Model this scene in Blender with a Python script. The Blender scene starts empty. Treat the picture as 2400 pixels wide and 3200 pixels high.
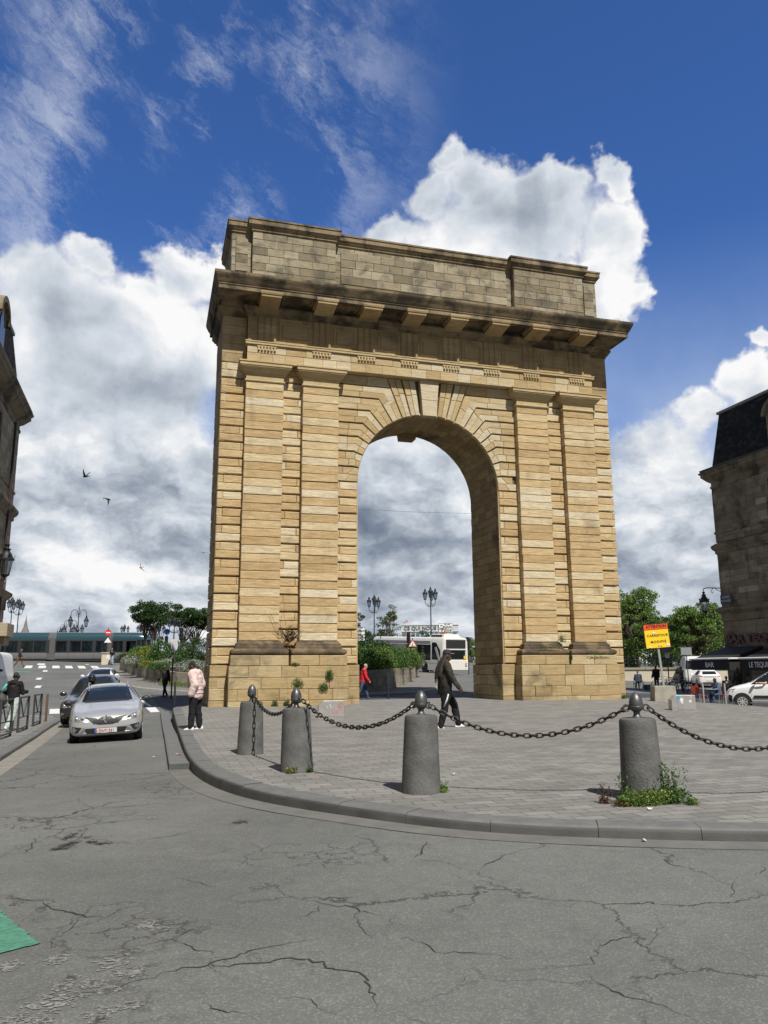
import bpy, math, random
import numpy as np
from mathutils import Vector, Matrix
random.seed(11); RNG=np.random.default_rng(5)
R=math.radians
SC=bpy.context.scene; COL=SC.collection
# ------------------------------------------------------------------ camera
CAM=Vector((-10.4326,-29.4542,1.1996)); YAW,PITCH,ROLL=R(16.15197),R(11.27037),R(-.34732)
fw=Vector((math.sin(YAW)*math.cos(PITCH),math.cos(YAW)*math.cos(PITCH),math.sin(PITCH)))
rt=Vector((math.cos(YAW),-math.sin(YAW),0)); up=rt.cross(fw)
r2=rt*math.cos(ROLL)+up*math.sin(ROLL); u2=-rt*math.sin(ROLL)+up*math.cos(ROLL)
cd=bpy.data.cameras.new("camera"); cam=bpy.data.objects.new("camera",cd); COL.objects.link(cam)
cd.sensor_fit='HORIZONTAL'; cd.sensor_width=36; cd.lens=36*2476.888/2400; cd.clip_start=.1; cd.clip_end=4000
cam.matrix_world=Matrix(((r2.x,u2.x,-fw.x,CAM.x),(r2.y,u2.y,-fw.y,CAM.y),(r2.z,u2.z,-fw.z,CAM.z),(0,0,0,1)))
SC.camera=cam
SC.view_settings.view_transform='Standard'; SC.view_settings.look='None'; SC.view_settings.exposure=0.34; SC.view_settings.gamma=1
# ------------------------------------------------------------------ sun
SUNV=Vector((.15,-1,1.32)).normalized()
sd=bpy.data.lights.new("sun",'SUN'); sd.energy=4.7; sd.angle=R(.5); sd.color=(1,.95,.87)
so=bpy.data.objects.new("sun",sd); COL.objects.link(so); so.rotation_euler=SUNV.to_track_quat('Z','Y').to_euler()
# ------------------------------------------------------------------ node helper
class NG:
    def __init__(s,nt): s.t=nt; s.n=nt.nodes; s.l=nt.links
    def node(s,ty,**kw):
        n=s.n.new(ty)
        for k,v in kw.items(): setattr(n,k,v)
        return n
    def put(s,sock,v):
        if v is None: return
        if isinstance(v,bpy.types.NodeSocket): s.l.new(v,sock)
        elif isinstance(v,bpy.types.Node): s.l.new(v.outputs[0],sock)
        else: sock.default_value=v
    def m(s,op,a,b=None,c=None,clamp=False):
        n=s.node('ShaderNodeMath',operation=op,use_clamp=clamp)
        for i,x in enumerate((a,b,c)):
            if x is not None: s.put(n.inputs[i],x)
        return n.outputs[0]
    def vm(s,op,a,b=None,out=0):
        n=s.node('ShaderNodeVectorMath',operation=op); s.put(n.inputs[0],a)
        if b is not None:
            if op=='SCALE': s.put(n.inputs['Scale'],b)
            else: s.put(n.inputs[1],b)
        return n.outputs[out]
    def mix(s,f,a,b,bt='MIX'):
        n=s.node('ShaderNodeMix',data_type='RGBA',blend_type=bt); n.clamp_factor=True
        s.put(n.inputs['Factor'],f)
        for k,x in ((6,a),(7,b)):
            if isinstance(x,(tuple,list)) and len(x)==3: x=(*x,1)
            s.put(n.inputs[k],x)
        return n.outputs[2]
    def noise(s,vec,scale,detail=4,rough=.55,dist=0,out=0,dim='3D'):
        n=s.node('ShaderNodeTexNoise',noise_dimensions=dim); s.put(n.inputs['Vector'],vec)
        s.put(n.inputs['Scale'],scale); s.put(n.inputs['Detail'],detail); s.put(n.inputs['Roughness'],rough); s.put(n.inputs['Distortion'],dist)
        return n.outputs[out]
    def sm(s,x,a,b,lo=0.,hi=1.):
        n=s.node('ShaderNodeMapRange',interpolation_type='SMOOTHSTEP'); s.put(n.inputs[0],x)
        for i,v in enumerate((a,b,lo,hi)): s.put(n.inputs[1+i],v)
        return n.outputs[0]
    def lin(s,x,a,b,lo=0.,hi=1.):
        n=s.node('ShaderNodeMapRange'); s.put(n.inputs[0],x)
        for i,v in enumerate((a,b,lo,hi)): s.put(n.inputs[1+i],v)
        return n.outputs[0]
    def ramp(s,x,stops):
        n=s.node('ShaderNodeValToRGB'); s.put(n.inputs[0],x); e=n.color_ramp.elements
        while len(e)<len(stops): e.new(.5)
        for q,(p,c) in zip(e,stops): q.position=p; q.color=(*c,1)
        return n.outputs[0]
    def comb(s,x,y,z):
        n=s.node('ShaderNodeCombineXYZ')
        for i,v in enumerate((x,y,z)): s.put(n.inputs[i],v)
        return n.outputs[0]
    def sep(s,v):
        n=s.node('ShaderNodeSeparateXYZ'); s.put(n.inputs[0],v); return n.outputs
# ------------------------------------------------------------------ world: sky texture with clouds by direction
W=bpy.data.worlds.new("World"); SC.world=W; W.use_nodes=True; W.node_tree.nodes.clear(); g=NG(W.node_tree)
sky=g.node('ShaderNodeTexSky',sky_type='NISHITA',sun_disc=False); sky.sun_elevation=math.asin(SUNV.z); sky.sun_rotation=math.atan2(SUNV.x,SUNV.y)
sky.altitude=0; sky.air_density=1.0; sky.dust_density=.3; sky.ozone_density=2.5
SKYS=.078
d=g.node('ShaderNodeTexCoord').outputs['Generated']; dx,dy,dz=g.sep(d)
az=g.m('MULTIPLY',g.m('ARCTAN2',dx,dy),57.29578); el=g.m('MULTIPLY',g.m('ARCSINE',dz),57.29578)
# blobs: azimuth, elevation, half widths in degrees
BLOBS=[(22.13, 35.06, 2.03, 1.24), (20.77, 33.0, 2.57, 1.57), (24.82, 33.33, 3.24, 1.96), (29.12, 32.94, 3.13, 1.67), (33.98, 32.58, 2.0, 1.5), (26.14, 30.62, 7.94, 2.74), (34.08, 29.72, 2.94, 2.26), (17.78, 30.74, 3.29, 1.47), (31.84, 26.76, 4.9, 2.65), (22.45, 28.17, 7.05, 2.7), (34.72, 25.19, 1.6, 1.63), (-5.25, 27.36, 2.25, 1.71), (-9.46, 25.78, 2.72, 1.96), (-6.84, 23.58, 6.02, 3.48), (-1.15, 24.32, 4.01, 2.7), (1.96, 22.14, 4.08, 3.1), (-8.01, 19.2, 5.83, 4.15), (-1.81, 18.97, 6.58, 3.71), (2.41, 27.12, 3.82, 2.38), (-8.83, 14.84, 6.9, 4.8), (-0.66, 15.58, 5.89, 5.05), (-4.38, 10.24, 9.44, 5.01), (-7.02, 6.07, 5.91, 4.6), (17.22, 13.13, 6.82, 4.66), (43.24, 20.71, 1.39, 1.01), (41.56, 18.45, 2.25, 1.78), (38.44, 16.72, 2.64, 1.83), (42.56, 16.79, 2.2, 2.36), (35.2, 14.55, 3.92, 2.51), (36.5, 11.28, 4.65, 3.76), (30.99, 24.11, 4.9, 1.83), (25.95, 26.72, 8.81, 3.01)]
wob=g.vm('SUBTRACT',g.noise(d,9,5,.6,0,1),(.5,.5,.5)); wx,wy,wz=g.sep(wob)
azw=g.m('ADD',az,g.m('MULTIPLY',wx,9)); elw=g.m('ADD',el,g.m('MULTIPLY',wz,7))
F=None
for a,e,ra,re in BLOBS:
    u=g.m('DIVIDE',g.m('SUBTRACT',azw,a),ra); v=g.m('DIVIDE',g.m('SUBTRACT',elw,e),re)
    f=g.m('SUBTRACT',1.0,g.m('SQRT',g.m('ADD',g.m('MULTIPLY',u,u),g.m('MULTIPLY',v,v))))
    F=f if F is None else g.m('SMOOTH_MAX',F,f,.38)
# everything low in the sky is cloud
low=g.m('DIVIDE',g.m('SUBTRACT',g.m('ADD',17.5,g.m('MULTIPLY',g.m('SUBTRACT',g.noise(g.comb(az,elw,0),.05,3),.5),22)),elw),9)
behind=g.m('SUBTRACT',g.sm(g.m('ABSOLUTE',g.m('SUBTRACT',az,16)),40,70,0,.8),1.0)
gen=g.m('ADD',behind,g.m('MULTIPLY',g.m('SUBTRACT',g.noise(d,2.2,4),.5),2.2))
low=g.m('SUBTRACT',low,g.sm(g.m('ABSOLUTE',g.m('SUBTRACT',az,16)),60,110,0,1.2))
F=g.m('MAXIMUM',g.m('MAXIMUM',F,low),gen)
bil=g.noise(d,13,10,.58,.25); det=g.noise(d,60,6,.62)
F2=g.m('ADD',F,g.m('ADD',g.m('MULTIPLY',g.m('SUBTRACT',bil,.5),.62),g.m('MULTIPLY',g.m('SUBTRACT',det,.5),.16)))
sf=g.noise(g.vm('ADD',d,(3,1,2)),3.5,3)
dens=g.sm(F2,-.04,g.lin(sf,.35,.65,.10,.55))
# light on the clouds: bright billows towards the sun, grey bases
sh1=g.noise(d,7,7,.5,.2); sh2=g.noise(g.vm('ADD',d,(.022,-.012,.035)),7,7,.5,.2)
rel=g.m('SUBTRACT',sh1,sh2)
edge=g.sm(F2,.8,.05)
elq=g.m('POWER',g.m('MAXIMUM',g.m('ADD',el,1.0),.2),.72)
lv=g.comb(g.m('MULTIPLY',az,.15),g.m('MULTIPLY',elq,.62),1.7)
lv=g.vm('ADD',lv,g.vm('SCALE',g.vm('SUBTRACT',g.noise(lv,1.3,4,.6,0,1),(.5,.5,.5)),.55))
lay=g.noise(lv,.62,9,.56); lay2=g.noise(g.vm('ADD',lv,(.05,.22,0)),.62,9,.56)
hi=g.sm(el,11,25)
base_hi=g.m('ADD',g.m('MULTIPLY',edge,.16),g.m('ADD',g.m('ADD',.76,g.m('MULTIPLY',g.m('SUBTRACT',sh1,.5),.45)),g.m('MULTIPLY',rel,1.5)))
base_lo=g.m('ADD',g.lin(lay,.30,.67,.32,1.1),g.m('MULTIPLY',g.m('SUBTRACT',lay,lay2),1.5))
big=g.noise(g.comb(g.m('MULTIPLY',az,.05),g.m('MULTIPLY',el,.12),3),1.0,4,.5)
bank=g.sm(g.m('ABSOLUTE',g.m('SUBTRACT',el,g.m('ADD',9.0,g.m('MULTIPLY',g.m('SUBTRACT',big,.5),16)))),6.0,0)
base_lo=g.m('SUBTRACT',base_lo,g.m('MULTIPLY',bank,.22))
br=g.m('ADD',g.m('MULTIPLY',base_hi,hi),g.m('MULTIPLY',base_lo,g.m('SUBTRACT',1.0,hi)))
ccol=g.ramp(br,[(0,(.14,.18,.25)),(.25,(.225,.27,.345)),(.5,(.40,.45,.525)),(.75,(.66,.71,.775)),(1,(.97,.97,.97))])
# wisps of cirrus high on the left
ca,sa=math.cos(R(-27)),math.sin(R(-27))
cx=g.m('ADD',g.m('MULTIPLY',az,ca),g.m('MULTIPLY',el,sa)); cy=g.m('SUBTRACT',g.m('MULTIPLY',el,ca),g.m('MULTIPLY',az,sa))
cv=g.comb(g.m('MULTIPLY',cx,.06),g.m('MULTIPLY',cy,.125),0)
cv=g.vm('ADD',cv,g.vm('SCALE',g.vm('SUBTRACT',g.noise(cv,1.4,7,.66,0,1),(.5,.5,.5)),1.0))
cz=g.m('MULTIPLY',g.noise(cv,1.7,11,.72),g.lin(g.noise(g.comb(az,el,4),.085,3),.3,.7,.5,1.5))
cir=g.m('MULTIPLY',g.sm(cz,.44,.88),g.m('MULTIPLY',g.m('MULTIPLY',g.sm(az,24,2),g.sm(az,-14,-2,.45,1)),g.sm(el,14,22)))
blue=g.mix(1.0,sky.outputs[0],(.50,.82,1.34),'MULTIPLY')
s1=g.mix(g.m('MULTIPLY',cir,.66),blue,(8.6,9.0,9.6))
veil=g.m('MULTIPLY',g.sm(el,30,13),g.m('MULTIPLY',g.noise(d,4,6,.6),1.05))
s1=g.mix(veil,s1,(5.4,6.3,7.8))
s2=g.mix(dens,s1,g.vm('SCALE',ccol,10.0))
s2=g.mix(g.m('MULTIPLY',g.m('MAXIMUM',g.sm(el,46,60),g.sm(g.m('ABSOLUTE',g.m('SUBTRACT',az,16)),50,90)),g.m('SUBTRACT',1.0,dens)),s2,(1.5,1.75,2.2))
bg=g.node('ShaderNodeBackground'); g.put(bg.inputs[0],s2); bg.inputs[1].default_value=SKYS
wo=g.node('ShaderNodeOutputWorld'); g.l.new(bg.outputs[0],wo.inputs[0])
try: W.cycles.sampling_method='MANUAL'; W.cycles.sample_map_resolution=512
except Exception: pass
# ------------------------------------------------------------------ objects and meshes
def tag(o,label=None,cat=None,group=None,kind=None):
    if label: o['label']=label
    if cat: o['category']=cat
    if group: o['group']=group
    if kind: o['kind']=kind
    return o
def empty(name,loc=(0,0,0),rz=0,label=None,cat=None,group=None):
    o=bpy.data.objects.new(name,None); COL.objects.link(o); o.location=loc; o.rotation_euler=(0,0,rz); o.empty_display_size=.2
    return tag(o,label,cat,group)
def copy_tree(o,parent=None):
    c=o.copy(); COL.objects.link(c)
    if parent: c.parent=parent
    for ch in list(o.children): copy_tree(ch,c)
    return c
class MB:
    def __init__(s): s.v=[]; s.f=[]; s.t=[]; s.tint=.5; s.M=None
    def vert(s,p):
        p=Vector(p)
        if s.M: p=s.M@p
        s.v.append(tuple(p)); s.t.append(s.tint); return len(s.v)-1
    def face(s,*i): s.f.append(tuple(i))
    def poly(s,pts): s.face(*[s.vert(p) for p in pts])
    def box(s,x0,x1,y0,y1,z0,z1,taper=0):
        i=[s.vert(p) for p in ((x0,y0,z0),(x1,y0,z0),(x1,y1,z0),(x0,y1,z0),(x0+taper,y0+taper,z1),(x1-taper,y0+taper,z1),(x1-taper,y1-taper,z1),(x0+taper,y1-taper,z1))]
        for q in ((3,2,1,0),(4,5,6,7),(0,1,5,4),(1,2,6,5),(2,3,7,6),(3,0,4,7)): s.face(*[i[k] for k in q])
    def loft(s,loops,closed=True,cap0=True,cap1=True):
        ids=[[s.vert(p) for p in L] for L in loops]; n=len(ids[0])
        for a,b in zip(ids,ids[1:]):
            for k in range(n if closed else n-1): s.face(a[k],a[(k+1)%n],b[(k+1)%n],b[k])
        if cap0: s.face(*ids[0][::-1])
        if cap1: s.face(*ids[-1])
        return ids
    def prism(s,pts,vec):
        vec=Vector(vec); s.loft([[Vector(p) for p in pts],[Vector(p)+vec for p in pts]])
    def cyl(s,p0,p1,r0,r1=None,n=10):
        s.tube([p0,p1],[r0,r0 if r1 is None else r1],n)
    def tube(s,pts,r,n=8,closed=False):
        pts=[Vector(p) for p in pts]; m=len(pts)
        if not isinstance(r,(list,tuple)): r=[r]*m
        loops=[]; prev=None
        for i in range(m):
            if closed: t=(pts[(i+1)%m]-pts[i-1])
            else: t=pts[min(i+1,m-1)]-pts[max(i-1,0)]
            t=t.normalized() if t.length>1e-9 else Vector((0,0,1))
            if prev is None:
                a=t.orthogonal().normalized()
            else:
                a=prev-t*prev.dot(t); a=a.normalized() if a.length>1e-6 else t.orthogonal().normalized()
            prev=a; b=t.cross(a)
            loops.append([pts[i]+(a*math.cos(k*2*math.pi/n)+b*math.sin(k*2*math.pi/n))*r[i] for k in range(n)])
        if closed:
            ids=[[s.vert(p) for p in L] for L in loops]
            for i in range(m):
                A=ids[i];B=ids[(i+1)%m]
                for k in range(n): s.face(A[k],A[(k+1)%n],B[(k+1)%n],B[k])
        else: s.loft(loops)
    def lathe(s,prof,c=(0,0,0),n=20,phase=0,cap=True):
        s.loft([[(c[0]+r*math.cos(phase+k*2*math.pi/n),c[1]+r*math.sin(phase+k*2*math.pi/n),c[2]+z) for k in range(n)] for r,z in prof],True,cap,cap)
    def ball(s,c,r,n=10,m=7):
        rx,ry,rz=(r,r,r) if not isinstance(r,(tuple,list)) else r
        loops=[]
        for j in range(m+1):
            a=-math.pi/2+math.pi*j/m; q=max(math.cos(a),.02)
            loops.append([(c[0]+rx*q*math.cos(k*2*math.pi/n),c[1]+ry*q*math.sin(k*2*math.pi/n),c[2]+rz*math.sin(a)) for k in range(n)])
        s.loft(loops)
    def ring(s,x0,x1,yf,yb,prof,cap=True):
        """rectangular moulding: prof = (out, z) or (out_side, out_front, z)"""
        L=[]
        for q in prof:
            a,b,z=(q[0],q[0],q[1]) if len(q)==2 else q
            L.append([(x0-a,yf-b,z),(x1+a,yf-b,z),(x1+a,yb+a,z),(x0-a,yb+a,z)])
        s.loft(L,True,cap,cap)
    def block(s,o,ex,en,a0,a1,z0,z1,out,dep,ch=.014,jit=.004):
        """one dressed stone: a along ex, up z, its face 'out' along en, chamfered edges"""
        o=Vector(o);ex=Vector(ex);en=Vector(en); j=lambda:random.uniform(-jit,jit)
        s.tint=random.random()
        A=[(a0,z0),(a1,z0),(a1,z1),(a0,z1)]; sg=[(1,1),(-1,1),(-1,-1),(1,-1)]
        P=lambda a,z,d:s.vert(o+ex*a+en*d+Vector((0,0,z)))
        dj=random.uniform(-jit,jit)*1.5
        back=[P(a,z,out-dep) for a,z in A]; mid=[P(a+j()*.5,z+j()*.5,out-ch+dj) for a,z in A]
        fr=[P(a+u*ch+j(),z+w*ch+j(),out+dj+j()*.7) for (a,z),(u,w) in zip(A,sg)]
        for q in range(4):
            k=(q+1)%4
            s.face(back[q],back[k],mid[k],mid[q]); s.face(mid[q],mid[k],fr[k],fr[q])
        s.face(*fr); s.tint=.5
    def wall(s,o,ex,en,a0,a1,z0,z1,ch,out,dep,lmin=.5,lmax=1.0,gap=.006,cham=.012,full=False,jit=.004):
        """courses of stones of height about ch"""
        n=max(1,round((z1-z0)/ch)); h=(z1-z0)/n
        for k in range(n):
            zz=z0+k*h; a=a0; first=True
            while a<a1-1e-6:
                L=a1-a if full else random.uniform(lmin,lmax)*(random.uniform(.4,.9) if first and k%2 else 1)
                if a1-(a+L)<lmin*.55: L=a1-a
                s.block(o,ex,en,a+gap/2,a+L-gap/2,zz+gap/2,zz+h-gap/2,out,dep,cham,jit); a+=L; first=False
    def build(s,name,mat,parent=None,smooth=False,bevel=0,sub=0,angle=40):
        me=bpy.data.meshes.new(name); me.from_pydata(s.v,[],s.f); 
        at=me.color_attributes.new("tint",'FLOAT_COLOR','POINT')
        c=np.ones((len(s.v),4),np.float32); t=np.array(s.t,np.float32); c[:,0]=t; c[:,1]=(t*7.13)%1; c[:,2]=(t*13.7)%1
        at.data.foreach_set('color',c.ravel())
        me.materials.append(mat); me.update()
        if smooth: me.shade_smooth() if smooth is True else None
        o=bpy.data.objects.new(name,me); COL.objects.link(o)
        if smooth=='auto': me.shade_smooth(); me.set_sharp_from_angle(angle=R(angle))
        if parent: o.parent=parent
        if bevel:
            b=o.modifiers.new('bevel','BEVEL'); b.width=bevel; b.segments=2; b.limit_method='ANGLE'; b.angle_limit=R(35)
        if sub:
            q=o.modifiers.new('sub','SUBSURF'); q.levels=sub; q.render_levels=sub
        return o
# ------------------------------------------------------------------ materials
MATS={}
def mat(name,col,rough=.6,metal=0,var=.0,vscale=6,bump=0,bscale=40,spec=.5,coat=0):
    if name in MATS: return MATS[name]
    m=bpy.data.materials.new(name); m.use_nodes=True; g=NG(m.node_tree); b=g.n['Principled BSDF']; MATS[name]=m
    co=g.node('ShaderNodeTexCoord').outputs['Object']
    if var:
        n=g.noise(co,vscale,5,.6); k=g.lin(n,.25,.75,1-var,1+var)
        g.put(b.inputs['Base Color'],g.vm('SCALE',tuple(col),k))
    else: b.inputs['Base Color'].default_value=(*col,1)
    b.inputs['Roughness'].default_value=rough; b.inputs['Metallic'].default_value=metal
    b.inputs['Specular IOR Level'].default_value=spec; b.inputs['Coat Weight'].default_value=coat; b.inputs['Coat Roughness'].default_value=.05
    if bump:
        bn=g.node('ShaderNodeBump'); bn.inputs['Strength'].default_value=bump; bn.inputs['Distance'].default_value=.02
        g.put(bn.inputs['Height'],g.noise(co,bscale,5,.6)); g.l.new(bn.outputs[0],b.inputs['Normal'])
    return m
def stone(name,stops,dirt=.3,dirtcol=(.07,.06,.045),dscale=.5,bump=.5,strata=.25,dth=(.5,.72),streak=0.):
    m=bpy.data.materials.new(name); m.use_nodes=True; g=NG(m.node_tree); b=g.n['Principled BSDF']; MATS[name]=m
    co=g.node('ShaderNodeTexCoord').outputs['Object']
    t=g.node('ShaderNodeAttribute',attribute_name='tint'); tr,tg,tb=g.sep(t.outputs['Color'])
    c=g.ramp(tr,stops)
    x,y,z=g.sep(co)
    off=g.comb(g.m('MULTIPLY',tg,30),g.m('MULTIPLY',tb,30),g.m('MULTIPLY',tr,40))
    st=g.noise(g.vm('ADD',g.comb(g.m('MULTIPLY',x,1.3),g.m('MULTIPLY',y,1.3),g.m('MULTIPLY',z,9)),off),1.6,6,.65,.6)
    c=g.vm('SCALE',c,g.lin(st,.25,.75,1-strata,1+strata))
    bl=g.noise(g.vm('ADD',co,off),2.2,5,.6)
    c=g.mix(g.sm(bl,.48,.75,0,.35),c,g.vm('MULTIPLY',c,(1.15,1.02,.78)))
    dn=g.noise(co,dscale,8,.62,.3); dm=g.sm(dn,dth[0],dth[1],0,dirt)
    if streak:
        sn=g.noise(g.comb(g.m('MULTIPLY',x,2.2),g.m('MULTIPLY',y,2.2),g.m('MULTIPLY',z,.35)),1.1,6,.6,.2)
        dm=g.m('MAXIMUM',dm,g.sm(sn,.52,.75,0,streak))
    gr=g.noise(co,28,4,.6); c=g.vm('SCALE',c,g.lin(gr,.2,.8,.9,1.1))
    c=g.mix(dm,c,dirtcol)
    pt=g.sm(g.noise(g.vm('ADD',co,off),9,3,.5),.70,.76,0,.55); c=g.mix(pt,c,g.vm('SCALE',c,.45))
    g.put(b.inputs['Base Color'],c); b.inputs['Roughness'].default_value=.88; b.inputs['Specular IOR Level'].default_value=.2
    bn=g.node('ShaderNodeBump'); bn.inputs['Strength'].default_value=bump; bn.inputs['Distance'].default_value=.03
    g.put(bn.inputs['Height'],g.m('ADD',g.m('MULTIPLY',st,.8),g.m('ADD',g.m('MULTIPLY',g.noise(co,14,6,.65),.6),g.m('MULTIPLY',g.noise(co,70,3,.6),.2))))
    g.l.new(bn.outputs[0],b.inputs['Normal'])
    return m
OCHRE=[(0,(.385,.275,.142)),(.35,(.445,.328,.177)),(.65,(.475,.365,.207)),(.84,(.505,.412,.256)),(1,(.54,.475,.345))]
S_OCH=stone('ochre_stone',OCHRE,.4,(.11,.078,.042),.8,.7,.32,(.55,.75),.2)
S_PLI=stone('plinth_stone',[(0,(.31,.23,.12)),(.5,(.37,.28,.15)),(1,(.42,.34,.205))],.8,(.085,.068,.042),.75,.6,.25,(.5,.72),.3)
S_VOU=stone('voussoir_stone',[(0,(.36,.26,.135)),(.5,(.42,.33,.185)),(1,(.49,.43,.31))],.2,dscale=.5)
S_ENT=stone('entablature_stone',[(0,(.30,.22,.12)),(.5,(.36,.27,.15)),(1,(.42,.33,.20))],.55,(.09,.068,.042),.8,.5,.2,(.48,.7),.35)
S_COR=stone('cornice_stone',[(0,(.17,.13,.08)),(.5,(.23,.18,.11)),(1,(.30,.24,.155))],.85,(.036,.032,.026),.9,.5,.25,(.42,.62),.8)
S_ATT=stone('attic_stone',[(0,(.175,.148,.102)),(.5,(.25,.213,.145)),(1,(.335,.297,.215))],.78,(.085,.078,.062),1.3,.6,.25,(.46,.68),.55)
S_TOR=stone('weathered_torus_stone',[(0,(.13,.095,.06)),(1,(.2,.15,.095))],.8,(.05,.042,.034),1.5,.7,.3,(.4,.6))
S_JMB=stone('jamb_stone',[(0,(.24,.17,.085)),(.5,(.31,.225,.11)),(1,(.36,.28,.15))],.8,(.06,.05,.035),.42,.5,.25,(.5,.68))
MORT=mat('dark_mortar',(.13,.095,.055),.95,0,.2,4)
# ------------------------------------------------------------------ terrain heights
ROADP=np.array([(-10.4,-29.5,-.40),(-10.4,-45,-.40),(-25,-40,-.45),(15,-40,-.4),(-25,-20,-.55),(-7,-24,-.39),(-6.95,-22.1,-.378),(-5.2,-22.95,-.39),(-8.35,-20.7,-.372),(-9.0,-19.5,-.385),(-2,-24.3,-.40),(0,-26,-.42),(20,-20,-.6),(-10.2,-8,-.47),(-13,-8,-.58),(-14,-5,-.64),(-14,6,-.70),(-12,14,-.42),(-8,12,-.35),(0,8,-.12),(6,8,-.12),(-13,24,.05),(-20,48,1.62),(-15,62,2.0),(-21,66,2.40),(-15,71,2.55),(14,31.4,.72),(14,58,1.85),(0,40,1.1),(17,4,-.7),(16,-2,-.72),(27,27,-.35),(24,10,-.65),(40,45,.2),(0,75,2.6),(30,75,2.2),(-40,60,2.3),(-40,20,.1),(60,20,-.4)],float)
PLAZAP=np.array([(-10,-8,-.22),(-8.7,-15,-.24),(-8.3,-17.6,-.25),(-7.3,-20,-.25),(-5,-21,-.27),(3,-24,-.30),(10,-22,-.4),(-8.4,0,-.03),(0,0,0),(8.4,0,0),(-8.4,3.3,-.08),(8.4,3.3,-.02),(14.5,-1.7,-.45),(14.5,3,-.40),(14.5,6.3,-.32),(14.5,-12,-.5),(0,-10,-.1),(7,-9,-.13),(-10,2,-.15)],float)
def tps(P):
    n=len(P); K=-(np.hypot(P[:,None,0]-P[None,:,0],P[:,None,1]-P[None,:,1])-.5*np.eye(n))
    A=np.zeros((n+3,n+3)); A[:n,:n]=K; A[:n,n]=1; A[:n,n+1:]=P[:,:2]; A[n,:n]=1; A[n+1:,:n]=P[:,:2].T
    w=np.linalg.solve(A,np.r_[P[:,2],0,0,0])
    def f(x,y):
        x=np.asarray(x,float); y=np.asarray(y,float); r=np.hypot(x[...,None]-P[:,0],y[...,None]-P[:,1])
        return -(r@w[:n])+w[n]+w[n+1]*x+w[n+2]*y
    return f
_zr,zp=tps(ROADP),tps(PLAZAP)
def zr(x,y):
    x=np.asarray(x,float); y=np.asarray(y,float)
    xc=np.clip(x,-45,65); yc=np.clip(y,-50,78)
    return _zr(xc,yc)
def inside(px,py,poly):
    c=np.zeros(px.shape,bool); n=len(poly)
    for i in range(n):
        (x0,y0),(x1,y1)=poly[i],poly[i-1]
        k=((y0>py)!=(y1>py)); 
        with np.errstate(divide='ignore',invalid='ignore'): xx=(x1-x0)*(py-y0)/(y1-y0)+x0
        c^=k&(px<xx)
    return c
def grid_sheet(name,xs,ys,zf,mt,parent=None,mask=None):
    X,Y=np.meshgrid(xs,ys); Z=zf(X,Y); nx,ny=len(xs),len(ys)
    v=np.stack([X,Y,Z],-1).reshape(-1,3); i=np.arange(nx*ny).reshape(ny,nx)
    f=np.stack([i[:-1,:-1],i[:-1,1:],i[1:,1:],i[1:,:-1]],-1).reshape(-1,4)
    me=bpy.data.meshes.new(name); me.from_pydata(v.tolist(),[],f.tolist()); me.materials.append(mt); me.shade_smooth()
    o=bpy.data.objects.new(name,me); COL.objects.link(o)
    return tag(o,kind='structure')
def strip_poly(name,poly,zf,dz,mt,step=.7,skirt=0.,kind='structure'):
    """a sheet with any outline laid on a height field: outline clipped into cells"""
    import bmesh
    bm=bmesh.new(); P=[]
    n=len(poly)
    for k in range(n):
        a=np.array(poly[k],float); b=np.array(poly[(k+1)%n],float); m=max(1,int(np.linalg.norm(b-a)/step))
        for q in range(m): P.append(a+(b-a)*q/m)
    vs=[bm.verts.new((p[0],p[1],0)) for p in P]; fc=bm.faces.new(vs)
    xs=[p[0] for p in P]; ys=[p[1] for p in P]
    for ax,lo,hi in ((0,min(xs),max(xs)),(1,min(ys),max(ys))):
        t=lo+step
        while t<hi:
            co=(t,0,0) if ax==0 else (0,t,0); no=(1,0,0) if ax==0 else (0,1,0)
            bmesh.ops.bisect_plane(bm,geom=bm.verts[:]+bm.edges[:]+bm.faces[:],plane_co=co,plane_no=no,dist=1e-5); t+=step
    c=np.array([(v.co.x,v.co.y) for v in bm.verts]); z=zf(c[:,0],c[:,1])+dz
    for v,q in zip(bm.verts,z): v.co.z=q
    if skirt:
        be=[e for e in bm.edges if len(e.link_faces)==1]
        r=bmesh.ops.extrude_edge_only(bm,edges=be)
        for v in [q for q in r['geom'] if isinstance(q,bmesh.types.BMVert)]: v.co.z-=skirt
    bmesh.ops.recalc_face_normals(bm,faces=bm.faces[:])
    me=bpy.data.meshes.new(name); bm.to_mesh(me); bm.free()
    if sum(p.normal.z for p in me.polygons)<0: me.flip_normals()
    me.materials.append(mt); o=bpy.data.objects.new(name,me); COL.objects.link(o)
    return tag(o,kind=kind) if kind else o
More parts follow.
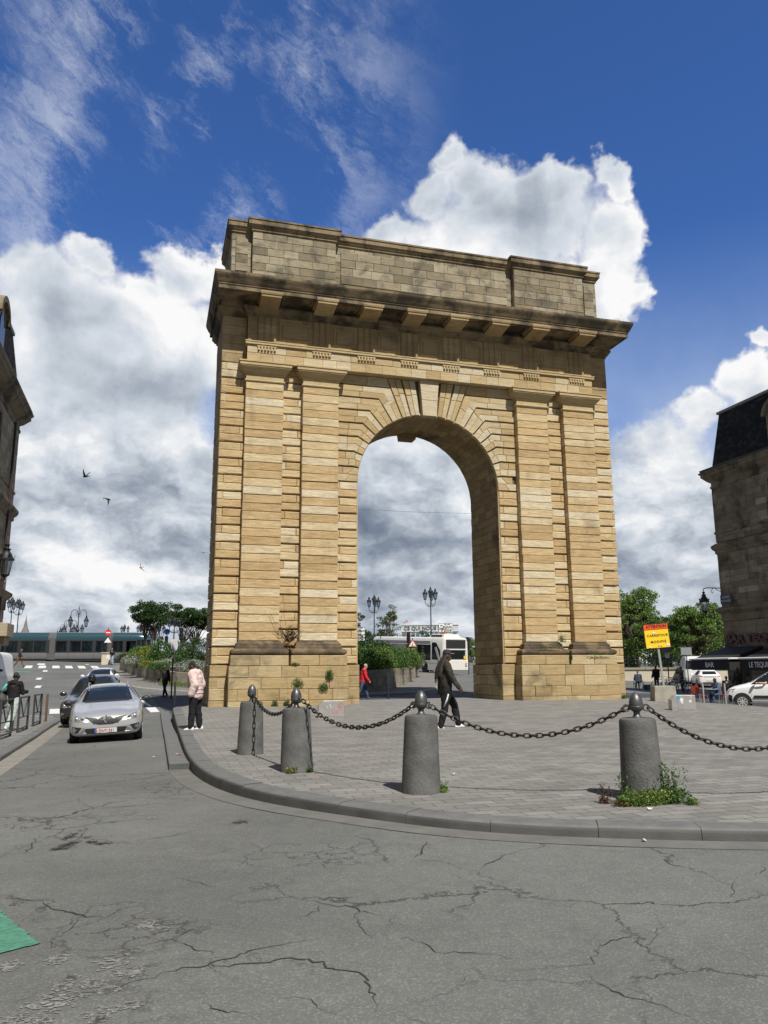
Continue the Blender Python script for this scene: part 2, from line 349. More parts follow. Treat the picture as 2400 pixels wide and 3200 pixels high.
# ------------------------------------------------------------------ ground materials
def asphalt(name,col=(.130,.134,.128),crack=1.):
    m=bpy.data.materials.new(name); m.use_nodes=True; g=NG(m.node_tree); b=g.n['Principled BSDF']; MATS[name]=m
    co=g.node('ShaderNodeTexCoord').outputs['Object']
    w=g.vm('ADD',co,g.vm('SCALE',g.vm('SUBTRACT',g.noise(co,1.3,6,.65,0,1),(.5,.5,.5)),.75))
    vo=g.node('ShaderNodeTexVoronoi',feature='DISTANCE_TO_EDGE'); g.put(vo.inputs['Vector'],w); vo.inputs['Scale'].default_value=.62
    ms=g.noise(co,.42,4,.6)
    ck=g.m('MULTIPLY',g.sm(vo.outputs[0],.012,.002),g.sm(ms,.44,.60,0,.8*crack))
    vo2=g.node('ShaderNodeTexVoronoi',feature='DISTANCE_TO_EDGE'); g.put(vo2.inputs['Vector'],w); vo2.inputs['Scale'].default_value=2.6
    ck=g.m('MAXIMUM',ck,g.m('MULTIPLY',g.sm(vo2.outputs[0],.03,.006),g.sm(g.noise(co,.33,5,.6,.3),.5,.62,0,.6*crack)))
    sp=g.node('ShaderNodeTexVoronoi'); g.put(sp.inputs['Vector'],co); sp.inputs['Scale'].default_value=110
    sr,sg,sb=g.sep(sp.outputs['Color'])
    agg=g.m('ADD',.88,g.m('MULTIPLY',g.m('POWER',sr,4.0),.6))
    patch=g.lin(g.noise(co,.28,7,.66), .3,.7,.80,1.2); md=g.lin(g.noise(co,6,5,.65),.3,.7,.92,1.08)
    c=g.vm('SCALE',col,g.m('MULTIPLY',agg,g.m('MULTIPLY',patch,md)))
    pale=g.m('MULTIPLY',g.sm(g.noise(g.vm('ADD',co,(7,3,0)),1.6,9,.72),.61,.70),g.sm(g.noise(co,.3,2),.52,.6,0,.5))
    c=g.mix(pale,c,(.26,.25,.23))
    c=g.mix(g.sm(g.noise(g.vm('ADD',co,(31,9,0)),2.1,6,.7),.64,.74,0,.45),c,(.05,.05,.048))
    c=g.mix(ck,c,(.022,.021,.02))
    g.put(b.inputs['Base Color'],c); b.inputs['Roughness'].default_value=.82; b.inputs['Specular IOR Level'].default_value=.3
    bn=g.node('ShaderNodeBump'); bn.inputs['Strength'].default_value=.45; bn.inputs['Distance'].default_value=.012
    g.put(bn.inputs['Height'],g.m('SUBTRACT',g.m('ADD',sr,g.m('MULTIPLY',g.noise(co,30,4),.8)),g.m('MULTIPLY',ck,2.5)))
    g.l.new(bn.outputs[0],b.inputs['Normal'])
    return m
def paving(name,c1,c2,cm,bw=.30,rh=.15,mort=.014,rot=0.,rough=.8,var=.25,stain=.35):
    m=bpy.data.materials.new(name); m.use_nodes=True; g=NG(m.node_tree); b=g.n['Principled BSDF']; MATS[name]=m
    co=g.node('ShaderNodeTexCoord').outputs['Object']
    mp=g.node('ShaderNodeMapping'); g.put(mp.inputs[0],co); mp.inputs['Rotation'].default_value=(0,0,rot)
    wv=g.vm('ADD',mp.outputs[0],g.vm('SCALE',g.vm('SUBTRACT',g.noise(co,1.1,4,.6,0,1),(.5,.5,.5)),.09))
    br=g.node('ShaderNodeTexBrick'); g.put(br.inputs['Vector'],wv); br.offset=.5; br.squash=1
    br.inputs['Scale'].default_value=1; br.inputs['Brick Width'].default_value=bw; br.inputs['Row Height'].default_value=rh
    br.inputs['Mortar Size'].default_value=mort/2; br.inputs['Mortar Smooth'].default_value=.3; br.inputs['Bias'].default_value=0
    br.inputs['Color1'].default_value=(*c1,1); br.inputs['Color2'].default_value=(*c2,1); br.inputs['Mortar'].default_value=(*cm,1)
    c=g.vm('SCALE',br.outputs[0],g.m('MULTIPLY',g.lin(g.noise(co,1.5,6,.65),.3,.7,1-var,1+var),g.lin(g.noise(co,40,4,.6),.3,.7,.88,1.12)))
    st=g.sm(g.noise(g.comb(*[g.m('MULTIPLY',q,k) for q,k in zip(g.sep(co),(.5,1.6,1))]),.9,8,.65,.5),.5,.7,0,stain)
    c=g.mix(st,c,g.vm('SCALE',c,.62))
    g.put(b.inputs['Base Color'],c); b.inputs['Roughness'].default_value=rough; b.inputs['Specular IOR Level'].default_value=.35
    bn=g.node('ShaderNodeBump'); bn.inputs['Strength'].default_value=.6; bn.inputs['Distance'].default_value=.012
    g.put(bn.inputs['Height'],g.m('ADD',g.m('MULTIPLY',br.outputs['Fac'],-1.0),g.m('MULTIPLY',g.noise(co,11,6,.65),.9))); g.l.new(bn.outputs[0],b.inputs['Normal'])
    return m
M_ROAD=asphalt('old_asphalt'); M_PAV=paving('grey_stone_paving',(.165,.161,.152),(.225,.219,.207),(.10,.098,.092),.36,.19,.018,var=.16,stain=.4)
M_SETT=paving('dark_setts',(.045,.045,.05),(.075,.075,.08),(.03,.03,.03),.16,.11,.02,.2)
M_SIDE=paving('sidewalk_paving',(.15,.148,.143),(.19,.187,.18),(.1,.1,.1),.6,.4,.012,.05,var=.15)
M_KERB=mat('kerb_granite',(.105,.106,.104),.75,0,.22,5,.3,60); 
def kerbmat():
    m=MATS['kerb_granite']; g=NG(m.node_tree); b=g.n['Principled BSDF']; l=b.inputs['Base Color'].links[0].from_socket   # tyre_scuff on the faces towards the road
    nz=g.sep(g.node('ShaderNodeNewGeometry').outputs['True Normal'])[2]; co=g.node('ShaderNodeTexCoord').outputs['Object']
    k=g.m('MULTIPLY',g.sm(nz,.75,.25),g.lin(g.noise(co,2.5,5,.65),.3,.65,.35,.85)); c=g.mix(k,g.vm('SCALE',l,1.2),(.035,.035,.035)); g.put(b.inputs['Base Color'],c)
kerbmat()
M_GUT=mat('gutter_concrete',(.205,.195,.172),.85,0,.2,3,.3,40)
M_BGUT=mat('dusty_gutter',(.132,.130,.122),.85,0,.2,3,.3,50)
M_WHITE=mat('road_paint_white',(.62,.62,.60),.7,0,.18,9); M_GREEN=mat('road_paint_green',(.066,.205,.138),.75,0,.38,18)
M_ASPH2=mat('path_asphalt',(.16,.15,.14),.85,0,.15,2,.3,60)
# ------------------------------------------------------------------ ground sheets
xs=np.r_[np.geomspace(2500,60,14)*-1,np.arange(-56,70,1.4),np.geomspace(74,2500,14)]; ys=np.r_[-np.geomspace(600,70,6),np.arange(-64,92,1.4),np.geomspace(95,3000,14)]
grid_sheet('ground',xs,ys,lambda x,y:zr(x,y)-np.clip((y-88)*.05,0,3.2),M_ROAD)
KERB=[(14.6,8),(14.5,3.2),(-8.9,3.2),(-9.45,2.2),(-9.62,.3),(-9.7,-9.2),(-9.72,-14),(-9.62,-16.4),(-9.35,-18.1),(-8.9,-19.4),(-8.25,-20.5),(-7.6,-21.35),(-6.95,-21.92),(-6.12,-22.38),(-5.2,-22.78),(-4,-23.2),(-1.5,-24.0),(2,-24.6),(6,-24.6),(11,-23),(14.4,-19.5)]
def smooth_line(P,m=6):
    P=[np.array(p,float) for p in P]; out=[]
    for i in range(len(P)-1):
        a,b,c,d=P[max(i-1,0)],P[i],P[i+1],P[min(i+2,len(P)-1)]
        for k in range(m):
            t=k/m; out.append(.5*((2*b)+(c-a)*t+(2*a-5*b+4*c-d)*t*t+(3*b-a-3*c+d)*t**3))
    out.append(P[-1]); return out
kl=smooth_line(KERB[3:],4)
def offset(line,d):
    o=[]
    for i,p in enumerate(line):
        t=line[min(i+1,len(line)-1)]-line[max(i-1,0)]; t=t/np.linalg.norm(t); o.append(p+np.array((-t[1],t[0]))*d)
    return o
inn=offset(kl,.265)
strip_poly('plaza',[tuple(p) for p in inn]+[(14.4,-10),(14.5,3.2),(14.6,7.6),(9.2,3.2),(-8.9,3.2)],zp,0,M_PAV,.8,.5)
def kerb_run(name,line,zf,width,zbot,mt,stone_len=1.0,lip=.03,gap=.006):
    """kerb stones along a line (outer top edge), each a chamfered stone"""
    L=[0]
    for a,b in zip(line,line[1:]): L.append(L[-1]+float(np.linalg.norm(np.array(b)-np.array(a))))
    def at(s):
        x=np.interp(s,L,[p[0] for p in line]); y=np.interp(s,L,[p[1] for p in line]); return np.array((x,y))
    mb=MB(); s=0
    while s<L[-1]-.2:
        e=min(s+stone_len*random.uniform(.9,1.1),L[-1]); loops=[]; mb.tint=random.random(); dzj=random.uniform(-.006,.006)
        for q in np.linspace(s+gap/2,e-gap/2,5):
            p=at(q); t=at(min(q+.05,L[-1]))-at(max(q-.05,0)); t/=np.linalg.norm(t); n=np.array((-t[1],t[0]))
            zt=float(zf(*(p)))+dzj; zb=float(zr(*p))-zbot
            pr=[(-.02,zb),(-.016,zt-.05),(-.006,zt-.022),(.012,zt-.006),(.035,zt),(width,zt+.004),(width,zb)]
            loops.append([(p[0]+n[0]*a,p[1]+n[1]*a,z) for a,z in pr])
        mb.loft(loops); s=e
    o=mb.build(name,mt,smooth='auto',angle=30); return tag(o,kind='structure')
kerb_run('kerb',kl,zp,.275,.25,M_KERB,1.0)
gl=offset(kl,-.36); strip_poly('gutter',[tuple(p) for p in kl]+[tuple(p) for p in gl[::-1]],zr,.004,M_BGUT,.6)
# low step beside the kerb on the street side
sl=[np.array(p,float) for p in ((-9.95,6),(-9.98,0),(-10.03,-8),(-10.05,-15.2))]
def step_z(x,y): return zr(x,y)+.10
mb=MB()
for y0,y1 in [(6-k*1.5,6-(k+1)*1.5) for k in range(14)]:
    loops=[]
    for y in np.linspace(y0-.006,y1+.006,4):
        xo=float(np.interp(-y,[-6,15.2],[-9.97,-10.06])); z=float(zr(xo,y))
        loops.append([(xo,y,z-.2),(xo,y,z+.085),(xo+.025,y,z+.1),(-9.70 if y<0 else -9.63,y,z+.105),(-9.70 if y<0 else -9.63,y,z-.2)])
    mb.loft(loops)
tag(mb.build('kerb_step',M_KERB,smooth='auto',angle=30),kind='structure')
# dark setts lane behind the arch
strip_poly('setts_lane',[(-9.9,9.6),(-9.3,3.22),(14.5,3.22),(22,4),(24,16),(9.5,14.5),(3,12.6),(-1,13.6),(-6,16),(-10.4,19.6)],zr,.008,M_SETT,.9)
# left pavement
lk=smooth_line([(-13.0,-30),(-13.1,-18),(-13.2,-11.7),(-13.32,-8.6),(-13.5,-2.7),(-13.62,2.4),(-13.7,5.2),(-14.0,6.6),(-14.8,7.6),(-16.3,8.2)],4)
zl=lambda x,y:zr(x,y)+.10
strip_poly('sidewalk',[tuple(p) for p in offset(lk,.22)]+[(-17.2,8.2),(-17.2,-30)],zl,0,M_SIDE,.9,.3)
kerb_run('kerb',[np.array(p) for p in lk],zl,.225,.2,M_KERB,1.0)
strip_poly('gutter',[tuple(p) for p in lk]+[tuple(p) for p in offset(lk,-.42)[::-1]],zr,.005,M_GUT,.6)
# road paint
def paint(name,quads,mt,zf=zr,dz=.008,jit=.0):
    for q in quads:
        if jit and len(q)==5:
            Q=[]
            for a,b in zip(q,q[1:]+q[:1]):
                a,b=np.array(a),np.array(b); n=max(1,int(np.linalg.norm(b-a)/.035))
                for k in range(n): Q.append(tuple(a+(b-a)*k/n+RNG.normal(0,jit,2)*(k>0)))
            q=Q
        strip_poly(name,q,zf,dz,mt,.8)
cw=[((-22.7,46.1),(-22.0,46.4),(-22.9,52.4),(-23.7,52.2))]
for x in (-20.75,-19.6,-18.45,-17.35,-16.25,-15.1): cw.append(((x-.3,46.6),(x+.3,46.7),(x-.35,52.6),(x-.95,52.5)))
paint('crossing_stripe',cw,M_WHITE)
paint('crossing_stripe',[((-10.35,7.2),(-9.98,7.2),(-10.15,10.6),(-10.6,10.6)),((-14.6,8.8),(-14.0,8.8),(-14.2,11.6),(-14.9,11.6)),((-13.7,8.5),(-13.1,8.5),(-13.2,11),(-13.8,11)),((-12.7,8.2),(-12.1,8.2),(-12.2,10.8),(-12.8,10.8)),((-11.6,7.8),(-11.0,7.8),(-11.1,10.7),(-11.7,10.7))],M_WHITE)
paint('lane_mark',[((-18.95,41.8),(-18.6,41.8),(-18.75,43.6),(-19.1,43.6)),((-18.35,33.2),(-18.0,33.2),(-18.1,35),(-18.45,35)),((-17.5,26.2),(-17.15,26.2),(-17.25,27.9),(-17.6,27.9)),((-21,54.5),(-20.3,54.5),(-20.8,59),(-21.5,59)),((-16.8,57),(-16.5,57),(-16.6,59),(-16.9,59))],M_WHITE)
paint('lane_edge_line',[((-10.42,11),(-10.28,11),(-11.6,24),(-11.75,24))],M_WHITE)
paint('cycle_mark',[((-20.9,41.2),(-19.75,41.2),(-19.9,42.6),(-21.1,42.6)),((-18.6,22.1),(-17.6,22.1),(-17.7,23.2),(-18.7,23.2)),((-12.6,-22.9),(-11.36,-23.05),(-11.0,-23.92),(-11.2,-24.03),(-12.3,-24.2))],M_GREEN,jit=.012)
# ------------------------------------------------------------------ the arch
ARCH=empty('triumphal_arch',(0,0,0),0,'tall ochre stone triumphal arch with four pilasters and one round archway','arch')
FN=(0,-1,0); FX=(1,0,0); DEP=2.95
mb=MB()   # plain core
mb.box(-8.27,-3.02,.02,DEP,0,12.9); mb.box(3.02,8.27,.02,DEP,0,12.9)
N=40; pts=[(3.02*math.cos(math.pi*k/N),8.43+3.02*math.sin(math.pi*k/N)) for k in range(N+1)]
outl=[(3.02,12.9)]+pts+[(-3.02,12.9)]
for k in range(N):
    a,b=pts[k],pts[k+1]
    mb.loft([[(a[0],.02,a[1]),(a[0],.02,12.9),(a[0],DEP,12.9),(a[0],DEP,a[1])],[(b[0],.02,b[1]),(b[0],.02,12.9),(b[0],DEP,12.9),(b[0],DEP,b[1])]])
mb.box(-8.27,8.27,.0,DEP,12.9,15.1); mb.box(-8.0,8.0,.1,DEP,15.1,18.6)
mb.build('wall_core',MORT,ARCH)
P0,PB=1.41,.638
def band(mb,a0,a1,z0,out=.10,y0=0.,split=None,o=(0,0,0),gr=.055):
    h=(PB-gr)/2; z0+=gr/2
    mb.block(o,FX,FN,a0,a1,z0,z0+h-.003,out,out+.3-y0,.03,.006)
    s=split or random.choice((.18,.22,.8,.86)); m=a0+(a1-a0)*s
    mb.block(o,FX,FN,a0,m-.004,z0+h+.003,z0+2*h,out,out+.3-y0,.022,.006); mb.block(o,FX,FN,m+.004,a1,z0+h+.003,z0+2*h,out,out+.3-y0,.022,.006)
for sx in (-1,1):
    def rng(a,b): return (a,b) if sx>0 else (-b,-a)
    # corner rustication, each band wraps the whole flank
    mb=MB()
    for k in range(18):
        z0=P0+k*PB
        a0,a1=rng(7.44,8.39)
        band(mb,a0,a1,z0)
        en=(sx,0,0); ex=(0,1,0)
        for q in range(2):
            h=(PB-.055)/2; zz=z0+.0275+q*h
            cut=(-.09,.75,1.6,2.3,2.99) if q==0 else (-.09,.4,1.2,2.0,2.99)
            for c0,c1 in zip(cut,cut[1:]): mb.block((sx*8.39,0,0),ex,en,c0+.004,c1-.004,zz+.003,zz+h-.003,0,.2,.022)
    mb.build('corner_rustication',S_OCH,ARCH)
    mb=MB()
    for k in range(18):
        a0,a1=rng(5.2,6.06); band(mb,a0,a1,P0+k*PB,split=random.choice((.24,.76)))
    mb.build('rusticated_strip',S_OCH,ARCH)
    mb=MB()
    for k in range(11):
        a0,a1=rng(3.02,3.9); band(mb,a0,a1,P0+k*PB,split=.2 if random.random()<.7 else .75)
    mb.build('jamb_rustication',S_OCH,ARCH)
    # inner face of the opening
    mb=MB(); mb.wall((sx*3.02,0,0),(0,1,0),(-sx,0,0),.05,2.93,1.42,8.43,.319,.02,.1,.45,.8,.01)
    mb.build('jamb_face',S_JMB,ARCH)
    # foot
    mb=MB(); a0,a1=rng(2.91,3.47); mb.wall((0,0,0),FX,FN,a0,a1,-.25,1.40,.415,.05,.3,full=True,cham=.02); mb.wall((sx*2.91,0,0),(0,1,0),(-sx,0,0),.0,2.98,-.25,1.40,.415,.0,.3,.5,.9,.012); mb.build('pier_foot',S_PLI,ARCH); mb=MB()
    a0,a1=rng(7.81,8.43); mb.wall((0,0,0),FX,FN,a0,a1,-.25,1.40,.415,.05,.3,full=True,cham=.02,jit=.012)
    mb.wall((sx*8.43,0,0),(0,1,0),(sx,0,0),-.04,2.98,-.25,1.40,.415,.0,.3,.6,1.1,.012)
    mb.build('pier_foot',S_PLI,ARCH)
    mb=MB(); a0,a1=rng(3.47,7.81); mb.wall((0,0,0),FX,FN,a0,a1,-.25,1.36,.40,.65,.7,.7,1.3,.009,.014,jit=.008)
    for e,n in ((a0,-1),(a1,1)): mb.wall((e,0,0),(0,1,0),(n,0,0),-.64,0,-.25,1.36,.40,0,.1,.7,1.0,.009)
    mb.box(a0+.02,a1-.02,-.60,0,-.2,1.34); 
    pl=mb.build('plinth',S_PLI,ARCH)
    for b0,b1 in ((3.52,5.60),(5.68,7.76)):
        mb=MB(); a0,a1=rng(b0,b1)
        mb.block((0,0,0),FX,FN,a0,(a0+a1)/2-.004,1.365,1.74,.60,.6,.02); mb.block((0,0,0),FX,FN,(a0+a1)/2+.004,a1,1.365,1.74,.60,.6,.02)
        mb.build('base_block',S_PLI,ARCH)
        mb=MB(); pr=[]
        for q in range(9):
            t=-math.pi/2+math.pi*q/8; pr.append((-.04+.13*math.cos(t),1.86+.115*math.sin(t)))
        pr+=[(-.07,1.985),(-.07,2.06),(-.10,2.08),(-.10,2.16),(-.15,2.20),(-.19,2.26)]
        mb.ring(a0+.1,a1-.1,-.54,0,pr)
        mb.build('torus_base',S_TOR,ARCH,smooth='auto',angle=35)
    # pilasters with their capitals
    for b0,b1,c0,c1 in ((3.84,5.26,3.56,5.56),(6.02,7.47,5.73,7.76)):
        mb=MB(); a0,a1=rng(b0,b1)
        nb=31; h=(12.09-2.26)/nb
        for k in range(nb):
            z0=2.26+k*h; g_=.008+.014*random.random()
            mb.block((0,0,0),FX,FN,a0+random.uniform(-.006,.006),a1+random.uniform(-.006,.006),z0+g_/2,z0+h-g_/2,.375+random.uniform(-.009,.009),.38,.014,.009)
        pil=mb.build('pilaster',S_OCH,ARCH); mb=MB(); mb.box(a0+.02,a1-.02,-.33,0,2.2,12.08); mb.build('mortar_joints',MORT,pil)
        mb=MB(); e0,e1=rng(c0,c1)
        mb.ring(a0,a1,-.375,0,[(-.02,12.06),(.045,12.10),(.055,12.13),(.045,12.16),(.0,12.18),(.0,12.36),(.05,12.38),(.05,12.42),(.09,12.44),(.13,12.5),(.20,12.58),(.24,12.62),(.24,12.66),(.27,12.67),(.27,12.77),(.30,12.79),(.30,12.84),(-.05,12.87)])
        mb.build('capital',S_VOU,pil,smooth='auto',angle=25)
# arch ring: voussoirs that bend into the level bands
TH=[0,11,21.5,32,41,50,59,68,75.3,83]; DZ=[0,.62,1.24,1.86,2.42,2.97,3.5,4.02]
mb=MB()
def prismy(poly,y0,y1,sx,cut=.02):
    mb.tint=random.random(); c=np.mean(poly,0); P=[(sx*p[0],p[1]) for p in poly]; cc=(sx*c[0],c[1])
    if sx<0: P=P[::-1]
    def sh(p,k):
        v=np.array(cc)-np.array(p); n=np.linalg.norm(v); return np.array(p)+v/n*k
    mb.loft([[(p[0],y0,p[1]) for p in P],[(p[0],y1+cut,p[1]) for p in P],[(sh(p,cut)[0],y1,sh(p,cut)[1]) for p in P]],True,False,True)
def pol(r,t): return np.array((r*math.cos(R(t)),8.43+r*math.sin(R(t))))
for sx in (-1,1):
    mb=MB()
    for k in range(9):
        t0,t1=TH[k],TH[k+1]; gz=.03
        ga=.45
        if k<7:
            z0,z1=8.43+DZ[k]+gz,8.43+DZ[k+1]-gz
            x0=DZ[k]/math.tan(R(t0)) if k else 3.84
            x1=DZ[k+1]/math.tan(R(t1)); x0,x1=min(x0,3.8),min(x1,3.8)
            tm=(t0+t1)/2; zm=(z0+z1)/2; xm=(x0+x1)/2
            i0,im,i1=pol(3.0,t0+ga),pol(3.0,tm),pol(3.0,t1-ga)
            b0,bm,b1=np.array((x0,z0)),np.array((xm,zm)),np.array((x1,z1))
            q=.0035
            # two stones per band, each in a radial and a level piece
            for A,B,i_,j_,zz0,zz1,xa,xb in ((t0,tm,i0,im,z0,zm,x0,xm),(tm,t1,im,i1,zm,z1,xm,x1)):
                pa,pb=np.array((xa,zz0+q)),np.array((xb,zz1-q)); i_=i_+(0,q); j_=j_-(0,q)
                if xa>3.7 and xb>3.7: prismy([i_,np.array((3.86,zz0+q)),np.array((3.86,zz1-q)),j_],.05,-.10,sx); continue
                f=random.uniform(.5,.9); ma=i_+(pa-i_)*f; mb_=j_+(pb-j_)*f
                prismy([i_,ma,mb_,j_],.05,-.10,sx)
                e=random.uniform(.25,.5); l0=pa+(np.array((3.86,zz0+q))-pa)*e; l1=np.array((l0[0],zz1-q))
                prismy([ma+(.004,0),pa,l0-(.004,0),l1-(.004,0),pb,mb_+(.004,0)],.05,-.10,sx)
                if 3.86-l0[0]>.25: prismy([l0+(.004,0),np.array((3.86,zz0+q)),np.array((3.86,zz1-q)),l1+(.004,0)],.05,-.10,sx)
        else:
            tm=(t0+t1)/2
            for A,B in ((t0+ga,tm-.1),(tm+.1,t1-ga)):
                zt=12.86; ra,rb=(zt-8.43)/math.sin(R(A)),(zt-8.43)/math.sin(R(B))
                s=random.uniform(.45,.6)
                prismy([pol(3,A),pol(3+(ra-3)*s,A),pol(3+(rb-3)*s,B),pol(3,B)],.05,-.10,sx)
                prismy([pol(3+(ra-3)*s+.01,A),pol(ra,A),pol(rb,B),pol(3+(rb-3)*s+.01,B)],.05,-.10,sx)
    z0=8.43+DZ[7]+.03; xa=DZ[7]/math.tan(R(TH[7]))
    prismy([np.array((xa+.02,z0)),np.array((2.6,z0)),np.array((2.6,12.86)),np.array((4.43/math.tan(R(68.3)),12.86))],.05,-.08,sx)
    prismy([np.array((2.61,z0)),np.array((3.86,z0)),np.array((3.86,12.86)),np.array((2.61,12.86))],.05,-.08,sx)
    mb.build('arch_ring',S_VOU,ARCH)

mb=MB(); mb.tint=.93
mb.loft([[(-.30,y,11.36),(.30,y,11.36),(.335,y,12.02),(-.335,y,12.02)] for y in (.1,-.23,-.26)],True,False,True); mb.tint=.88
mb.loft([[(-.338,y,12.03),(.338,y,12.03),(.41,y,12.86),(-.41,y,12.86)] for y in (.1,-.24,-.27)],True,False,True)
mb.build('keystone',S_VOU,ARCH)
# thin smooth margin round the opening and the soffit
mb=MB()
for i in range(N):
    t0,t1=math.pi*i/N,math.pi*(i+1)/N
    L=[]
    for t in (t0,t1):
        c,s=math.cos(t),math.sin(t); L.append([(2.985*c,-.04,8.43+2.985*s),(3.09*c,-.04,8.43+3.09*s),(3.09*c,.06,8.43+3.09*s),(2.985*c,.06,8.43+2.985*s)])
    mb.loft(L)
mb.box(-3.10,-2.985,-.04,.05,1.42,8.43); mb.box(2.985,3.10,-.04,.05,1.42,8.43)
mb.build('archivolt_margin',S_OCH,ARCH)
mb=MB()
ns=34
for i in range(ns):
    a0,a1=math.pi*i/ns+.0022,math.pi*(i+1)/ns-.0022; y=.05; first=True
    while y<2.93:
        L=random.uniform(.5,.95)*(random.uniform(.4,.9) if first and i%2 else 1); first=False
        if 2.95-(y+L)<.3: L=2.95-y
        mb.tint=random.random(); r0,r1=3.01+random.uniform(-.004,.004),3.2
        mb.loft([[(r*math.cos(a),q,8.43+r*math.sin(a)) for r,a in ((r0,a0),(r0,a1),(r1,a1),(r1,a0))] for q in (y+.005,y+L-.005)]); y+=L
mb.build('soffit',S_JMB,ARCH)
mb=MB(); mb.tint=.2
mb.loft([[(-.33,y,11.2),(.33,y,11.2),(.40,y,11.7),(-.40,y,11.7)] for y in (2.6,3.15)])
mb.build('rear_keystone',S_JMB,ARCH)
# entablature
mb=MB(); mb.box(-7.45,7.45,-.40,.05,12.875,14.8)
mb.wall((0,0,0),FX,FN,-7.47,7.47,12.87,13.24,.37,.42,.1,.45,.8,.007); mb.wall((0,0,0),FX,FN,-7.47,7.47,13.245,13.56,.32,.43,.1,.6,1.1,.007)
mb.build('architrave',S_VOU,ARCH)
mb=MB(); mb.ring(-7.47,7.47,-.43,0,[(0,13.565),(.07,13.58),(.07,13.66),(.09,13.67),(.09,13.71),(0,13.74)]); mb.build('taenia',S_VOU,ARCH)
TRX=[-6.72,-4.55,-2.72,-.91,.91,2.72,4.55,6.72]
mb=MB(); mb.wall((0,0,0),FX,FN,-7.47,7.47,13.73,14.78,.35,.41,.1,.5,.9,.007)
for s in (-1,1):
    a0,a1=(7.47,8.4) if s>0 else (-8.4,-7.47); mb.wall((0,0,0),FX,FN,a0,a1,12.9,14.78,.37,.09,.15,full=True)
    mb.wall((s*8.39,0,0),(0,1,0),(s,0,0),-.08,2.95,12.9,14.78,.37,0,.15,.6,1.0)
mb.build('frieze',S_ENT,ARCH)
for a,b in zip(TRX,TRX[1:]):
    mb=MB(); w=(b-a)-.95; c=(a+b)/2; mb.ring(c-w/2,c+w/2,-.415,-.35,[(0,13.86),(0,14.6)])
    o=mb.M; mb=MB(); mb.tint=.4
    mb.loft([[(c-w/2+q,y,13.86+q),(c+w/2-q,y,13.86+q),(c+w/2-q,y,14.62-q),(c-w/2+q,y,14.62-q)] for y,q in ((-.40,0),(-.45,0),(-.455,.01),(-.455,.05),(-.43,.07),(-.43,.12),(-.46,.13),(-.463,.15))],True,False,True)
    mb.build('metope',S_ENT,ARCH)
for x in TRX:
    mb=MB(); mb.tint=random.random()
    prof=[]
    for k in range(3):
        c=x-.25+.25*k; prof+=[(c-.115,-.43),(c-.075,-.475),(c+.075,-.475),(c+.115,-.43)]
    z=13.74; hh=(14.76-13.74)/3
    for k in range(3):
        mb.tint=random.random(); L=[(x-.375,-.40)]+prof+[(x+.375,-.40)]
        mb.loft([[(p[0],p[1],zz) for p in L] for zz in (z+k*hh+.003,z+(k+1)*hh-.003)])
    t=mb.build('triglyph',S_ENT,ARCH)
    mb=MB(); mb.box(x-.38,x+.38,-.47,-.40,13.50,13.56)
    for k in range(6):
        c=x-.31+k*.124; mb.loft([[(c+r*math.cos(q*math.pi/4),-.455+r*math.sin(q*math.pi/4),zz) for q in range(8)] for r,zz in ((.05,13.36),(.034,13.50))])
    mb.build('guttae',S_VOU,t)
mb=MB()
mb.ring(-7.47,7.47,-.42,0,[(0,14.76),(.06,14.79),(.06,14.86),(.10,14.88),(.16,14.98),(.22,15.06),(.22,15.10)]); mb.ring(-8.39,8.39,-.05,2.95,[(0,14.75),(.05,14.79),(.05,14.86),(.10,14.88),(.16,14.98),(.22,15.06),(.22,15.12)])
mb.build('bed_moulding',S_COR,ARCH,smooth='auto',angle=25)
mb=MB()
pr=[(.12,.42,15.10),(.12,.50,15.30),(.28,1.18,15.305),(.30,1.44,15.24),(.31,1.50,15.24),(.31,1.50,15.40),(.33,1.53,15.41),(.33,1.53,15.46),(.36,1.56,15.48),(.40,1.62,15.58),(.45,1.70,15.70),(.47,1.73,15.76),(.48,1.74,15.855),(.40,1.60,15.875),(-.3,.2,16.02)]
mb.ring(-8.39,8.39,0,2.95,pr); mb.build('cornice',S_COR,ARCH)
for x in TRX:
    mb=MB(); mb.tint=random.random()
    mb.loft([[(x-.38,y,z0),(x+.38,y,z0),(x+.38,y,15.31),(x-.38,y,15.31)] for y,z0 in ((-.42,14.98),(-1.54,15.09))])
    mb.ring(x-.38,x+.38,-1.54,-.6,[(0,15.17),(.03,15.18),(.05,15.24),(.05,15.30)]); mb.build('modillion',S_ENT,ARCH)
for a,b in zip(TRX,TRX[1:]):
    mb=MB(); c=(a+b)/2; w=(b-a)-1.0
    for (x0,x1,y0,y1) in ((c-w/2,c+w/2,-1.34,-1.27),(c-w/2,c+w/2,-.62,-.55),(c-w/2,c-w/2+.07,-1.27,-.62),(c+w/2-.07,c+w/2,-1.27,-.62)): mb.box(x0,x1,y0,y1,15.25,15.31)
    mb.build('coffer_frame',S_COR,ARCH)
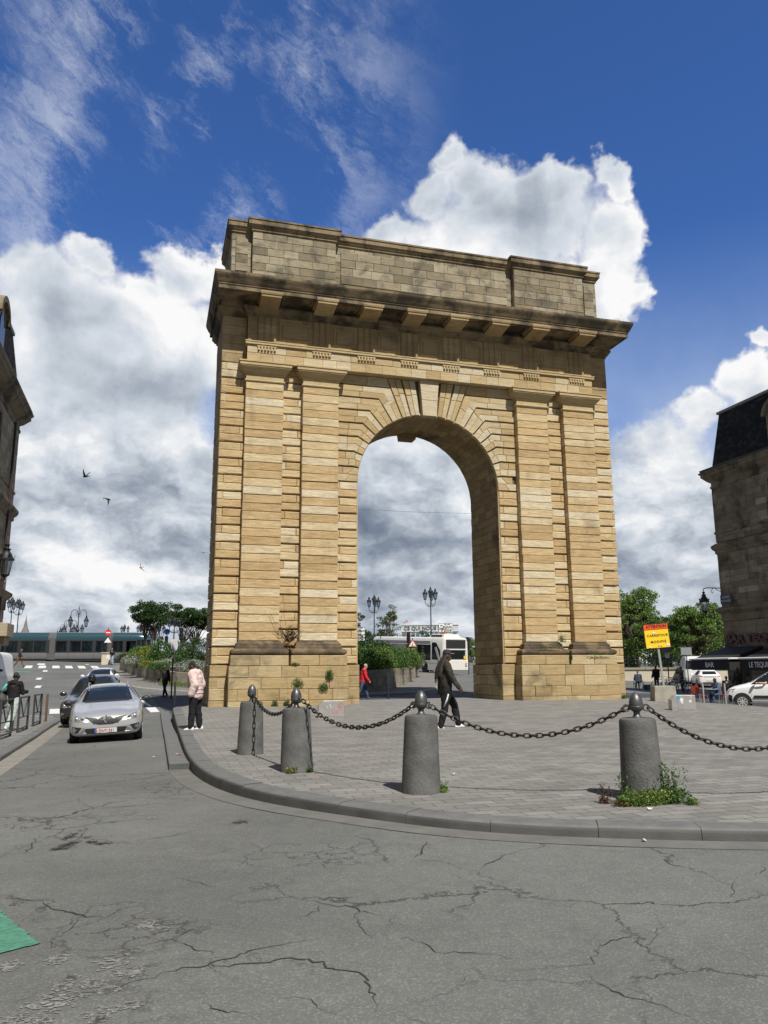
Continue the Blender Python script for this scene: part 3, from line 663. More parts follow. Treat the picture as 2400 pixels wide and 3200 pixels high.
# attic
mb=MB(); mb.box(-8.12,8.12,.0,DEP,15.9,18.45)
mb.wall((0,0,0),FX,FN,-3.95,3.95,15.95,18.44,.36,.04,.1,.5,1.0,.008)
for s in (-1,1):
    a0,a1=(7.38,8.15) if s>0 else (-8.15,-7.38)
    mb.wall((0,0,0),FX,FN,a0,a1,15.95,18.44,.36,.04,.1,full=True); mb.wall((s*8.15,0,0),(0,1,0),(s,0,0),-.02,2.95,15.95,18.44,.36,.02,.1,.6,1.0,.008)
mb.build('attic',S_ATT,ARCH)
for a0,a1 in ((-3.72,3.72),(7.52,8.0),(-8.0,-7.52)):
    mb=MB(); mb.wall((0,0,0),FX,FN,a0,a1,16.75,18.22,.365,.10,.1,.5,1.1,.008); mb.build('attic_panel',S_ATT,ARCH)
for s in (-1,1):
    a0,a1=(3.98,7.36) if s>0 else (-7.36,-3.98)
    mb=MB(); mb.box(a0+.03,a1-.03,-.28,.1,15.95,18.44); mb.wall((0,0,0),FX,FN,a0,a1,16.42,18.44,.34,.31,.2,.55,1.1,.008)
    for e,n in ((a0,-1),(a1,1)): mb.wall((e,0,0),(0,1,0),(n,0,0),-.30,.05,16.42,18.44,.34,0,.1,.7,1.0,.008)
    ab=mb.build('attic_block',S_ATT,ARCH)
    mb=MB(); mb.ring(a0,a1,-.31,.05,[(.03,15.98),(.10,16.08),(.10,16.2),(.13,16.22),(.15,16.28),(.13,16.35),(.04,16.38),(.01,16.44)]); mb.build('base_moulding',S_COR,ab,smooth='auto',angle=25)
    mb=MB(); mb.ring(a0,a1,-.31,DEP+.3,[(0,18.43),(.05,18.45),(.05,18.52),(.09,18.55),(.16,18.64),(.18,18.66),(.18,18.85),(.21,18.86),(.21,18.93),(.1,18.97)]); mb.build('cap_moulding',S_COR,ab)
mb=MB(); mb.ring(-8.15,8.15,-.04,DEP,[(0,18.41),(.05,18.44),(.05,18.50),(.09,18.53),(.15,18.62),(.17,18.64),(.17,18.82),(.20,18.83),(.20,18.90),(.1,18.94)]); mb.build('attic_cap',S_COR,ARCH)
# ------------------------------------------------------------------ more materials and tools
BLK=mat('black_iron',(.018,.018,.02),.45,0,.2,8); DKM=mat('dark_grey_metal',(.055,.057,.06),.5,.3,.2,12,.1,80)
GLASS=mat('dark_glass',(.012,.016,.018),.04,0,spec=.8); RUB=mat('tyre_rubber',(.02,.02,.02),.85); CHR=mat('chrome',(.55,.55,.55),.28,.9); STEEL=mat('brushed_steel',(.40,.39,.365),.42,.45,.15,4,.1,60)
SILV=mat('silver_paint',(.56,.57,.58),.30,.6,coat=.6); BLP=mat('black_paint',(.025,.028,.032),.25,.2,coat=.6); WHP=mat('white_paint',(.72,.72,.72),.35,0,.04,3,coat=.4)
WHT=mat('white_plastic',(.7,.7,.7),.5); PLB=mat('black_plastic',(.02,.02,.022),.55); LENS=mat('clear_lens',(.30,.31,.32),.08,.5,spec=.8); REDL=mat('red_lens',(.45,.02,.02),.2)
REDP=mat('red_print',(.45,.03,.03),.6); BLUP=mat('blue_print',(.03,.08,.42),.6); ORG=mat('orange_plastic',(.75,.16,.03),.4)
def frost(name,col,alpha):
    m=bpy.data.materials.new(name); m.use_nodes=True; g=NG(m.node_tree); g.n.clear(); MATS[name]=m
    t=g.node('ShaderNodeBsdfTransparent'); t.inputs[0].default_value=(*col,1); gl=g.node('ShaderNodeBsdfGlossy'); gl.inputs['Roughness'].default_value=.03; gl.inputs['Color'].default_value=(.9,.95,1,1)
    fr=g.node('ShaderNodeFresnel'); fr.inputs[0].default_value=1.5; mx=g.node('ShaderNodeMixShader'); g.put(mx.inputs[0],g.m('MULTIPLY_ADD',fr.outputs[0],.45,alpha)); g.l.new(t.outputs[0],mx.inputs[1]); g.l.new(gl.outputs[0],mx.inputs[2])
    o=g.node('ShaderNodeOutputMaterial'); g.l.new(mx.outputs[0],o.inputs[0]); return m
TGL=frost('tinted_glass',(.36,.43,.42),.0); LGL=frost('lantern_glass',(.7,.75,.78),.10)
def at(px,D,py=2130):
    d=fw+r2*((px-1200)/2476.888)+u2*((1600-py)/2476.888); p=CAM+d*D; return p.x,p.y
def text(name,body,size,mt,parent,loc,rot=(math.pi/2,0,0),w=None,ext=.004,bold=.0,align='CENTER',track=1.):
    cu=bpy.data.curves.new(name,'FONT'); cu.body=body; cu.size=size; cu.align_x=align; cu.align_y='CENTER'; cu.extrude=ext; cu.offset=bold; cu.resolution_u=3; cu.space_character=track
    o=bpy.data.objects.new(name,cu); COL.objects.link(o); bpy.context.view_layer.update()
    me=bpy.data.meshes.new_from_object(o.evaluated_get(bpy.context.evaluated_depsgraph_get())); bpy.data.objects.remove(o); bpy.data.curves.remove(cu)
    if w:
        c=[v.co.x for v in me.vertices]; k=w/(max(c)-min(c))
        for v in me.vertices: v.co.x*=k
    me.materials.clear(); me.materials.append(mt); o=bpy.data.objects.new(name,me); COL.objects.link(o); o.location=loc; o.rotation_euler=rot
    if parent: o.parent=parent
    return o
from mathutils.bvhtree import BVHTree
def bvh_of(o):
    bpy.context.view_layer.update(); return BVHTree.FromObject(o,bpy.context.evaluated_depsgraph_get())
def patch(bv,outline,ax,name,mt,parent,off=.006,step=.06,thick=.012,smooth=True):
    """shape given in the front/rear (x,z), side (y,z) or top (x,y) view, laid onto the surface of a body"""
    import bmesh
    bm=bmesh.new(); fc=bm.faces.new([bm.verts.new((a,b,0)) for a,b in outline])
    xs=[p[0] for p in outline]; ys=[p[1] for p in outline]
    for q,lo,hi in ((0,min(xs),max(xs)),(1,min(ys),max(ys))):
        n=max(1,int((hi-lo)/step)); 
        for k in range(1,n):
            t=lo+(hi-lo)*k/n
            bmesh.ops.bisect_plane(bm,geom=bm.verts[:]+bm.edges[:]+bm.faces[:],plane_co=(t,0,0) if q==0 else (0,t,0),plane_no=(1,0,0) if q==0 else (0,1,0),dist=1e-5)
    D={'front':Vector((0,-1,0)),'rear':Vector((0,1,0)),'right':Vector((-1,0,0)),'left':Vector((1,0,0)),'top':Vector((0,0,-1))}[ax]
    P3=lambda a,b:{'front':Vector((a,20,b)),'rear':Vector((a,-20,b)),'right':Vector((20,a,b)),'left':Vector((-20,a,b)),'top':Vector((a,b,20))}[ax]
    for v in bm.verts:
        o=P3(v.co.x,v.co.y); h,n,_,_=bv.ray_cast(o,D)
        if h is None:
            o2=o+D*19; h,n,_,_=bv.find_nearest(o2)
            v.co=h-D*off
        else: v.co=h+(n*.5-D*.7)*off
    be=[e for e in bm.edges if len(e.link_faces)==1]; r=bmesh.ops.extrude_edge_only(bm,edges=be)
    for v in [q for q in r['geom'] if isinstance(q,bmesh.types.BMVert)]: v.co+=D*thick
    bmesh.ops.recalc_face_normals(bm,faces=bm.faces[:])
    me=bpy.data.meshes.new(name); bm.to_mesh(me); bm.free(); me.materials.append(mt)
    if smooth: me.shade_smooth(); me.set_sharp_from_angle(angle=R(40))
    o=bpy.data.objects.new(name,me); COL.objects.link(o); o.parent=parent; return o
def mir(P): return [(-a,b) for a,b in P][::-1]
def both(bv,P,ax,name,mt,par,**k): return [patch(bv,P,ax,name,mt,par,**k),patch(bv,mir(P),ax,name,mt,par,**k)]
def sides(bv,P,name,mt,par,**k): return [patch(bv,P,'right',name,mt,par,**k),patch(bv,P,'left',name,mt,par,**k)]
def shell(st,mt,parent,name='body',sub=2):
    """st: (y, z_bottom, W, z_belt, x_top, z_top)"""
    mb=MB(); L=[]
    for y,zb,w,zbelt,xt,zt in st:
        h=[(0,zb),(w*.55,zb),(w*.86,zb+.01),(w*.975,zb+.12),(w,(zb+zbelt)*.5),(w*.985,zbelt-.10),(w*.945,zbelt),((w*.945+xt)/2,(zbelt+zt)/2+.01),(xt,zt-.05),(xt*.72,zt-.008),(0,zt)]
        L.append([(a,y,b) for a,b in h]+[(-a,y,b) for a,b in h[-2:0:-1]])
    mb.loft(L); return mb.build(name,mt,parent,smooth=True,sub=sub)
def wheel(parent,x,y,r=.32,w=.21,rim=None,spokes=5):
    s=1 if x>0 else -1
    mb=MB(); mb.M=Matrix.Translation((x,y,r))@Matrix.Rotation(math.pi/2,4,'Y')
    mb.lathe([(r*.62,-w/2),(r*.94,-w/2),(r,-w*.3),(r,w*.3),(r*.94,w/2),(r*.62,w/2)],n=28); t=mb.build('wheel',RUB,parent,smooth='auto')
    mb=MB(); mb.M=Matrix.Translation((x+s*(w/2-.005),y,r))@Matrix.Rotation(math.pi/2*s,4,'Y')
    mb.lathe([(r*.64,-.03),(r*.66,.012),(r*.58,.012),(r*.56,-.02),(.07,-.0),(.05,.012),(0.001,.012)],n=24)
    for k in range(spokes):
        a=k*2*math.pi/spokes; c,q=math.cos(a),math.sin(a)
        mb.loft([[(c*d-q*e,q*d+c*e,z) for e,z in ((-.03,-.02),(.03,-.02),(.025,.016),(-.025,.016))] for d in (.05,r*.62)])
    mb.build('rim',rim or STEEL,t,smooth='auto')
def mirror(parent,x,y,z,mt):
    s=1 if x>0 else -1
    mb=MB(); mb.M=Matrix.Translation((x,y,z)); mb.ball((s*.06,0,0),(.12,.06,.075),10,7); mb.box(-.08 if s>0 else .0,.0 if s>0 else .08,-.02,.02,-.05,-.02); mb.build('mirror',mt,parent,smooth='auto')
def plate(bv,ax,parent,cz,body,w=.52,h=.11,col=REDP,back=None,cx=0):
    p=patch(bv,[(cx-w/2,cz-h/2),(cx+w/2,cz-h/2),(cx+w/2,cz+h/2),(cx-w/2,cz+h/2)],ax,'number_plate',back or WHT,parent,off=.02,step=1,smooth=False)
    D=1 if ax=='front' else -1; y=max(D*v.co.y for v in p.data.vertices)*D
    if body: text('plate_text',body,h*.8,col,p,(cx+(.02 if D>0 else 0),y+D*.002,cz),(math.pi/2,0,math.pi if D>0 else 0),w=w*.82,ext=.003,bold=.0)
    return p,y
def hatch_stations(H=1.45,W=.915,zb=.20,L=4.3,belt=.93,est=False):
    k=H-1.45
    return [(2.16,.34,.50,.50,.40,.56),(2.12,.24,.76,.60,.55,.665),(2.0,.19,.85,.69,.62,.755),(1.75,.18,.885,.77,.62,.83),(1.35,zb,W*.985,.84,.62,.90),(.98,zb,W,.89,.62,.955),(.72,zb,W,.92,.63,1.02),(.35,zb,W,.94,.60,1.22+k*.5),(-.08,zb,W,.95,.565,1.385+k),(-.5,zb,W,.96,.56,1.44+k),(-1.05,zb,W,.97,.56,1.445+k),(-1.5,zb,W*.99,.98,.54,1.405+k),(-1.85,zb+.02,W*.97,.99,.52,1.24+k*.6),(-2.02,.24,W*.94,.95,.60,1.03),(-2.1,.28,W*.88,.80,.62,.90),(-2.13,.36,W*.74,.64,.55,.70)]
def car(name,label,paint,loc,rz,H=1.45,front=True,rear=False,plate_txt=None,group=None,roll=0,windows=True,rimspokes=5):
    t=empty(name,loc,rz,label,'car',group); t.rotation_euler=(0,roll,rz)
    b=shell(hatch_stations(H),paint,t); bv=bvh_of(b); k=H-1.45
    for x in (-.77,.77):
        for y in (1.33,-1.28): wheel(t,x,y,.325,.21,spokes=rimspokes)
    arch=lambda yc:[(yc+.385*math.cos(a),.325+.385*math.sin(a)) for a in np.linspace(-.15,math.pi+.15,17)]
    for yc in (1.33,-1.28): sides(bv,arch(yc),'wheel_arch',PLB,t,off=.003)
    patch(bv,[(-.64,1.0+k*.2),(.64,1.0+k*.2),(.52,1.365+k),(.3,1.385+k),(-.3,1.385+k),(-.52,1.365+k)],'front','windscreen',GLASS,t,off=.006)
    sides(bv,[(.42,.985),(-1.45,1.02),(-1.62,1.10),(-1.38,1.29+k),(-.55,1.35+k),(-.08,1.32+k),(.25,1.15+k*.5)],'side_window',GLASS,t)
    for yy in (.42,-.55): sides(bv,[(yy,.25),(yy+.008,.25),(yy-.02,.96),(yy-.028,.96)],'door_gap',PLB,t,off=.002,step=.1)
    for yy in (-.35,-1.2): sides(bv,[(yy,.84),(yy+.16,.845),(yy+.16,.87),(yy,.865)],'door_handle',paint,t,off=.02)
    for x in (-.93,.93): mirror(t,x,.52,1.0,PLB if paint is SILV else paint)
    sides(bv,[(.95,.2),(-.95,.2),(-.95,.27),(.95,.27)],'sill',PLB,t,off=.004)
    if front:
        for h in both(bv,[(.46,.60),(.60,.685),(.80,.745),(.87,.70),(.83,.60),(.66,.565)],'front','headlight',LENS,t,off=.005):
            s=1 if h.data.vertices[0].co.x>0 else -1
            mb=MB(); y0=max(v.co.y for v in h.data.vertices)
            hh,_,_,_=bv.ray_cast(Vector((s*.68,20,.635)),Vector((0,-1,0))); mb.ball((s*.68,hh.y+.0,.635),(.05,.025,.045),10,6); mb.build('projector',CHR,h,smooth=True)
            hh,_,_,_=bv.ray_cast(Vector((s*.56,20,.62)),Vector((0,-1,0))); mb=MB(); mb.ball((s*.56,hh.y,.615),(.04,.02,.035),10,6); mb.build('lamp',PLB,h,smooth=True)
        gr=patch(bv,[(-.50,.655),(-.42,.615),(-.30,.52),(-.16,.475),(.16,.475),(.30,.52),(.42,.615),(.50,.655),(.2,.615),(.1,.66),(-.1,.66),(-.2,.615)],'front','grille',PLB,t,off=.008)
        for zz in (.505,.545,.585): patch(bv,[(-.30+.0,zz),(.30,zz),(.30,zz+.009),(-.30,zz+.009)],'front','grille_bar',DKM,gr,off=.014,step=.1)
        patch(bv,[(-.50,.665),(-.2,.625),(-.2,.64),(-.49,.68)],'front','chrome_strip',CHR,gr,off=.016,step=.1); patch(bv,[(.2,.625),(.50,.665),(.49,.68),(.2,.64)],'front','chrome_strip',CHR,gr,off=.016,step=.1)
        if paint is SILV:
            e=patch(bv,[(0,.50),(.072,.60),(0,.70),(-.072,.60)],'front','emblem',CHR,t,off=.03,step=.2,thick=.03,smooth=False)
            patch(bv,[(0,.56),(.03,.60),(0,.64),(-.03,.60)],'front','emblem_core',PLB,e,off=.034,step=.2,thick=.01,smooth=False)
        patch(bv,[(-.52,.40),(.52,.40),(.44,.265),(-.44,.265)],'front','lower_intake',PLB,t,off=.006)
        both(bv,[(.56,.43),(.84,.47),(.86,.36),(.80,.30),(.66,.305)],'front','fog_lamp_recess',PLB,t,off=.006); both(bv,[(.70,.345),(.77,.345),(.79,.38),(.77,.415),(.70,.415),(.68,.38)],'front','fog_lamp',LENS,t,off=.014)
        both(bv,[(.47,.395),(.52,.43),(.63,.30),(.60,.27)],'front','bumper_blade',CHR if paint is SILV else paint,t,off=.02)
        patch(bv,[(-.62,.225),(.62,.225),(.62,.262),(-.62,.262)],'front','bumper_lip',CHR if paint is SILV else PLB,t,off=.03)
        p,y=plate(bv,'front',t,.335,plate_txt)
        if plate_txt: 
            mb=MB(); mb.box(.215,.262,y-.004,y+.004,.281,.389); mb.build('country_band',BLUP,p)
        patch(bv,[(-.55,.985),(.55,.985),(.60,1.02),(-.60,1.02)],'front','cowl',PLB,t,off=.012)
        if H<1.5:
            for s in (-1,1):
                mb=MB(); mb.tube([(s*.50,.0,1.41),(s*.52,-.4,1.475),(s*.52,-1.0,1.48),(s*.5,-1.45,1.43)],.014,6); mb.build('roof_rail',STEEL,t,smooth=True)
    if rear:
        patch(bv,[(-.56,1.02),(.56,1.02),(.48,1.27+k),(-.48,1.27+k)],'rear','rear_window',GLASS,t)
        both(bv,[(.52,.80),(.84,.86),(.84,.95),(.60,.93)],'rear','tail_lamp',REDL,t,off=.01)
        patch(bv,[(-.55,.27),(.55,.27),(.60,.40),(-.60,.40)],'rear','lower_bumper',PLB,t,off=.006); plate(bv,'rear',t,.56,None)
        patch(bv,[(-.5,.80),(.5,.80),(.5,.86),(-.5,.86)],'rear','trim_strip',PLB,t,off=.006)
    return t,bv
c,_=car('parked_car','silver car facing the camera with red lettered number plate','#',(0,0,0),0) if False else (None,None)
CARG='cars queuing in the street left of the arch'
x,y=at(316,48.5); XW,YW=x,y
sc_,bvS=car('silver_car','silver car at the head of the queue with dark roof rails and red lettered plate',SILV,(-11.48,-5.75,float(zr(-11.5,-5.7))+.0),math.pi+R(1.5),1.45,plate_txt='2-DHY-361',group=CARG,roll=R(2.9))
car('black_car','black car second in the queue, behind the silver car',BLP,(-12.3,1.6,float(zr(-12.3,1.6))+.10),math.pi-R(4),1.64,group=CARG,roll=R(2))
car('white_car','white hatchback third in the queue, mostly hidden behind the black car',WHP,(XW,YW,float(zr(XW,YW))-.03),math.pi-R(6),1.47,group=CARG,roll=R(1.5))
x,y=at(2205,66); car('white_car','white hatchback seen from behind, parked beyond the cafe chairs',WHP,(x,y,float(zr(x,y))),R(-28),1.45,front=False,rear=True)
# small white van on the right, seen from its left side
def van_stations(): 
    return [(2.2,.40,.52,.56,.44,.62),(2.14,.30,.76,.70,.58,.80),(1.98,.24,.85,.84,.64,.96),(1.65,.22,.90,.95,.66,1.07),(1.25,.22,.915,1.02,.66,1.15),(1.0,.22,.92,1.05,.66,1.26),(.6,.22,.92,1.07,.66,1.52),(.2,.22,.92,1.09,.67,1.76),(-.2,.22,.92,1.10,.68,1.83),(-1.0,.22,.92,1.10,.69,1.85),(-1.9,.22,.92,1.10,.69,1.83),(-2.15,.24,.91,1.08,.68,1.77),(-2.2,.32,.86,1.0,.64,1.6)]
nx_,ny_=at(2266,38.2); VX,VY=nx_+1.55,ny_-1.55
van=empty('delivery_van',(VX,VY,float(zr(VX,VY))+.04),R(45),'small white delivery van with a lettered sticker and an arm out of its window','van')
b=shell(van_stations(),WHP,van); bv=bvh_of(b)
for x in (-.80,.80):
    for y in (1.42,-1.35): wheel(van,x,y,.33,.22,mat('steel_rim',(.5,.5,.5),.5,.3),8)
for yc in (1.42,-1.35): sides(bv,[(yc+.41*math.cos(a),.33+.41*math.sin(a)) for a in np.linspace(-.2,math.pi+.2,17)],'wheel_arch',PLB,van,off=.003)
sides(bv,[(1.02,1.12),(.05,1.15),(.02,1.66),(.22,1.67),(.45,1.57)],'side_window',GLASS,van)
patch(bv,[(-.68,1.20),(.68,1.20),(.56,1.72),(-.56,1.72)],'front','windscreen',GLASS,van); both(bv,[(.5,.78),(.84,.92),(.86,.74),(.6,.68)],'front','headlight',LENS,van)
patch(bv,[(-.6,.36),(.6,.36),(.7,.62),(-.7,.62)],'front','front_bumper',PLB,van,off=.01); sides(bv,[(2.05,.30),(1.86,.26),(1.84,.60),(2.0,.66)],'bumper_corner',PLB,van)
sides(bv,[(.98,.48),(-.95,.48),(-.95,.62),(.90,.62)],'rub_strip',PLB,van,off=.015); sides(bv,[(-.05,.88),(.12,.88),(.12,.93),(-.05,.93)],'door_handle',PLB,van,off=.03)
for yy,z1 in ((1.02,1.1),(-.08,1.72),(-1.0,1.72)): sides(bv,[(yy,.26),(yy+.009,.26),(yy+.009,z1),(yy,z1)],'door_gap',PLB,van,off=.002,step=.15)
st=patch(bv,[(-.30,1.12),(-1.0,1.12),(-1.0,1.66),(-.33,1.66),(-.24,1.5)],'left','sticker',WHT,van,off=.008); 
stx=min(v.co.x for v in st.data.vertices)
for body,zz,m_ in (('ke',1.46,BLUP),('LIVRE',1.24,REDP)):
    if body=='ke': text('sticker_text',body,.34,m_,st,(stx-.02,-.62,zz),(math.pi/2,0,-math.pi/2),w=.42,bold=.01)
mb=MB(); mb.box(stx-.012,stx-.002,-.96,-.34,1.19,1.27); mb.build('sticker_band',REDP,st)
mirror(van,-.96,.82,1.18,PLB); sides(bv,[(-.95,1.75),(.1,1.77),(.1,1.79),(-.95,1.77)],'roof_gutter',WHP,van,off=.01)
# large white van front, cut by the left building
def bigvan(name,label,loc,rz,paint=WHP):
    t=empty(name,loc,rz,label,'van')
    b=shell([(2.9,.36,.60,.60,.5,.70),(2.84,.3,.82,.78,.62,.90),(2.6,.26,.93,.98,.70,1.14),(2.2,.24,.98,1.15,.74,1.32),(1.9,.24,.99,1.2,.76,1.60),(1.5,.24,1.0,1.22,.78,2.1),(1.1,.24,1.0,1.25,.80,2.42),(.3,.24,1.0,1.25,.82,2.5),(-1.5,.24,1.0,1.25,.82,2.5),(-2.7,.24,1.0,1.25,.82,2.48),(-2.9,.3,.97,1.2,.8,2.3)],paint,t); bv=bvh_of(b)
    for x in (-.88,.88):
        for y in (1.95,-1.6): wheel(t,x,y,.36,.24)
    for yc in (1.95,-1.6): sides(bv,[(yc+.44*math.cos(a),.36+.44*math.sin(a)) for a in np.linspace(-.2,math.pi+.2,17)],'wheel_arch',PLB,t,off=.003)
    patch(bv,[(-.80,1.32),(.80,1.32),(.70,2.1),(-.70,2.1)],'front','windscreen',GLASS,t); both(bv,[(.55,.86),(.88,1.0),(.92,.80),(.62,.76)],'front','headlight',LENS,t)
    patch(bv,[(-.5,.74),(.5,.74),(.55,.98),(-.55,.98)],'front','grille',PLB,t); patch(bv,[(-.9,.36),(.9,.36),(.9,.66),(-.9,.66)],'front','front_bumper',PLB,t,off=.015)
    sides(bv,[(1.75,1.3),(.75,1.3),(.75,1.95),(1.25,1.98)],'side_window',GLASS,t); mirror(t,-1.08,1.6,1.45,PLB); mirror(t,1.08,1.6,1.45,PLB); plate(bv,'front',t,.5,None); return t,bv
x,y=at(2,42); t_,_=bigvan('white_van','large white van nosing out past the corner of the left building',(x-1.3,y+2.9,float(zr(x,y))+.1),math.pi-R(3))
x,y=at(2165,72); t2,bv2=bigvan('white_van','white panel van parked in front of the white hatchback by the quay wall',(x,y,float(zr(x,y))-.1),R(-30))
both(bv2,[(.1,1.35),(.85,1.35),(.78,2.1),(.1,2.1)],'rear','rear_window',GLASS,t2)
# ------------------------------------------------------------------ tram
TA=Vector((*at(-70,86),0)); TB=Vector((*at(481,88.5),0)); td=(TB-TA).normalized(); tn=Vector((td.y,-td.x,0))  # tn points to the street side
TL=(TB-TA).length; tz0=float(zr(TA.x,TA.y)); tz1=float(zr(TB.x,TB.y))
tram=empty('tram',(TA.x,TA.y,2.22),math.atan2(td.y,td.x),'teal roofed tram with dark windows crossing behind the zebra crossing','tram')
TEAL=mat('teal_paint',(.032,.075,.092),.22,.3,coat=.7); TGR=mat('tram_grey_panel',(.20,.20,.205),.4,.3,.06,2); BEL=mat('grey_bellows',(.13,.13,.135),.7)
def tram_car(x0,x1,nose=0):
    prof=[(-1.15,.32),(-1.25,.55),(-1.25,1.02)]; 
    def sec(x,pts): return [(x,a,b) for a,b in pts]
    mb=MB(); lo=[(-1.18,.36),(-1.25,.5),(-1.25,1.05),(1.25,1.05),(1.25,.5),(1.18,.36)]; mb.loft([sec(x0,lo),sec(x1-nose*.3,lo)]); body=mb.build('lower_panel',TGR,tram,smooth='auto')
    mb=MB(); up_=[(-1.25,2.42)]+[(-1.25*math.cos(q)**.55,2.42+.86*math.sin(q)**.8) for q in np.linspace(.2,math.pi/2,7)]; up_=up_+[(-a,b) for a,b in up_[-2::-1]]
    ends=[sec(x0,up_),sec(x1-nose,up_)]
    if nose:
        for k in (.35,.65,.9,1.0): ends.append([(x1-nose+nose*k*(1-.25*(b-2.4)),a*(1-.42*k**3),2.42+(b-2.42)*(1-.62*k**2)) for _,a,b in ends[1]])
    mb.loft(ends); mb.build('roof',TEAL,tram,smooth='auto')
    wi=[(-1.235,1.05),(-1.235,2.43),(1.235,2.43),(1.235,1.05)]
    e1=x1-nose
    for s in (-1,1):
        mb=MB(); mb.loft([[(x0,s*1.21,1.05),(x0,s*1.21,2.43),(x0,s*1.235,2.43),(x0,s*1.235,1.05)],[(e1,s*1.21,1.05),(e1,s*1.21,2.43),(e1,s*1.235,2.43),(e1,s*1.235,1.05)]])
        mb.build('window_band',TGL,tram)
    xs_=np.linspace(x0,e1,max(3,int((e1-x0)/1.35)+1))
    mb=MB()
    for k,xx in enumerate(xs_):
        w=.18 if k%2 else .06
        for s in (-1,1): mb.box(xx-w,xx+w,s*1.25-.02,s*1.25+.02,1.05,2.43)
    mb.box(x0,e1,-1.262,-1.245,2.28,2.43); mb.box(x0,e1,-1.262,-1.245,1.04,1.13); mb.box(x0,e1,1.245,1.262,2.25,2.43)
    mb.build('window_pillars',PLB,tram)
    mb=MB(); mb.box(x0+.05,e1-.05,-1.1,1.1,.5,.62); mb.box(x0+.1,e1-.1,-1.12,1.12,.14,.36); mb.build('underframe',PLB,tram)
    mb=MB(); xx=x0+.8
    while xx<e1-.9:
        for yy in (-.95,-.5,.5,.95):
            mb.box(xx,xx+.42,yy-.2,yy+.2,1.0,1.12); mb.box(xx-.05,xx+.05,yy-.2,yy+.2,1.0,1.72)
        xx+=1.7
    mb.build('seats',mat('seat_fabric',(.12,.16,.15),.9),tram)
    for k in range(1,len(xs_)-1,2):
        mb=MB()
        mb.box(xs_[k]-.012,xs_[k]+.012,-1.256,-1.249,.45,1.05); mb.build('panel_joint',PLB,tram)
    if nose:
        mb=MB(); L=[]
        for k in (0,.35,.65,.9,1.0):
            L.append([(e1+nose*k*(1-.12*(z-.4)**1.2),s*1.245*(1-.40*k**3),z) for s,z in ((-1,.4),(-1,1.05),(-1,1.6),(-1,2.43),(1,2.43),(1,1.6),(1,1.05),(1,.4))])
        mb.loft(L); cab=mb.build('cab',GLASS,tram,smooth='auto')
for a,b,n in ((.0,.392,0),(.437,.728,0),(.759,1.,1.9)): tram_car(a*TL,b*TL,n)
for a,gw in ((.392,.045),(.728,.031)):
    mb=MB(); n=15
    for q in range(n):
        x0=(a+gw*q/n)*TL; x1=x0+gw*TL/n*.7; pr=[(-1.16,.3),(-1.2,2.6),(-1.05,3.0),(-.7,3.2),(.7,3.2),(1.05,3.0),(1.2,2.6),(1.16,.3)]
        mb.loft([[(x0,u,v) for u,v in pr],[(x0+.02,u*1.035,v*1.01) for u,v in pr],[(x1,u*1.035,v*1.01) for u,v in pr],[(x1+.02,u,v) for u,v in pr]])
    mb.build('bellows',BEL,tram)
text('destination',"B - 20:40",.17,mat('led_text',(.8,.8,.8),.5),tram,(TL-3.4,-1.2,2.75),(math.pi/2-.6,0,0)) if False else None
# ------------------------------------------------------------------ bus (seen from its rear corner)
BA=at(1430,61); BD=Vector((math.sin(R(-14)),math.cos(R(-14)),0))
busyaw=R(-31)
bus=empty('city_bus',(BA[0],BA[1],float(zr(*BA))+.02),0,'white articulated city bus turning behind the arch, seen from its rear corner','bus')
# local: x across (rear face at x=0..), long axis runs to -x ; rear face towards +x/-y
bx=Vector((at(1165,84)[0]-at(1358,62)[0],at(1165,84)[1]-at(1358,62)[1],0)).normalized()   # from rear corner along the side
p0=at(1384,65); bus.location=(p0[0],p0[1],float(zr(*p0))+.0); bus.rotation_euler=(0,-R(2.6),R(101))
# local +x runs forward along the bus; near side is at y=0, far side y=-2.5
CREAM=mat('bus_white',(.66,.65,.61),.35,0,.05,2,coat=.4)
BLn=13.
mb=MB(); sec=[(0,.32),(0,1.15),(.03,2.75),(.14,2.98),(.4,3.06),(2.1,3.06),(2.36,2.98),(2.47,2.75),(2.5,1.15),(2.5,.32)]
def bsec(x,ins=0,dz=0): return [(x,-(a+(ins if a<1.25 else -ins)),b-(dz if b>2 else 0)) for a,b in sec]
mb.loft([bsec(-.0,.10,.10),bsec(.08,.03,.03),bsec(.2),bsec(BLn)]); body=mb.build('body',CREAM,bus,smooth='auto',angle=30)
mb=MB(); mb.box(2.0,BLn,-.02,.02,1.12,2.42); mb.box(2.0,BLn,-2.52,-2.48,1.12,2.42); mb.build('side_windows',GLASS,bus)
mb=MB()
for xx in np.arange(3.2,BLn,1.6): mb.box(xx-.03,xx+.03,.015,.024,1.12,2.42)
mb.build('window_pillars',PLB,bus)
mb=MB(); mb.loft([[(x,.012+q,z) for x,z in ((.35,1.2),(1.75,1.2),(1.75,2.62),(1.1,2.62),(.45,2.0))] for q in (0,.012)]); mb.build('rear_side_window',GLASS,bus)
mb=MB(); mb.loft([[(x,.026+q,z) for x,z in ((.25,.95),(.55,.95),(1.25,2.1),(1.25,2.25),(1.0,2.25))] for q in (0,.012)]); mb.build('side_arch_panel',CREAM,bus)
mb=MB(); mb.box(-.03,.03,-2.2,-.3,2.12,2.86); mb.build('destination_panel',PLB,bus)
mb=MB(); mb.box(-.05,.02,-2.15,-.55,1.28,1.98); mb.build('rear_window',GLASS,bus)
mb=MB(); mb.box(-.06,.02,-2.38,-.12,2.02,2.12); mb.box(-.06,.02,-.5,-.1,.9,2.02); mb.box(-.06,.02,-2.4,-2.2,.9,2.02); mb.build('rear_frame',CREAM,bus,bevel=.02)
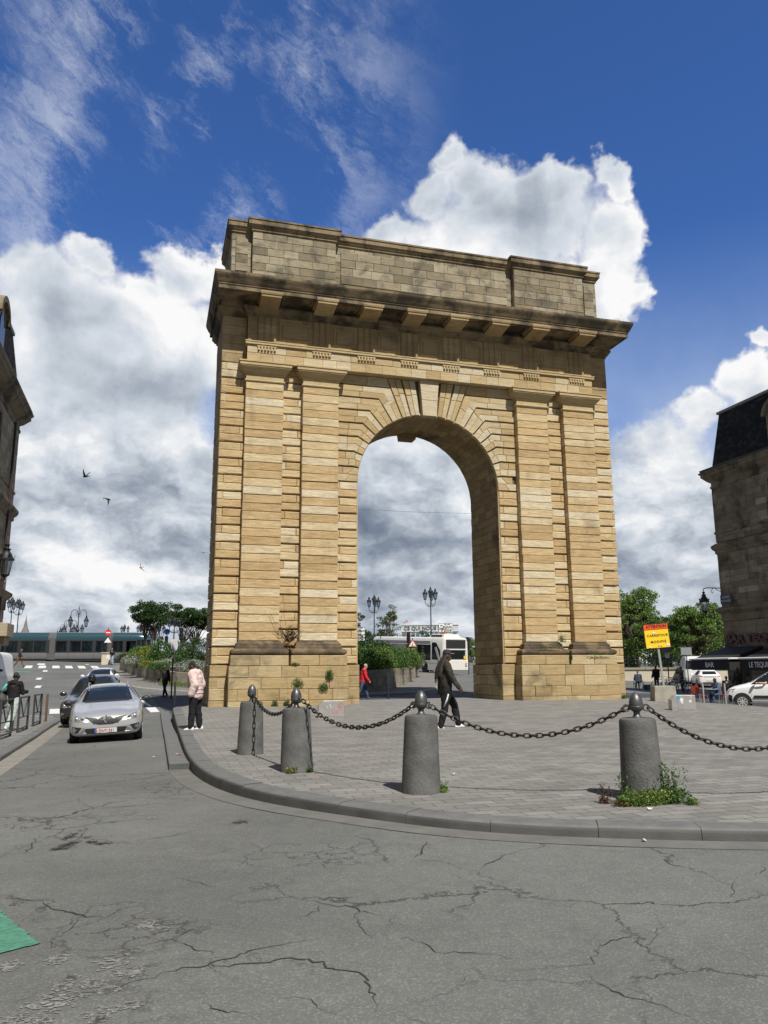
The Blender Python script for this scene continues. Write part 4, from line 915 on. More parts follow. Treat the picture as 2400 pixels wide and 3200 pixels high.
mb=MB(); mb.box(-.09,.02,-2.44,-.06,.36,1.22); mb.build('engine_cover',CREAM,bus,bevel=.05)
for yy in (-2.2,-.4):
    for zz in (.72,.9):
        mb=MB(); mb.M=Matrix.Translation((-.09,yy,zz))@Matrix.Rotation(-math.pi/2,4,'Y'); mb.lathe([(.07,0),(.07,.02),(.05,.03)],n=12); mb.build('tail_lamp',REDL if zz>.8 else PLB,bus,smooth='auto')
mb=MB(); mb.box(-.1,-.085,-2.25,-1.98,1.28,1.55); mb.build('yellow_notice',mat('yellow_print',(.7,.45,.03),.6),bus)
mb=MB(); mb.box(.5,3.0,-2.1,-.4,3.04,3.32,.18); mb.build('roof_unit',CREAM,bus,bevel=.05)
mb=MB(); 
for k in range(5): mb.box(.9+k*.36,1.12+k*.36,-.52,-.38,3.1,3.26)
mb.build('vent_slots',PLB,bus); mb=MB(); mb.box(1.4,2.2,-1.3,-1.0,3.3,3.42); mb.build('roof_beacon',ORG,bus,bevel=.03)
mb=MB(); mb.box(2,BLn,-.015,.018,2.46,2.74); mb.build('roof_band',mat('bus_grey_band',(.42,.42,.42),.4),bus)
for xx in (3.0,10.5,17.5): 
    mb=MB(); mb.M=Matrix.Translation((xx,-.12,.48))@Matrix.Rotation(math.pi/2,4,'X'); mb.lathe([(.3,-.13),(.46,-.13),(.48,-.1),(.48,.1),(.46,.13),(.3,.13)],n=24); mb.build('wheel',RUB,bus,smooth='auto')
    mb=MB(); mb.loft([[(xx+.58*math.cos(a),.004+q,.48+.58*math.sin(a)) for a in np.linspace(-.2,math.pi+.2,15)] for q in (0,.006)]); mb.build('wheel_arch',PLB,bus)
for xx,z in ((.0,.62),(2,.9)): pass
mb=MB(); mb.box(.6,9,.004,.014,.86,.90); mb.box(2.2,8.6,.004,.012,.5,.515); mb.build('side_trim',mat('bus_trim',(.35,.35,.34),.5),bus)
# ------------------------------------------------------------------ people
SK={k:mat('skin_'+k,c,.55,0,.08,20) for k,c in (('light',(.52,.31,.22)),('mid',(.30,.165,.10)),('dark',(.075,.04,.026)))}
FAB={}
def fab(name,col,rough=.9,var=.25,bump=.5,vs=9): return mat('fabric_'+name,col,rough,0,var,vs,bump,26,.2)
FOLD=bpy.data.textures.new('cloth_folds','CLOUDS'); FOLD.noise_scale=.085; FOLD.noise_depth=2
class Fig:
    """a posed figure, local frame: x right, y forward, z up"""
    def __init__(s,name,label,loc,rz,h=1.72,lean=0,hips=None,thigh=(0,0),knee=(5,5),splay=(3,3),arm=((5,8,15),(5,8,15)),head=(0,0),twist=0,group=None,drop=0):
        s.k=h/1.75; s.root=empty(name,loc,rz,label,'person',group)
        k=s.k; hipz=.93*k-drop
        Rx=lambda a:Matrix.Rotation(R(a),3,'X')
        s.hip=Vector((0,0,hipz)); T=Matrix.Rotation(R(twist),3,'Z')@Rx(-lean); s.T=T
        s.chest=s.hip+T@Vector((0,0,.40*k)); s.neck=s.hip+T@Vector((0,.0,.53*k)); 
        H=T@Matrix.Rotation(R(head[0]),3,'Z')@Rx(-head[1]); s.H=H
        s.head=s.neck+H@Vector((0,.02*k,.16*k))
        s.leg=[];s.arms=[]
        for i,sg in enumerate((-1,1)):
            hp=s.hip+Vector((sg*.095*k,0,-.02*k)); a=thigh[i]
            D=Matrix.Rotation(R(sg*-splay[i]),3,'Y')@Rx(a)@Vector((0,0,-1)); kn=hp+D*.43*k
            D2=Matrix.Rotation(R(sg*-splay[i]*.5),3,'Y')@Rx(a-knee[i])@Vector((0,0,-1)); an=kn+D2*.42*k
            s.leg.append((hp,kn,an,a-knee[i]))
            sh=s.chest+T@Vector((sg*.185*k,0,.075*k)); f,o,e=arm[i]
            A=T@Matrix.Rotation(R(-sg*o),3,'Y')@Rx(f); el=sh+A@Vector((0,0,-.285*k)); B=A@Matrix.Rotation(R(sg*(12 if e>40 else 0)),3,'Z')@Rx(e); wr=el+B@Vector((0,0,-.25*k)); s.arms.append((sh,el,wr,B))
    def mesh(s,name,mt,fn,vox=.011,smooth=2,parent=None):
        mb=MB(); fn(mb,s.k); o=mb.build(name,mt,parent or s.root,smooth=True)
        r=o.modifiers.new('join','REMESH'); r.mode='VOXEL'; r.voxel_size=vox; r.use_smooth_shade=True
        if name in ('jacket','trousers'):
            q=o.modifiers.new('folds','DISPLACE'); q.texture=FOLD; q.strength=.032; q.mid_level=.5; q.texture_coords='LOCAL'
        if smooth: q=o.modifiers.new('smooth','SMOOTH'); q.iterations=smooth; q.factor=.6
        return o
    def limb(s,mb,pts,rad):
        for p,r in zip(pts,rad): mb.ball(p,r,10,7)
        mb.tube(pts,rad,12)
    def body(s,skin,vox=.010):
        def fn(mb,k):
            H=s.H; c=s.head
            mb.M=Matrix.Translation(c)@H.to_4x4(); mb.ball((0,0,.02*k),(.074*k,.092*k,.105*k),14,10); mb.ball((0,.035*k,-.055*k),(.052*k,.055*k,.06*k),12,8)
            mb.loft([[(-.012*k,.085*k,.012*k),(.012*k,.085*k,.012*k),(.006*k,.095*k,.02*k)],[(-.018*k,.09*k,-.02*k),(.018*k,.09*k,-.02*k),(0,.115*k,-.018*k)]])
            for q in (-1,1): mb.ball((q*.076*k,-.005*k,.0),(.014*k,.024*k,.032*k),8,6); mb.ball((q*.03*k,.083*k,.024*k),.013*k,8,6)
            mb.ball((0,.088*k,-.055*k),(.026*k,.014*k,.012*k),8,6)
            mb.M=None
            s.limb(mb,[s.neck-s.T@Vector((0,0,.08*k)),s.neck+s.H@Vector((0,0,.1*k))],[.062*k,.052*k])
            s.limb(mb,[s.hip,s.hip.lerp(s.chest,.5),s.chest],[.13*k,.12*k,.135*k])
            for (hp,kn,an,_) in s.leg: s.limb(mb,[hp,kn,an],[.08*k,.052*k,.038*k])
            for (sh,el,wr,B) in s.arms:
                s.limb(mb,[s.chest+(s.chest-s.hip)*.1,sh,el,wr],[.09*k,.055*k,.04*k,.027*k])
                mb.M=Matrix.Translation(wr)@B.to_4x4(); sg=1 if sh.x>s.chest.x else -1
                mb.ball((0,0,-.045*k),(.024*k,.042*k,.05*k),10,7)
                for j,(yy,ln) in enumerate(((.03,.062),(.011,.072),(-.009,.068),(-.028,.052))):
                    mb.tube([(0,yy*k,-.08*k),(-sg*.008*k,yy*1.05*k,-(.08+ln*.55)*k),(-sg*.028*k,yy*1.05*k,-(.08+ln)*k)],[.0105*k,.0095*k,.008*k],7)
                mb.tube([(0,.03*k,-.03*k),(-sg*.012*k,.052*k,-.06*k),(-sg*.02*k,.055*k,-.09*k)],[.013*k,.011*k,.009*k],7); mb.M=None
        return s.mesh('body',skin,fn,vox,1)
    def top(s,mt,name='jacket',puff=0,length=0.,sleeve=1.,hood=False,collar=True,vox=.013):
        p=puff
        def fn(mb,k):
            a=s.hip-s.T@Vector((0,0,length*k)); 
            for t,rx,ry in ((0,.165+p,.125+p),(.25,.168+p,.13+p),(.55,.172+p,.13+p),(.85,.188+p,.132+p),(1.0,.18+p*.8,.115+p)):
                c=a.lerp(s.chest,t); mb.M=Matrix.Translation(c)@s.T.to_4x4(); mb.ball((0,0,0),(rx*k,ry*k,.12*k),14,8); mb.M=None
            mb.M=Matrix.Translation(a)@s.T.to_4x4(); L=(s.chest-a).length; mb.lathe([(.98,0),(1,L*.5),(1.05,L)],n=16); 
            # scale the lathe just added
            n=16*3; 
            for q in range(len(mb.v)-n,len(mb.v)):
                v=Vector(mb.v[q])-a; w=s.T.inverted()@v; w.x*=(.168+p)*k; w.y*=(.13+p)*k; mb.v[q]=tuple(a+s.T@w)
            mb.M=None
            for sh,el,wr,B in s.arms:
                e=el.lerp(wr,sleeve) if sleeve<=1 else wr
                s.limb(mb,[s.chest+(sh-s.chest)*.55,sh,el,e],[(.10+p)*k,(.075+p)*k,(.06+p)*k,(.047+p*.8)*k])
            if collar: s.limb(mb,[s.chest+s.T@Vector((0,-.01,.07*k)),s.neck-s.T@Vector((0,.012,.01))],[.115*k+p*.4,.075*k+p*.5])
            if hood:
                c=s.neck+s.T@Vector((0,-.075*k,-.02*k)); mb.M=Matrix.Translation(c)@s.T.to_4x4(); mb.ball((0,0,0),(.135*k,.085*k,.085*k),12,8); mb.ball((0,.03*k,.035*k),(.12*k,.10*k,.06*k),12,8); mb.M=None
        return s.mesh(name,mt,fn,vox,2)
    def trousers(s,mt,loose=0,name='trousers',vox=.012):
        def fn(mb,k):
            l=loose
            mb.ball(s.hip+Vector((0,-.005,.0)),((.158+l*.5)*k,(.122+l*.5)*k,.13*k),14,9)
            for hp,kn,an,_ in s.leg:
                s.limb(mb,[hp,hp.lerp(kn,.5),kn,kn.lerp(an,.35),an+Vector((0,0,.015))],[(.098+l)*k,(.09+l)*k,(.067+l)*k,(.068+l)*k,(.052+l)*k])
        return s.mesh(name,mt,fn,vox,2)
    def shoes(s,mt,sole=None):
        for hp,kn,an,a in s.leg:
            mb=MB(); k=s.k; pit=max(-32,min(30,a)); 
            mb.M=Matrix.Translation(an)@Matrix.Rotation(R(pit*.8),4,'X')
            L=[]
            for y,w,z0,z1 in ((-.09,.028,-.075,-.015),(-.07,.037,-.082,.025),(.0,.042,-.082,.03),(.06,.045,-.082,-.005),(.12,.05,-.082,-.03),(.165,.042,-.078,-.045),(.185,.022,-.07,-.055)):
                L.append([(x*w*k,y*k,(z0+(z1-z0)*t)*k) for x,t in ((-1,.0),(-1.05,.35),(-.75,.8),(-.2,1),(.2,1),(.75,.8),(1.05,.35),(1,.0))])
            mb.loft(L); o=mb.build('shoe',mt,s.root,smooth='auto',angle=50,sub=1)
    def hair(s,mt,kind='short',name='hair'):
        def fn(mb,k):
            mb.M=Matrix.Translation(s.head)@s.H.to_4x4()
            mb.ball((0,-.018*k,.04*k),(.082*k,.092*k,.095*k),14,10)
            if kind=='curly':
                for _ in range(40):
                    a,b=random.uniform(0,6.28),random.uniform(.1,1.2); mb.ball((.085*k*math.cos(a)*math.cos(b),-.02*k+.09*k*math.sin(a)*math.cos(b) if math.sin(a)<.5 else .0,.045*k+.09*k*math.sin(b)),.02*k,6,5)
            if kind=='long':
                mb.ball((0,-.06*k,-.06*k),(.085*k,.06*k,.12*k),12,8)
            mb.M=None
        return s.mesh(name,mt,fn,.010,1)
HAIRB=mat('black_hair',(.012,.011,.011),.6,0,.2,60,.5,120); HAIRG=mat('grey_hair',(.34,.33,.31),.7,0,.2,60,.5,120); HAIRN=mat('brown_hair',(.06,.035,.02),.6,0,.2,60)
def face_away(dx,dy): return math.atan2(dy,dx)-math.pi/2     # heading for a facing direction
CR=Vector((math.cos(YAW),-math.sin(YAW))); CF=Vector((math.sin(YAW),math.cos(YAW)))
def facing(right,fwd): v=CR*right+CF*fwd; return face_away(v.x,v.y)
# 1 pink jacket
px_,py_=-9.33,-8.75
f=Fig('person','person in a pale pink puffy hooded jacket and black trousers at the kerb edge',(px_,py_,float(zp(px_,py_))),facing(-1,.12),1.66,lean=6,thigh=(6,-4),knee=(4,4),arm=((-14,12,42),(-16,12,44)),head=(8,14))
f.body(SK['dark']); j=f.top(fab('pale_pink',(.60,.47,.45),.7,.1,.6,14),puff=.056,length=.08,hood=True); f.trousers(fab('black',(.016,.016,.018)),.022); f.shoes(mat('white_leather',(.72,.72,.72),.5)); f.hair(HAIRB,'curly')
for q in range(5):
    mb=MB(); c=(f.hip-f.T@Vector((0,0,.02))).lerp(f.chest,q/4.4); mb.M=Matrix.Translation(c)@f.T.to_4x4(); 
    mb.tube([(.226*math.cos(a)*f.k,.189*math.sin(a)*f.k,0) for a in np.linspace(0,2*math.pi,25)[:-1]],.008,6,closed=True); mb.build('quilt_seam',fab('pale_pink_seam',(.50,.38,.36)),j,smooth=True)
# 2 walking man
px_,py_=at(1396,18.9,2262); zz=float(zp(px_,py_))
f=Fig('person','striding person with long locs, cap, dark camouflage jacket and white shoes',(px_,py_,zz+.0),facing(1,-.03),1.86,lean=3,thigh=(25,-5),knee=(13,9),splay=(1,1),arm=((-22,6,16),(24,5,14)),head=(0,-4),drop=.045)
CAM_=bpy.data.materials.new('camouflage_fabric'); CAM_.use_nodes=True; g=NG(CAM_.node_tree); b=g.n['Principled BSDF']; co=g.node('ShaderNodeTexCoord').outputs['Object']
g.put(b.inputs['Base Color'],g.ramp(g.noise(co,9,3,.5,.8),[(.0,(.012,.012,.010)),(.46,(.016,.015,.011)),(.5,(.034,.029,.017)),(.58,(.02,.021,.013)),(.63,(.05,.042,.026))])); b.inputs['Roughness'].default_value=.85
f.body(SK['dark']); f.top(CAM_,puff=.010,length=.18); tr=f.trousers(fab('black',(.016,.016,.018)),.016); f.shoes(MATS['white_leather'])
def locs(mb,k):
    mb.M=Matrix.Translation(f.head)@f.H.to_4x4(); mb.ball((0,-.02*k,.03*k),(.084*k,.094*k,.09*k),12,8); mb.M=None
    for i in range(26):
        a=math.pi*(1.02+.96*i/25); c=Vector((.085*math.cos(a)*k,.09*math.sin(a)*k-.01,0)); p0=f.head+f.H@c
        L=random.uniform(.42,.62)*k; off=Vector((c.x*1.5,-.085*k+c.y*.8,0)); 
        mb.tube([p0,p0+f.T@(off*.5+Vector((0,0,-L*.3))),p0+f.T@(off*.85+Vector((random.uniform(-.02,.02),-.02,-L*.7))),p0+f.T@(off*.9+Vector((random.uniform(-.03,.03),-.02,-L)))],[.016,.017,.016,.011],7)
f.mesh('hair',mat('dark_locs',(.02,.015,.013),.8,0,.3,40),locs,.009,0)
mb=MB(); k=f.k; mb.M=Matrix.Translation(f.head)@f.H.to_4x4(); mb.loft([[(.089*k*r*math.cos(a),-.005*k+.1*k*r*math.sin(a),z*k) for a in np.linspace(0,2*math.pi,21)[:-1]] for r,z in ((1.0,.045),(1.02,.07),(.9,.115),(.6,.145),(.1,.155))]); cp=mb.build('cap',mat('navy_cap',(.016,.018,.028),.8),f.root,smooth='auto')
mb=MB(); mb.M=Matrix.Translation(f.head)@f.H.to_4x4(); mb.loft([[(-.07*k,.075*k,.05*k+q),(-.055*k,.14*k,.047*k+q),(0,.165*k,.045*k+q),(.055*k,.14*k,.047*k+q),(.07*k,.075*k,.05*k+q)] for q in (0,.012)]); mb.build('cap_bill',mat('tan_bill',(.36,.24,.12),.8),cp)
hp,kn,an,_=f.leg[1]; mb=MB(); o_=Vector((.098,.01,0))
mb.tube([hp.lerp(kn,.30)+o_+Vector((0,.045,0)),hp.lerp(kn,.6)+o_+Vector((-.005,.02,0)),hp.lerp(kn,.95)+o_*.85+Vector((0,-.035,0))],[.018,.022,.014],8); mb.build('trouser_stripe',mat('white_stripe',(.6,.64,.66),.7),tr,smooth=True)
# 3 person with the hooped bag on the left pavement
px_,py_=at(47,24.2); zz=float(zl(px_,py_))
f=Fig('person','person seen from behind in black hoodie, pale green trousers and headphones',(px_,py_,zz),facing(.25,1),1.74,lean=2,thigh=(10,-14),knee=(4,18),splay=(2,2),arm=((10,8,75),(20,10,80)),head=(0,2))
f.body(SK['dark']); f.top(fab('black_cotton',(.017,.017,.018)),puff=.014,length=.05,hood=True); f.trousers(fab('pale_green',(.36,.43,.40),.9,.12),.028); f.shoes(MATS['white_leather']); f.hair(HAIRB)
mb=MB(); mb.M=Matrix.Translation(f.head)@f.H.to_4x4(); mb.tube([(.092*math.cos(a),-.005,.105*math.sin(a)+.01) for a in np.linspace(0,math.pi,13)],.014,8)
for q in (-1,1): mb.ball((q*.092,0,0),(.028,.045,.05),10,7)
mb.build('headphones',PLB,f.root,smooth=True)
bx_=Vector((px_,py_,zz))+Vector((-.34,-.05,.92)); mb=MB(); mb.ball((0,0,0),(.17,.14,.20),14,10); mb.cyl((0,0,.17),(0,0,.24),.05,.03); bag=mb.build('drawstring_bag',mat('charcoal_nylon',(.045,.042,.04),.7,0,.2,12,.4,20),smooth='auto'); bag.location=bx_; tag(bag,'round charcoal bag hung on the left shoulder of the hooded person','bag')
mb=MB(); mb.tube([(0.0,0,.22),(.05,-.03,.34),(.14,-.02,.48)],[.02,.03,.024],8); mb.build('strap',mat('teal_strap',(.06,.50,.44),.6),bag,smooth=True)
# 4.. distant figures
def simple(label,loc,rz,h,topc,botc,skin='light',hairm=None,shoe=None,pose={},top={},group=None,hk='short',vox=.016,tn='jacket'):
    f=Fig('person',label,loc,rz,h,group=group,**pose); f.body(SK[skin],vox); f.top(topc,vox=vox,name=tn,**top); f.trousers(botc,vox=vox); f.shoes(shoe or PLB)
    if hairm: f.hair(hairm,hk)
    return f
WALK=dict(thigh=(22,-16),knee=(8,16),splay=(1,1),arm=((-16,6,18),(18,6,25)),lean=3)
WALK2=dict(thigh=(32,-20),knee=(10,14),splay=(1,1),arm=((-28,6,30),(30,6,45)),lean=10,drop=.06)
STAND=dict(thigh=(4,-3),knee=(4,3),arm=((6,9,20),(4,9,25)))
DKF=fab('charcoal',(.022,.022,.024)); NAVY=fab('navy',(.022,.027,.045)); JEAN=fab('blue_denim',(.055,.09,.17)); LJEAN=fab('light_denim',(.28,.38,.48)); BRN=fab('brown_cloth',(.15,.075,.035)); REDF=fab('red_shell',(.55,.025,.035),.6,.12); GRYF=fab('grey_cloth',(.13,.13,.135)); PALE=fab('pale_cloth',(.50,.55,.50))
# ground of the island left of the arch is raised 0.12
x,y=at(516,43.8); simple('person all in black walking beside the left planter wall',(x,y,float(zr(x,y))+.02),facing(-.35,-1),1.76,DKF,fab('black',(.016,.016,.018)),'dark',HAIRB,pose=WALK,top=dict(length=.12,puff=.01))
x,y=at(1134,37.0); simple('grey haired person in a bright red jacket and jeans beside the left pier',(x,y,float(zr(x,y))+.03),facing(1,.15),1.66,REDF,JEAN,'light',HAIRG,pose=dict(WALK,lean=8,head=(0,8)),top=dict(puff=.025,length=.1))
x,y=at(54,70); simple('person in navy top and brown trousers striding over the zebra crossing',(x,y,float(zr(x,y))),facing(1,.05),1.72,NAVY,BRN,'mid',HAIRB,pose=WALK2)
x,y=at(345,80); f=simple('person in black top and light blue jeans carrying a white bag',(x,y,float(zr(x,y))+.02),facing(-.1,-1),1.68,DKF,LJEAN,'mid',HAIRB,hk='long',pose=dict(thigh=(6,-8),knee=(4,8),arm=((10,10,120),(5,10,20))))
mb=MB(); mb.box(-.17,.17,-.05,.05,-.22,.16,.03); mb.tube([(-.1,0,.15),(-.04,0,.42),(.04,0,.42),(.1,0,.15)],.014,6); t=mb.build('shoulder_bag',mat('cream_canvas',(.6,.57,.5),.9),bevel=.03); t.location=(x-.36,y-.1,float(zr(x,y))+.86); tag(t,'cream shoulder bag at the hip of the person in light jeans','bag')
# rider behind the silver car
x,y=at(287,26.2); RX,RY,RZ=x,y,float(zr(x,y))
f=Fig('person','motorcycle rider in black with a glossy black helmet behind the silver car',(x,y+.1,RZ+.02),math.pi,1.80,lean=8,thigh=(62,62),knee=(70,70),splay=(14,14),arm=((50,14,25),(50,14,25)),head=(0,0),drop=.10)
f.body(SK['light']); f.top(DKF,puff=.03); f.trousers(DKF,.02); f.shoes(PLB)
mb=MB(); mb.M=Matrix.Translation(f.head+Vector((0,.0,.02))); mb.ball((0,0,0),(.135,.165,.15),18,12); hl=mb.build('helmet',BLP,f.root,smooth=True)
mb=MB(); mb.M=Matrix.Translation(f.head+Vector((0,.0,.02))); mb.loft([[(.137*math.sin(a)*q,.167*math.cos(a)*q,z) for a in np.linspace(-1.1,1.1,11)] for z,q in ((-.02,1.0),(.03,1.01),(.065,.95))],False,False,False); mb.build('visor',GLASS,hl,smooth=True)
sc=empty('motor_scooter',(x,y,RZ),math.pi,'dark motor scooter under the helmeted rider','scooter')
mb=MB(); mb.loft([[(w*a,yy,z0+(z1-z0)*b) for a,b in ((-1,0),(-1,.7),(-.6,1),(.6,1),(1,.7),(1,0))] for yy,w,z0,z1 in ((.62,.1,.5,.75),(.45,.2,.35,1.02),(.3,.18,.28,.95),(.2,.15,.26,.4),(-.1,.16,.26,.42),(-.25,.18,.3,.78),(-.6,.17,.45,.82),(-.85,.1,.6,.85))]); mb.build('body',BLP,sc,smooth='auto')
for yy in (.68,-.62):
    mb=MB(); mb.M=Matrix.Translation((0,yy,.25))@Matrix.Rotation(math.pi/2,4,'Y'); mb.lathe([(.1,-.05),(.22,-.05),(.25,-.02),(.25,.02),(.22,.05),(.1,.05)],n=20); mb.build('wheel',RUB,sc,smooth='auto')
mb=MB(); mb.tube([(-.36,.36,1.08),(-.2,.42,1.06),(.2,.42,1.06),(.36,.36,1.08)],.016,8); mb.build('handlebar',PLB,sc,smooth=True); mb=MB(); mb.ball((0,.52,.88),(.1,.05,.08)); mb.build('headlight',LENS,sc,smooth=True)
# right side
x,y=at(1995,61); wz=float(zr(x,y)); f=Fig('person','person in a dark blue jacket seated in a wheelchair, seen from behind',(x,y,wz+.02),facing(.1,1),1.72,lean=4,thigh=(85,85),knee=(85,85),splay=(4,4),arm=((20,14,45),(20,14,45)),head=(0,12),drop=.40)
f.body(SK['mid'],.016); f.top(fab('slate_blue',(.05,.065,.10)),puff=.02,vox=.016); f.trousers(DKF,vox=.016); f.shoes(PLB); f.hair(HAIRN)
wc=empty('wheelchair',(x,y,wz),facing(.1,1),'wheelchair with big spoked wheels on the quay road','wheelchair')
for s_ in (-.31,.31):
    mb=MB(); mb.tube([(s_,.0+.3*math.cos(a),.31+.3*math.sin(a)) for a in np.linspace(0,2*math.pi,25)[:-1]],.02,6,closed=True)
    for q in range(8): a=q*math.pi/4; mb.cyl((s_,0,.31),(s_,.3*math.cos(a),.31+.3*math.sin(a)),.005,n=5)
    mb.build('wheel',STEEL,wc,smooth=True)
mb=MB(); mb.box(-.24,.24,-.05,.42,.47,.52); mb.build('seat',PLB,wc); mb=MB(); mb.box(-.24,.24,-.1,-.06,.5,.92); mb.build('backrest',mat('navy_canvas',(.03,.04,.08),.8),wc)
mb=MB()
for s_ in (-.25,.25): mb.tube([(s_,-.22,.95),(s_,-.1,.95),(s_,-.08,.45),(s_,.42,.45),(s_,.6,.12),(s_,.72,.1)],.016,6)
mb.build('frame',STEEL,wc,smooth=True)
x,y=at(2052,60); simple('person in black standing with a bicycle behind the yellow sign',(x,y,float(zr(x,y))),facing(-.6,-.6),1.76,DKF,fab('black',(.016,.016,.018)),'dark',HAIRB,pose=STAND,top=dict(puff=.03,length=.12))
x,y=at(2131,57); simple('person in grey jacket raising both hands to the face by the bicycles',(x,y,float(zr(x,y))),facing(-1,-.2),1.74,GRYF,DKF,'mid',HAIRN,pose=dict(thigh=(4,-3),knee=(4,3),arm=((55,10,100),(60,10,100))))
x,y=at(2243,41.5); ZC=float(zr(x,y)); f=Fig('person','person in blue grey top and jeans seated at the cafe terrace',(x,y,ZC+.02),facing(-1,-.25),1.74,lean=10,thigh=(82,78),knee=(80,74),splay=(6,6),arm=((35,10,60),(40,10,55)),head=(0,15),drop=.42)
f.body(SK['dark'],.016); f.top(fab('blue_grey',(.10,.13,.19)),puff=.02,vox=.016); f.trousers(JEAN,vox=.016); f.shoes(PLB); f.hair(HAIRB)
SEATX,SEATY=x,y
x,y=at(2308,44); simple('person in black standing in the shade of the cafe awning',(x,y,float(zr(x,y))+.1),facing(-1,-.5),1.74,DKF,DKF,'dark',HAIRB,pose=STAND)
x,y=at(2270,45); simple('person in dark clothes standing behind the seated cafe guest',(x,y,float(zr(x,y))-.25),facing(-.3,-1),1.6,DKF,DKF,'mid',HAIRN,pose=STAND)
# driver's arm at the van window
mb=MB(); mb.tube([(-.80,.35,1.20),(-.97,.42,1.17),(-1.0,.62,1.19),(-.99,.72,1.18)],[.05,.045,.035,.028],10)
for k in range(4): mb.tube([(-1.0+.0,.74,1.20-.018*k),(-1.005,.80,1.195-.018*k),(-.995,.83,1.18-.018*k)],[.011,.010,.008],6)
mb.tube([(-.99,.72,1.19),(-.985,.755,1.215),(-.985,.79,1.22)],[.012,.011,.009],6)
a_=mb.build('arm',SK['light'],smooth=True); a_.location=van.location; a_.rotation_euler=van.rotation_euler; r=a_.modifiers.new('join','REMESH'); r.mode='VOXEL'; r.voxel_size=.007; r.use_smooth_shade=True
tag(a_,'bare arm of the driver resting on the delivery van window sill','person')
# passengers inside the tram
PASS='passengers seen through the tram windows'
def tram_person(s_,yy,label,topc,seated=True,skin='mid'):
    c=TA+td*s_+Vector((-td.y,td.x,0))*yy; z=tz0+(tz1-tz0)*0+0; z=tram.location.z+.55
    if seated: f=Fig('person',label,(c.x,c.y,z),tram.rotation_euler.z-math.pi/2*random.choice((1,-1)),1.7,lean=2,thigh=(84,84),knee=(84,84),arm=((20,8,50),(20,8,50)),drop=.43,group=PASS)
    else: f=Fig('person',label,(c.x,c.y,z),tram.rotation_euler.z+random.choice((0,math.pi)),1.72,arm=((10,8,20),(100,10,60)),group=PASS)
    f.body(SK[skin],.025); f.top(topc,vox=.025); f.trousers(DKF,vox=.025); f.hair(HAIRB)
for s_,yy,l_,m_,q in ((.18,-.55,'dark topped passenger',DKF,1),(.235,-.5,'pale topped passenger seated at the left end of the tram',PALE,1),(.30,-.6,'passenger in pale top and cap seated left of the first tram bellows',PALE,1),(.47,-.55,'passenger in pale top just right of the first tram bellows',PALE,1),(.565,-.3,'passenger in white shirt standing in the middle tram section',fab('white_shirt',(.62,.66,.66)),0),(.62,-.4,'passenger in blue top seated in the middle tram section',fab('sky_blue',(.25,.38,.48)),1),(.68,-.5,'passenger in grey seated left of the second tram bellows',GRYF,1),(.80,-.5,'passenger in pale top in the leading tram section',PALE,1)):
    s_*=TL
    tram_person(s_,yy-.25,l_ if 'tram' in l_ else l_+' by the left tram window',m_,bool(q))
# ------------------------------------------------------------------ street furniture
BST=mat('bollard_stone',(.098,.098,.094),.75,0,.42,5,.5,38); IRON=mat('cast_iron',(.11,.113,.115),.42,.6,.15,20,.1,90); RUST=mat('chain_iron',(.045,.042,.04),.45,.7,.3,40)
BP=[(-8.68,-14.82,-.24),(-8.31,-17.45,-.25),(-7.22,-19.9,-.25),(-4.95,-21.12,-.27),(-2.42,-21.78,-.28)]
BG='stone bollards along the kerb'
BL=['dark stone bollard with iron acorn top, farthest of the row','dark stone bollard with acorn top near the steel box and left pier','dark stone bollard with acorn top below the striding person','dark stone bollard with weeds and flowers round its foot','dark stone bollard at the right edge, holding the last chain']
b0=empty('bollard',BP[0],0,BL[0],'bollard',BG)
mb=MB(); mb.lathe([(.238,-.1),(.24,.0),(.236,.03),(.205,.82),(.202,.87),(.192,.895),(.17,.905),(.0,.908)],n=36); mb.build('stone_shaft',BST,b0,smooth='auto',angle=35)
mb=MB(); mb.lathe([(.085,.895),(.075,.905),(.045,.925),(.034,.95),(.038,.975),(.06,.99),(.078,1.01),(.082,1.035),(.078,1.04),(.079,1.06),(.075,1.10),(.06,1.145),(.035,1.18),(.012,1.198),(0,1.2)],n=24)
for s in (-1,1): mb.tube([(s*.075+s*.035*(1-math.cos(a)),.0,1.02+.035*math.sin(a)) for a in np.linspace(0,2*math.pi,13)[:-1]],.011,6,closed=True)
mb.build('acorn_finial',IRON,b0,smooth='auto',angle=40)
bl=[b0]
for p,l in zip(BP[1:],BL[1:]):
    c=copy_tree(b0); c.location=p; c['label']=l; bl.append(c)
for i,c in enumerate(bl):
    q=np.array(BP[min(i+1,4)][:2])-np.array(BP[max(i-1,0)][:2]); c.rotation_euler=(R((.0,1.1,-.8,.7,0)[i]),R((.9,-.7,.5,-1.0,0)[i]),math.atan2(q[1],q[0])); c.scale=(1+(-.012,.015,.0,.02,0)[i],)*2+(1,)
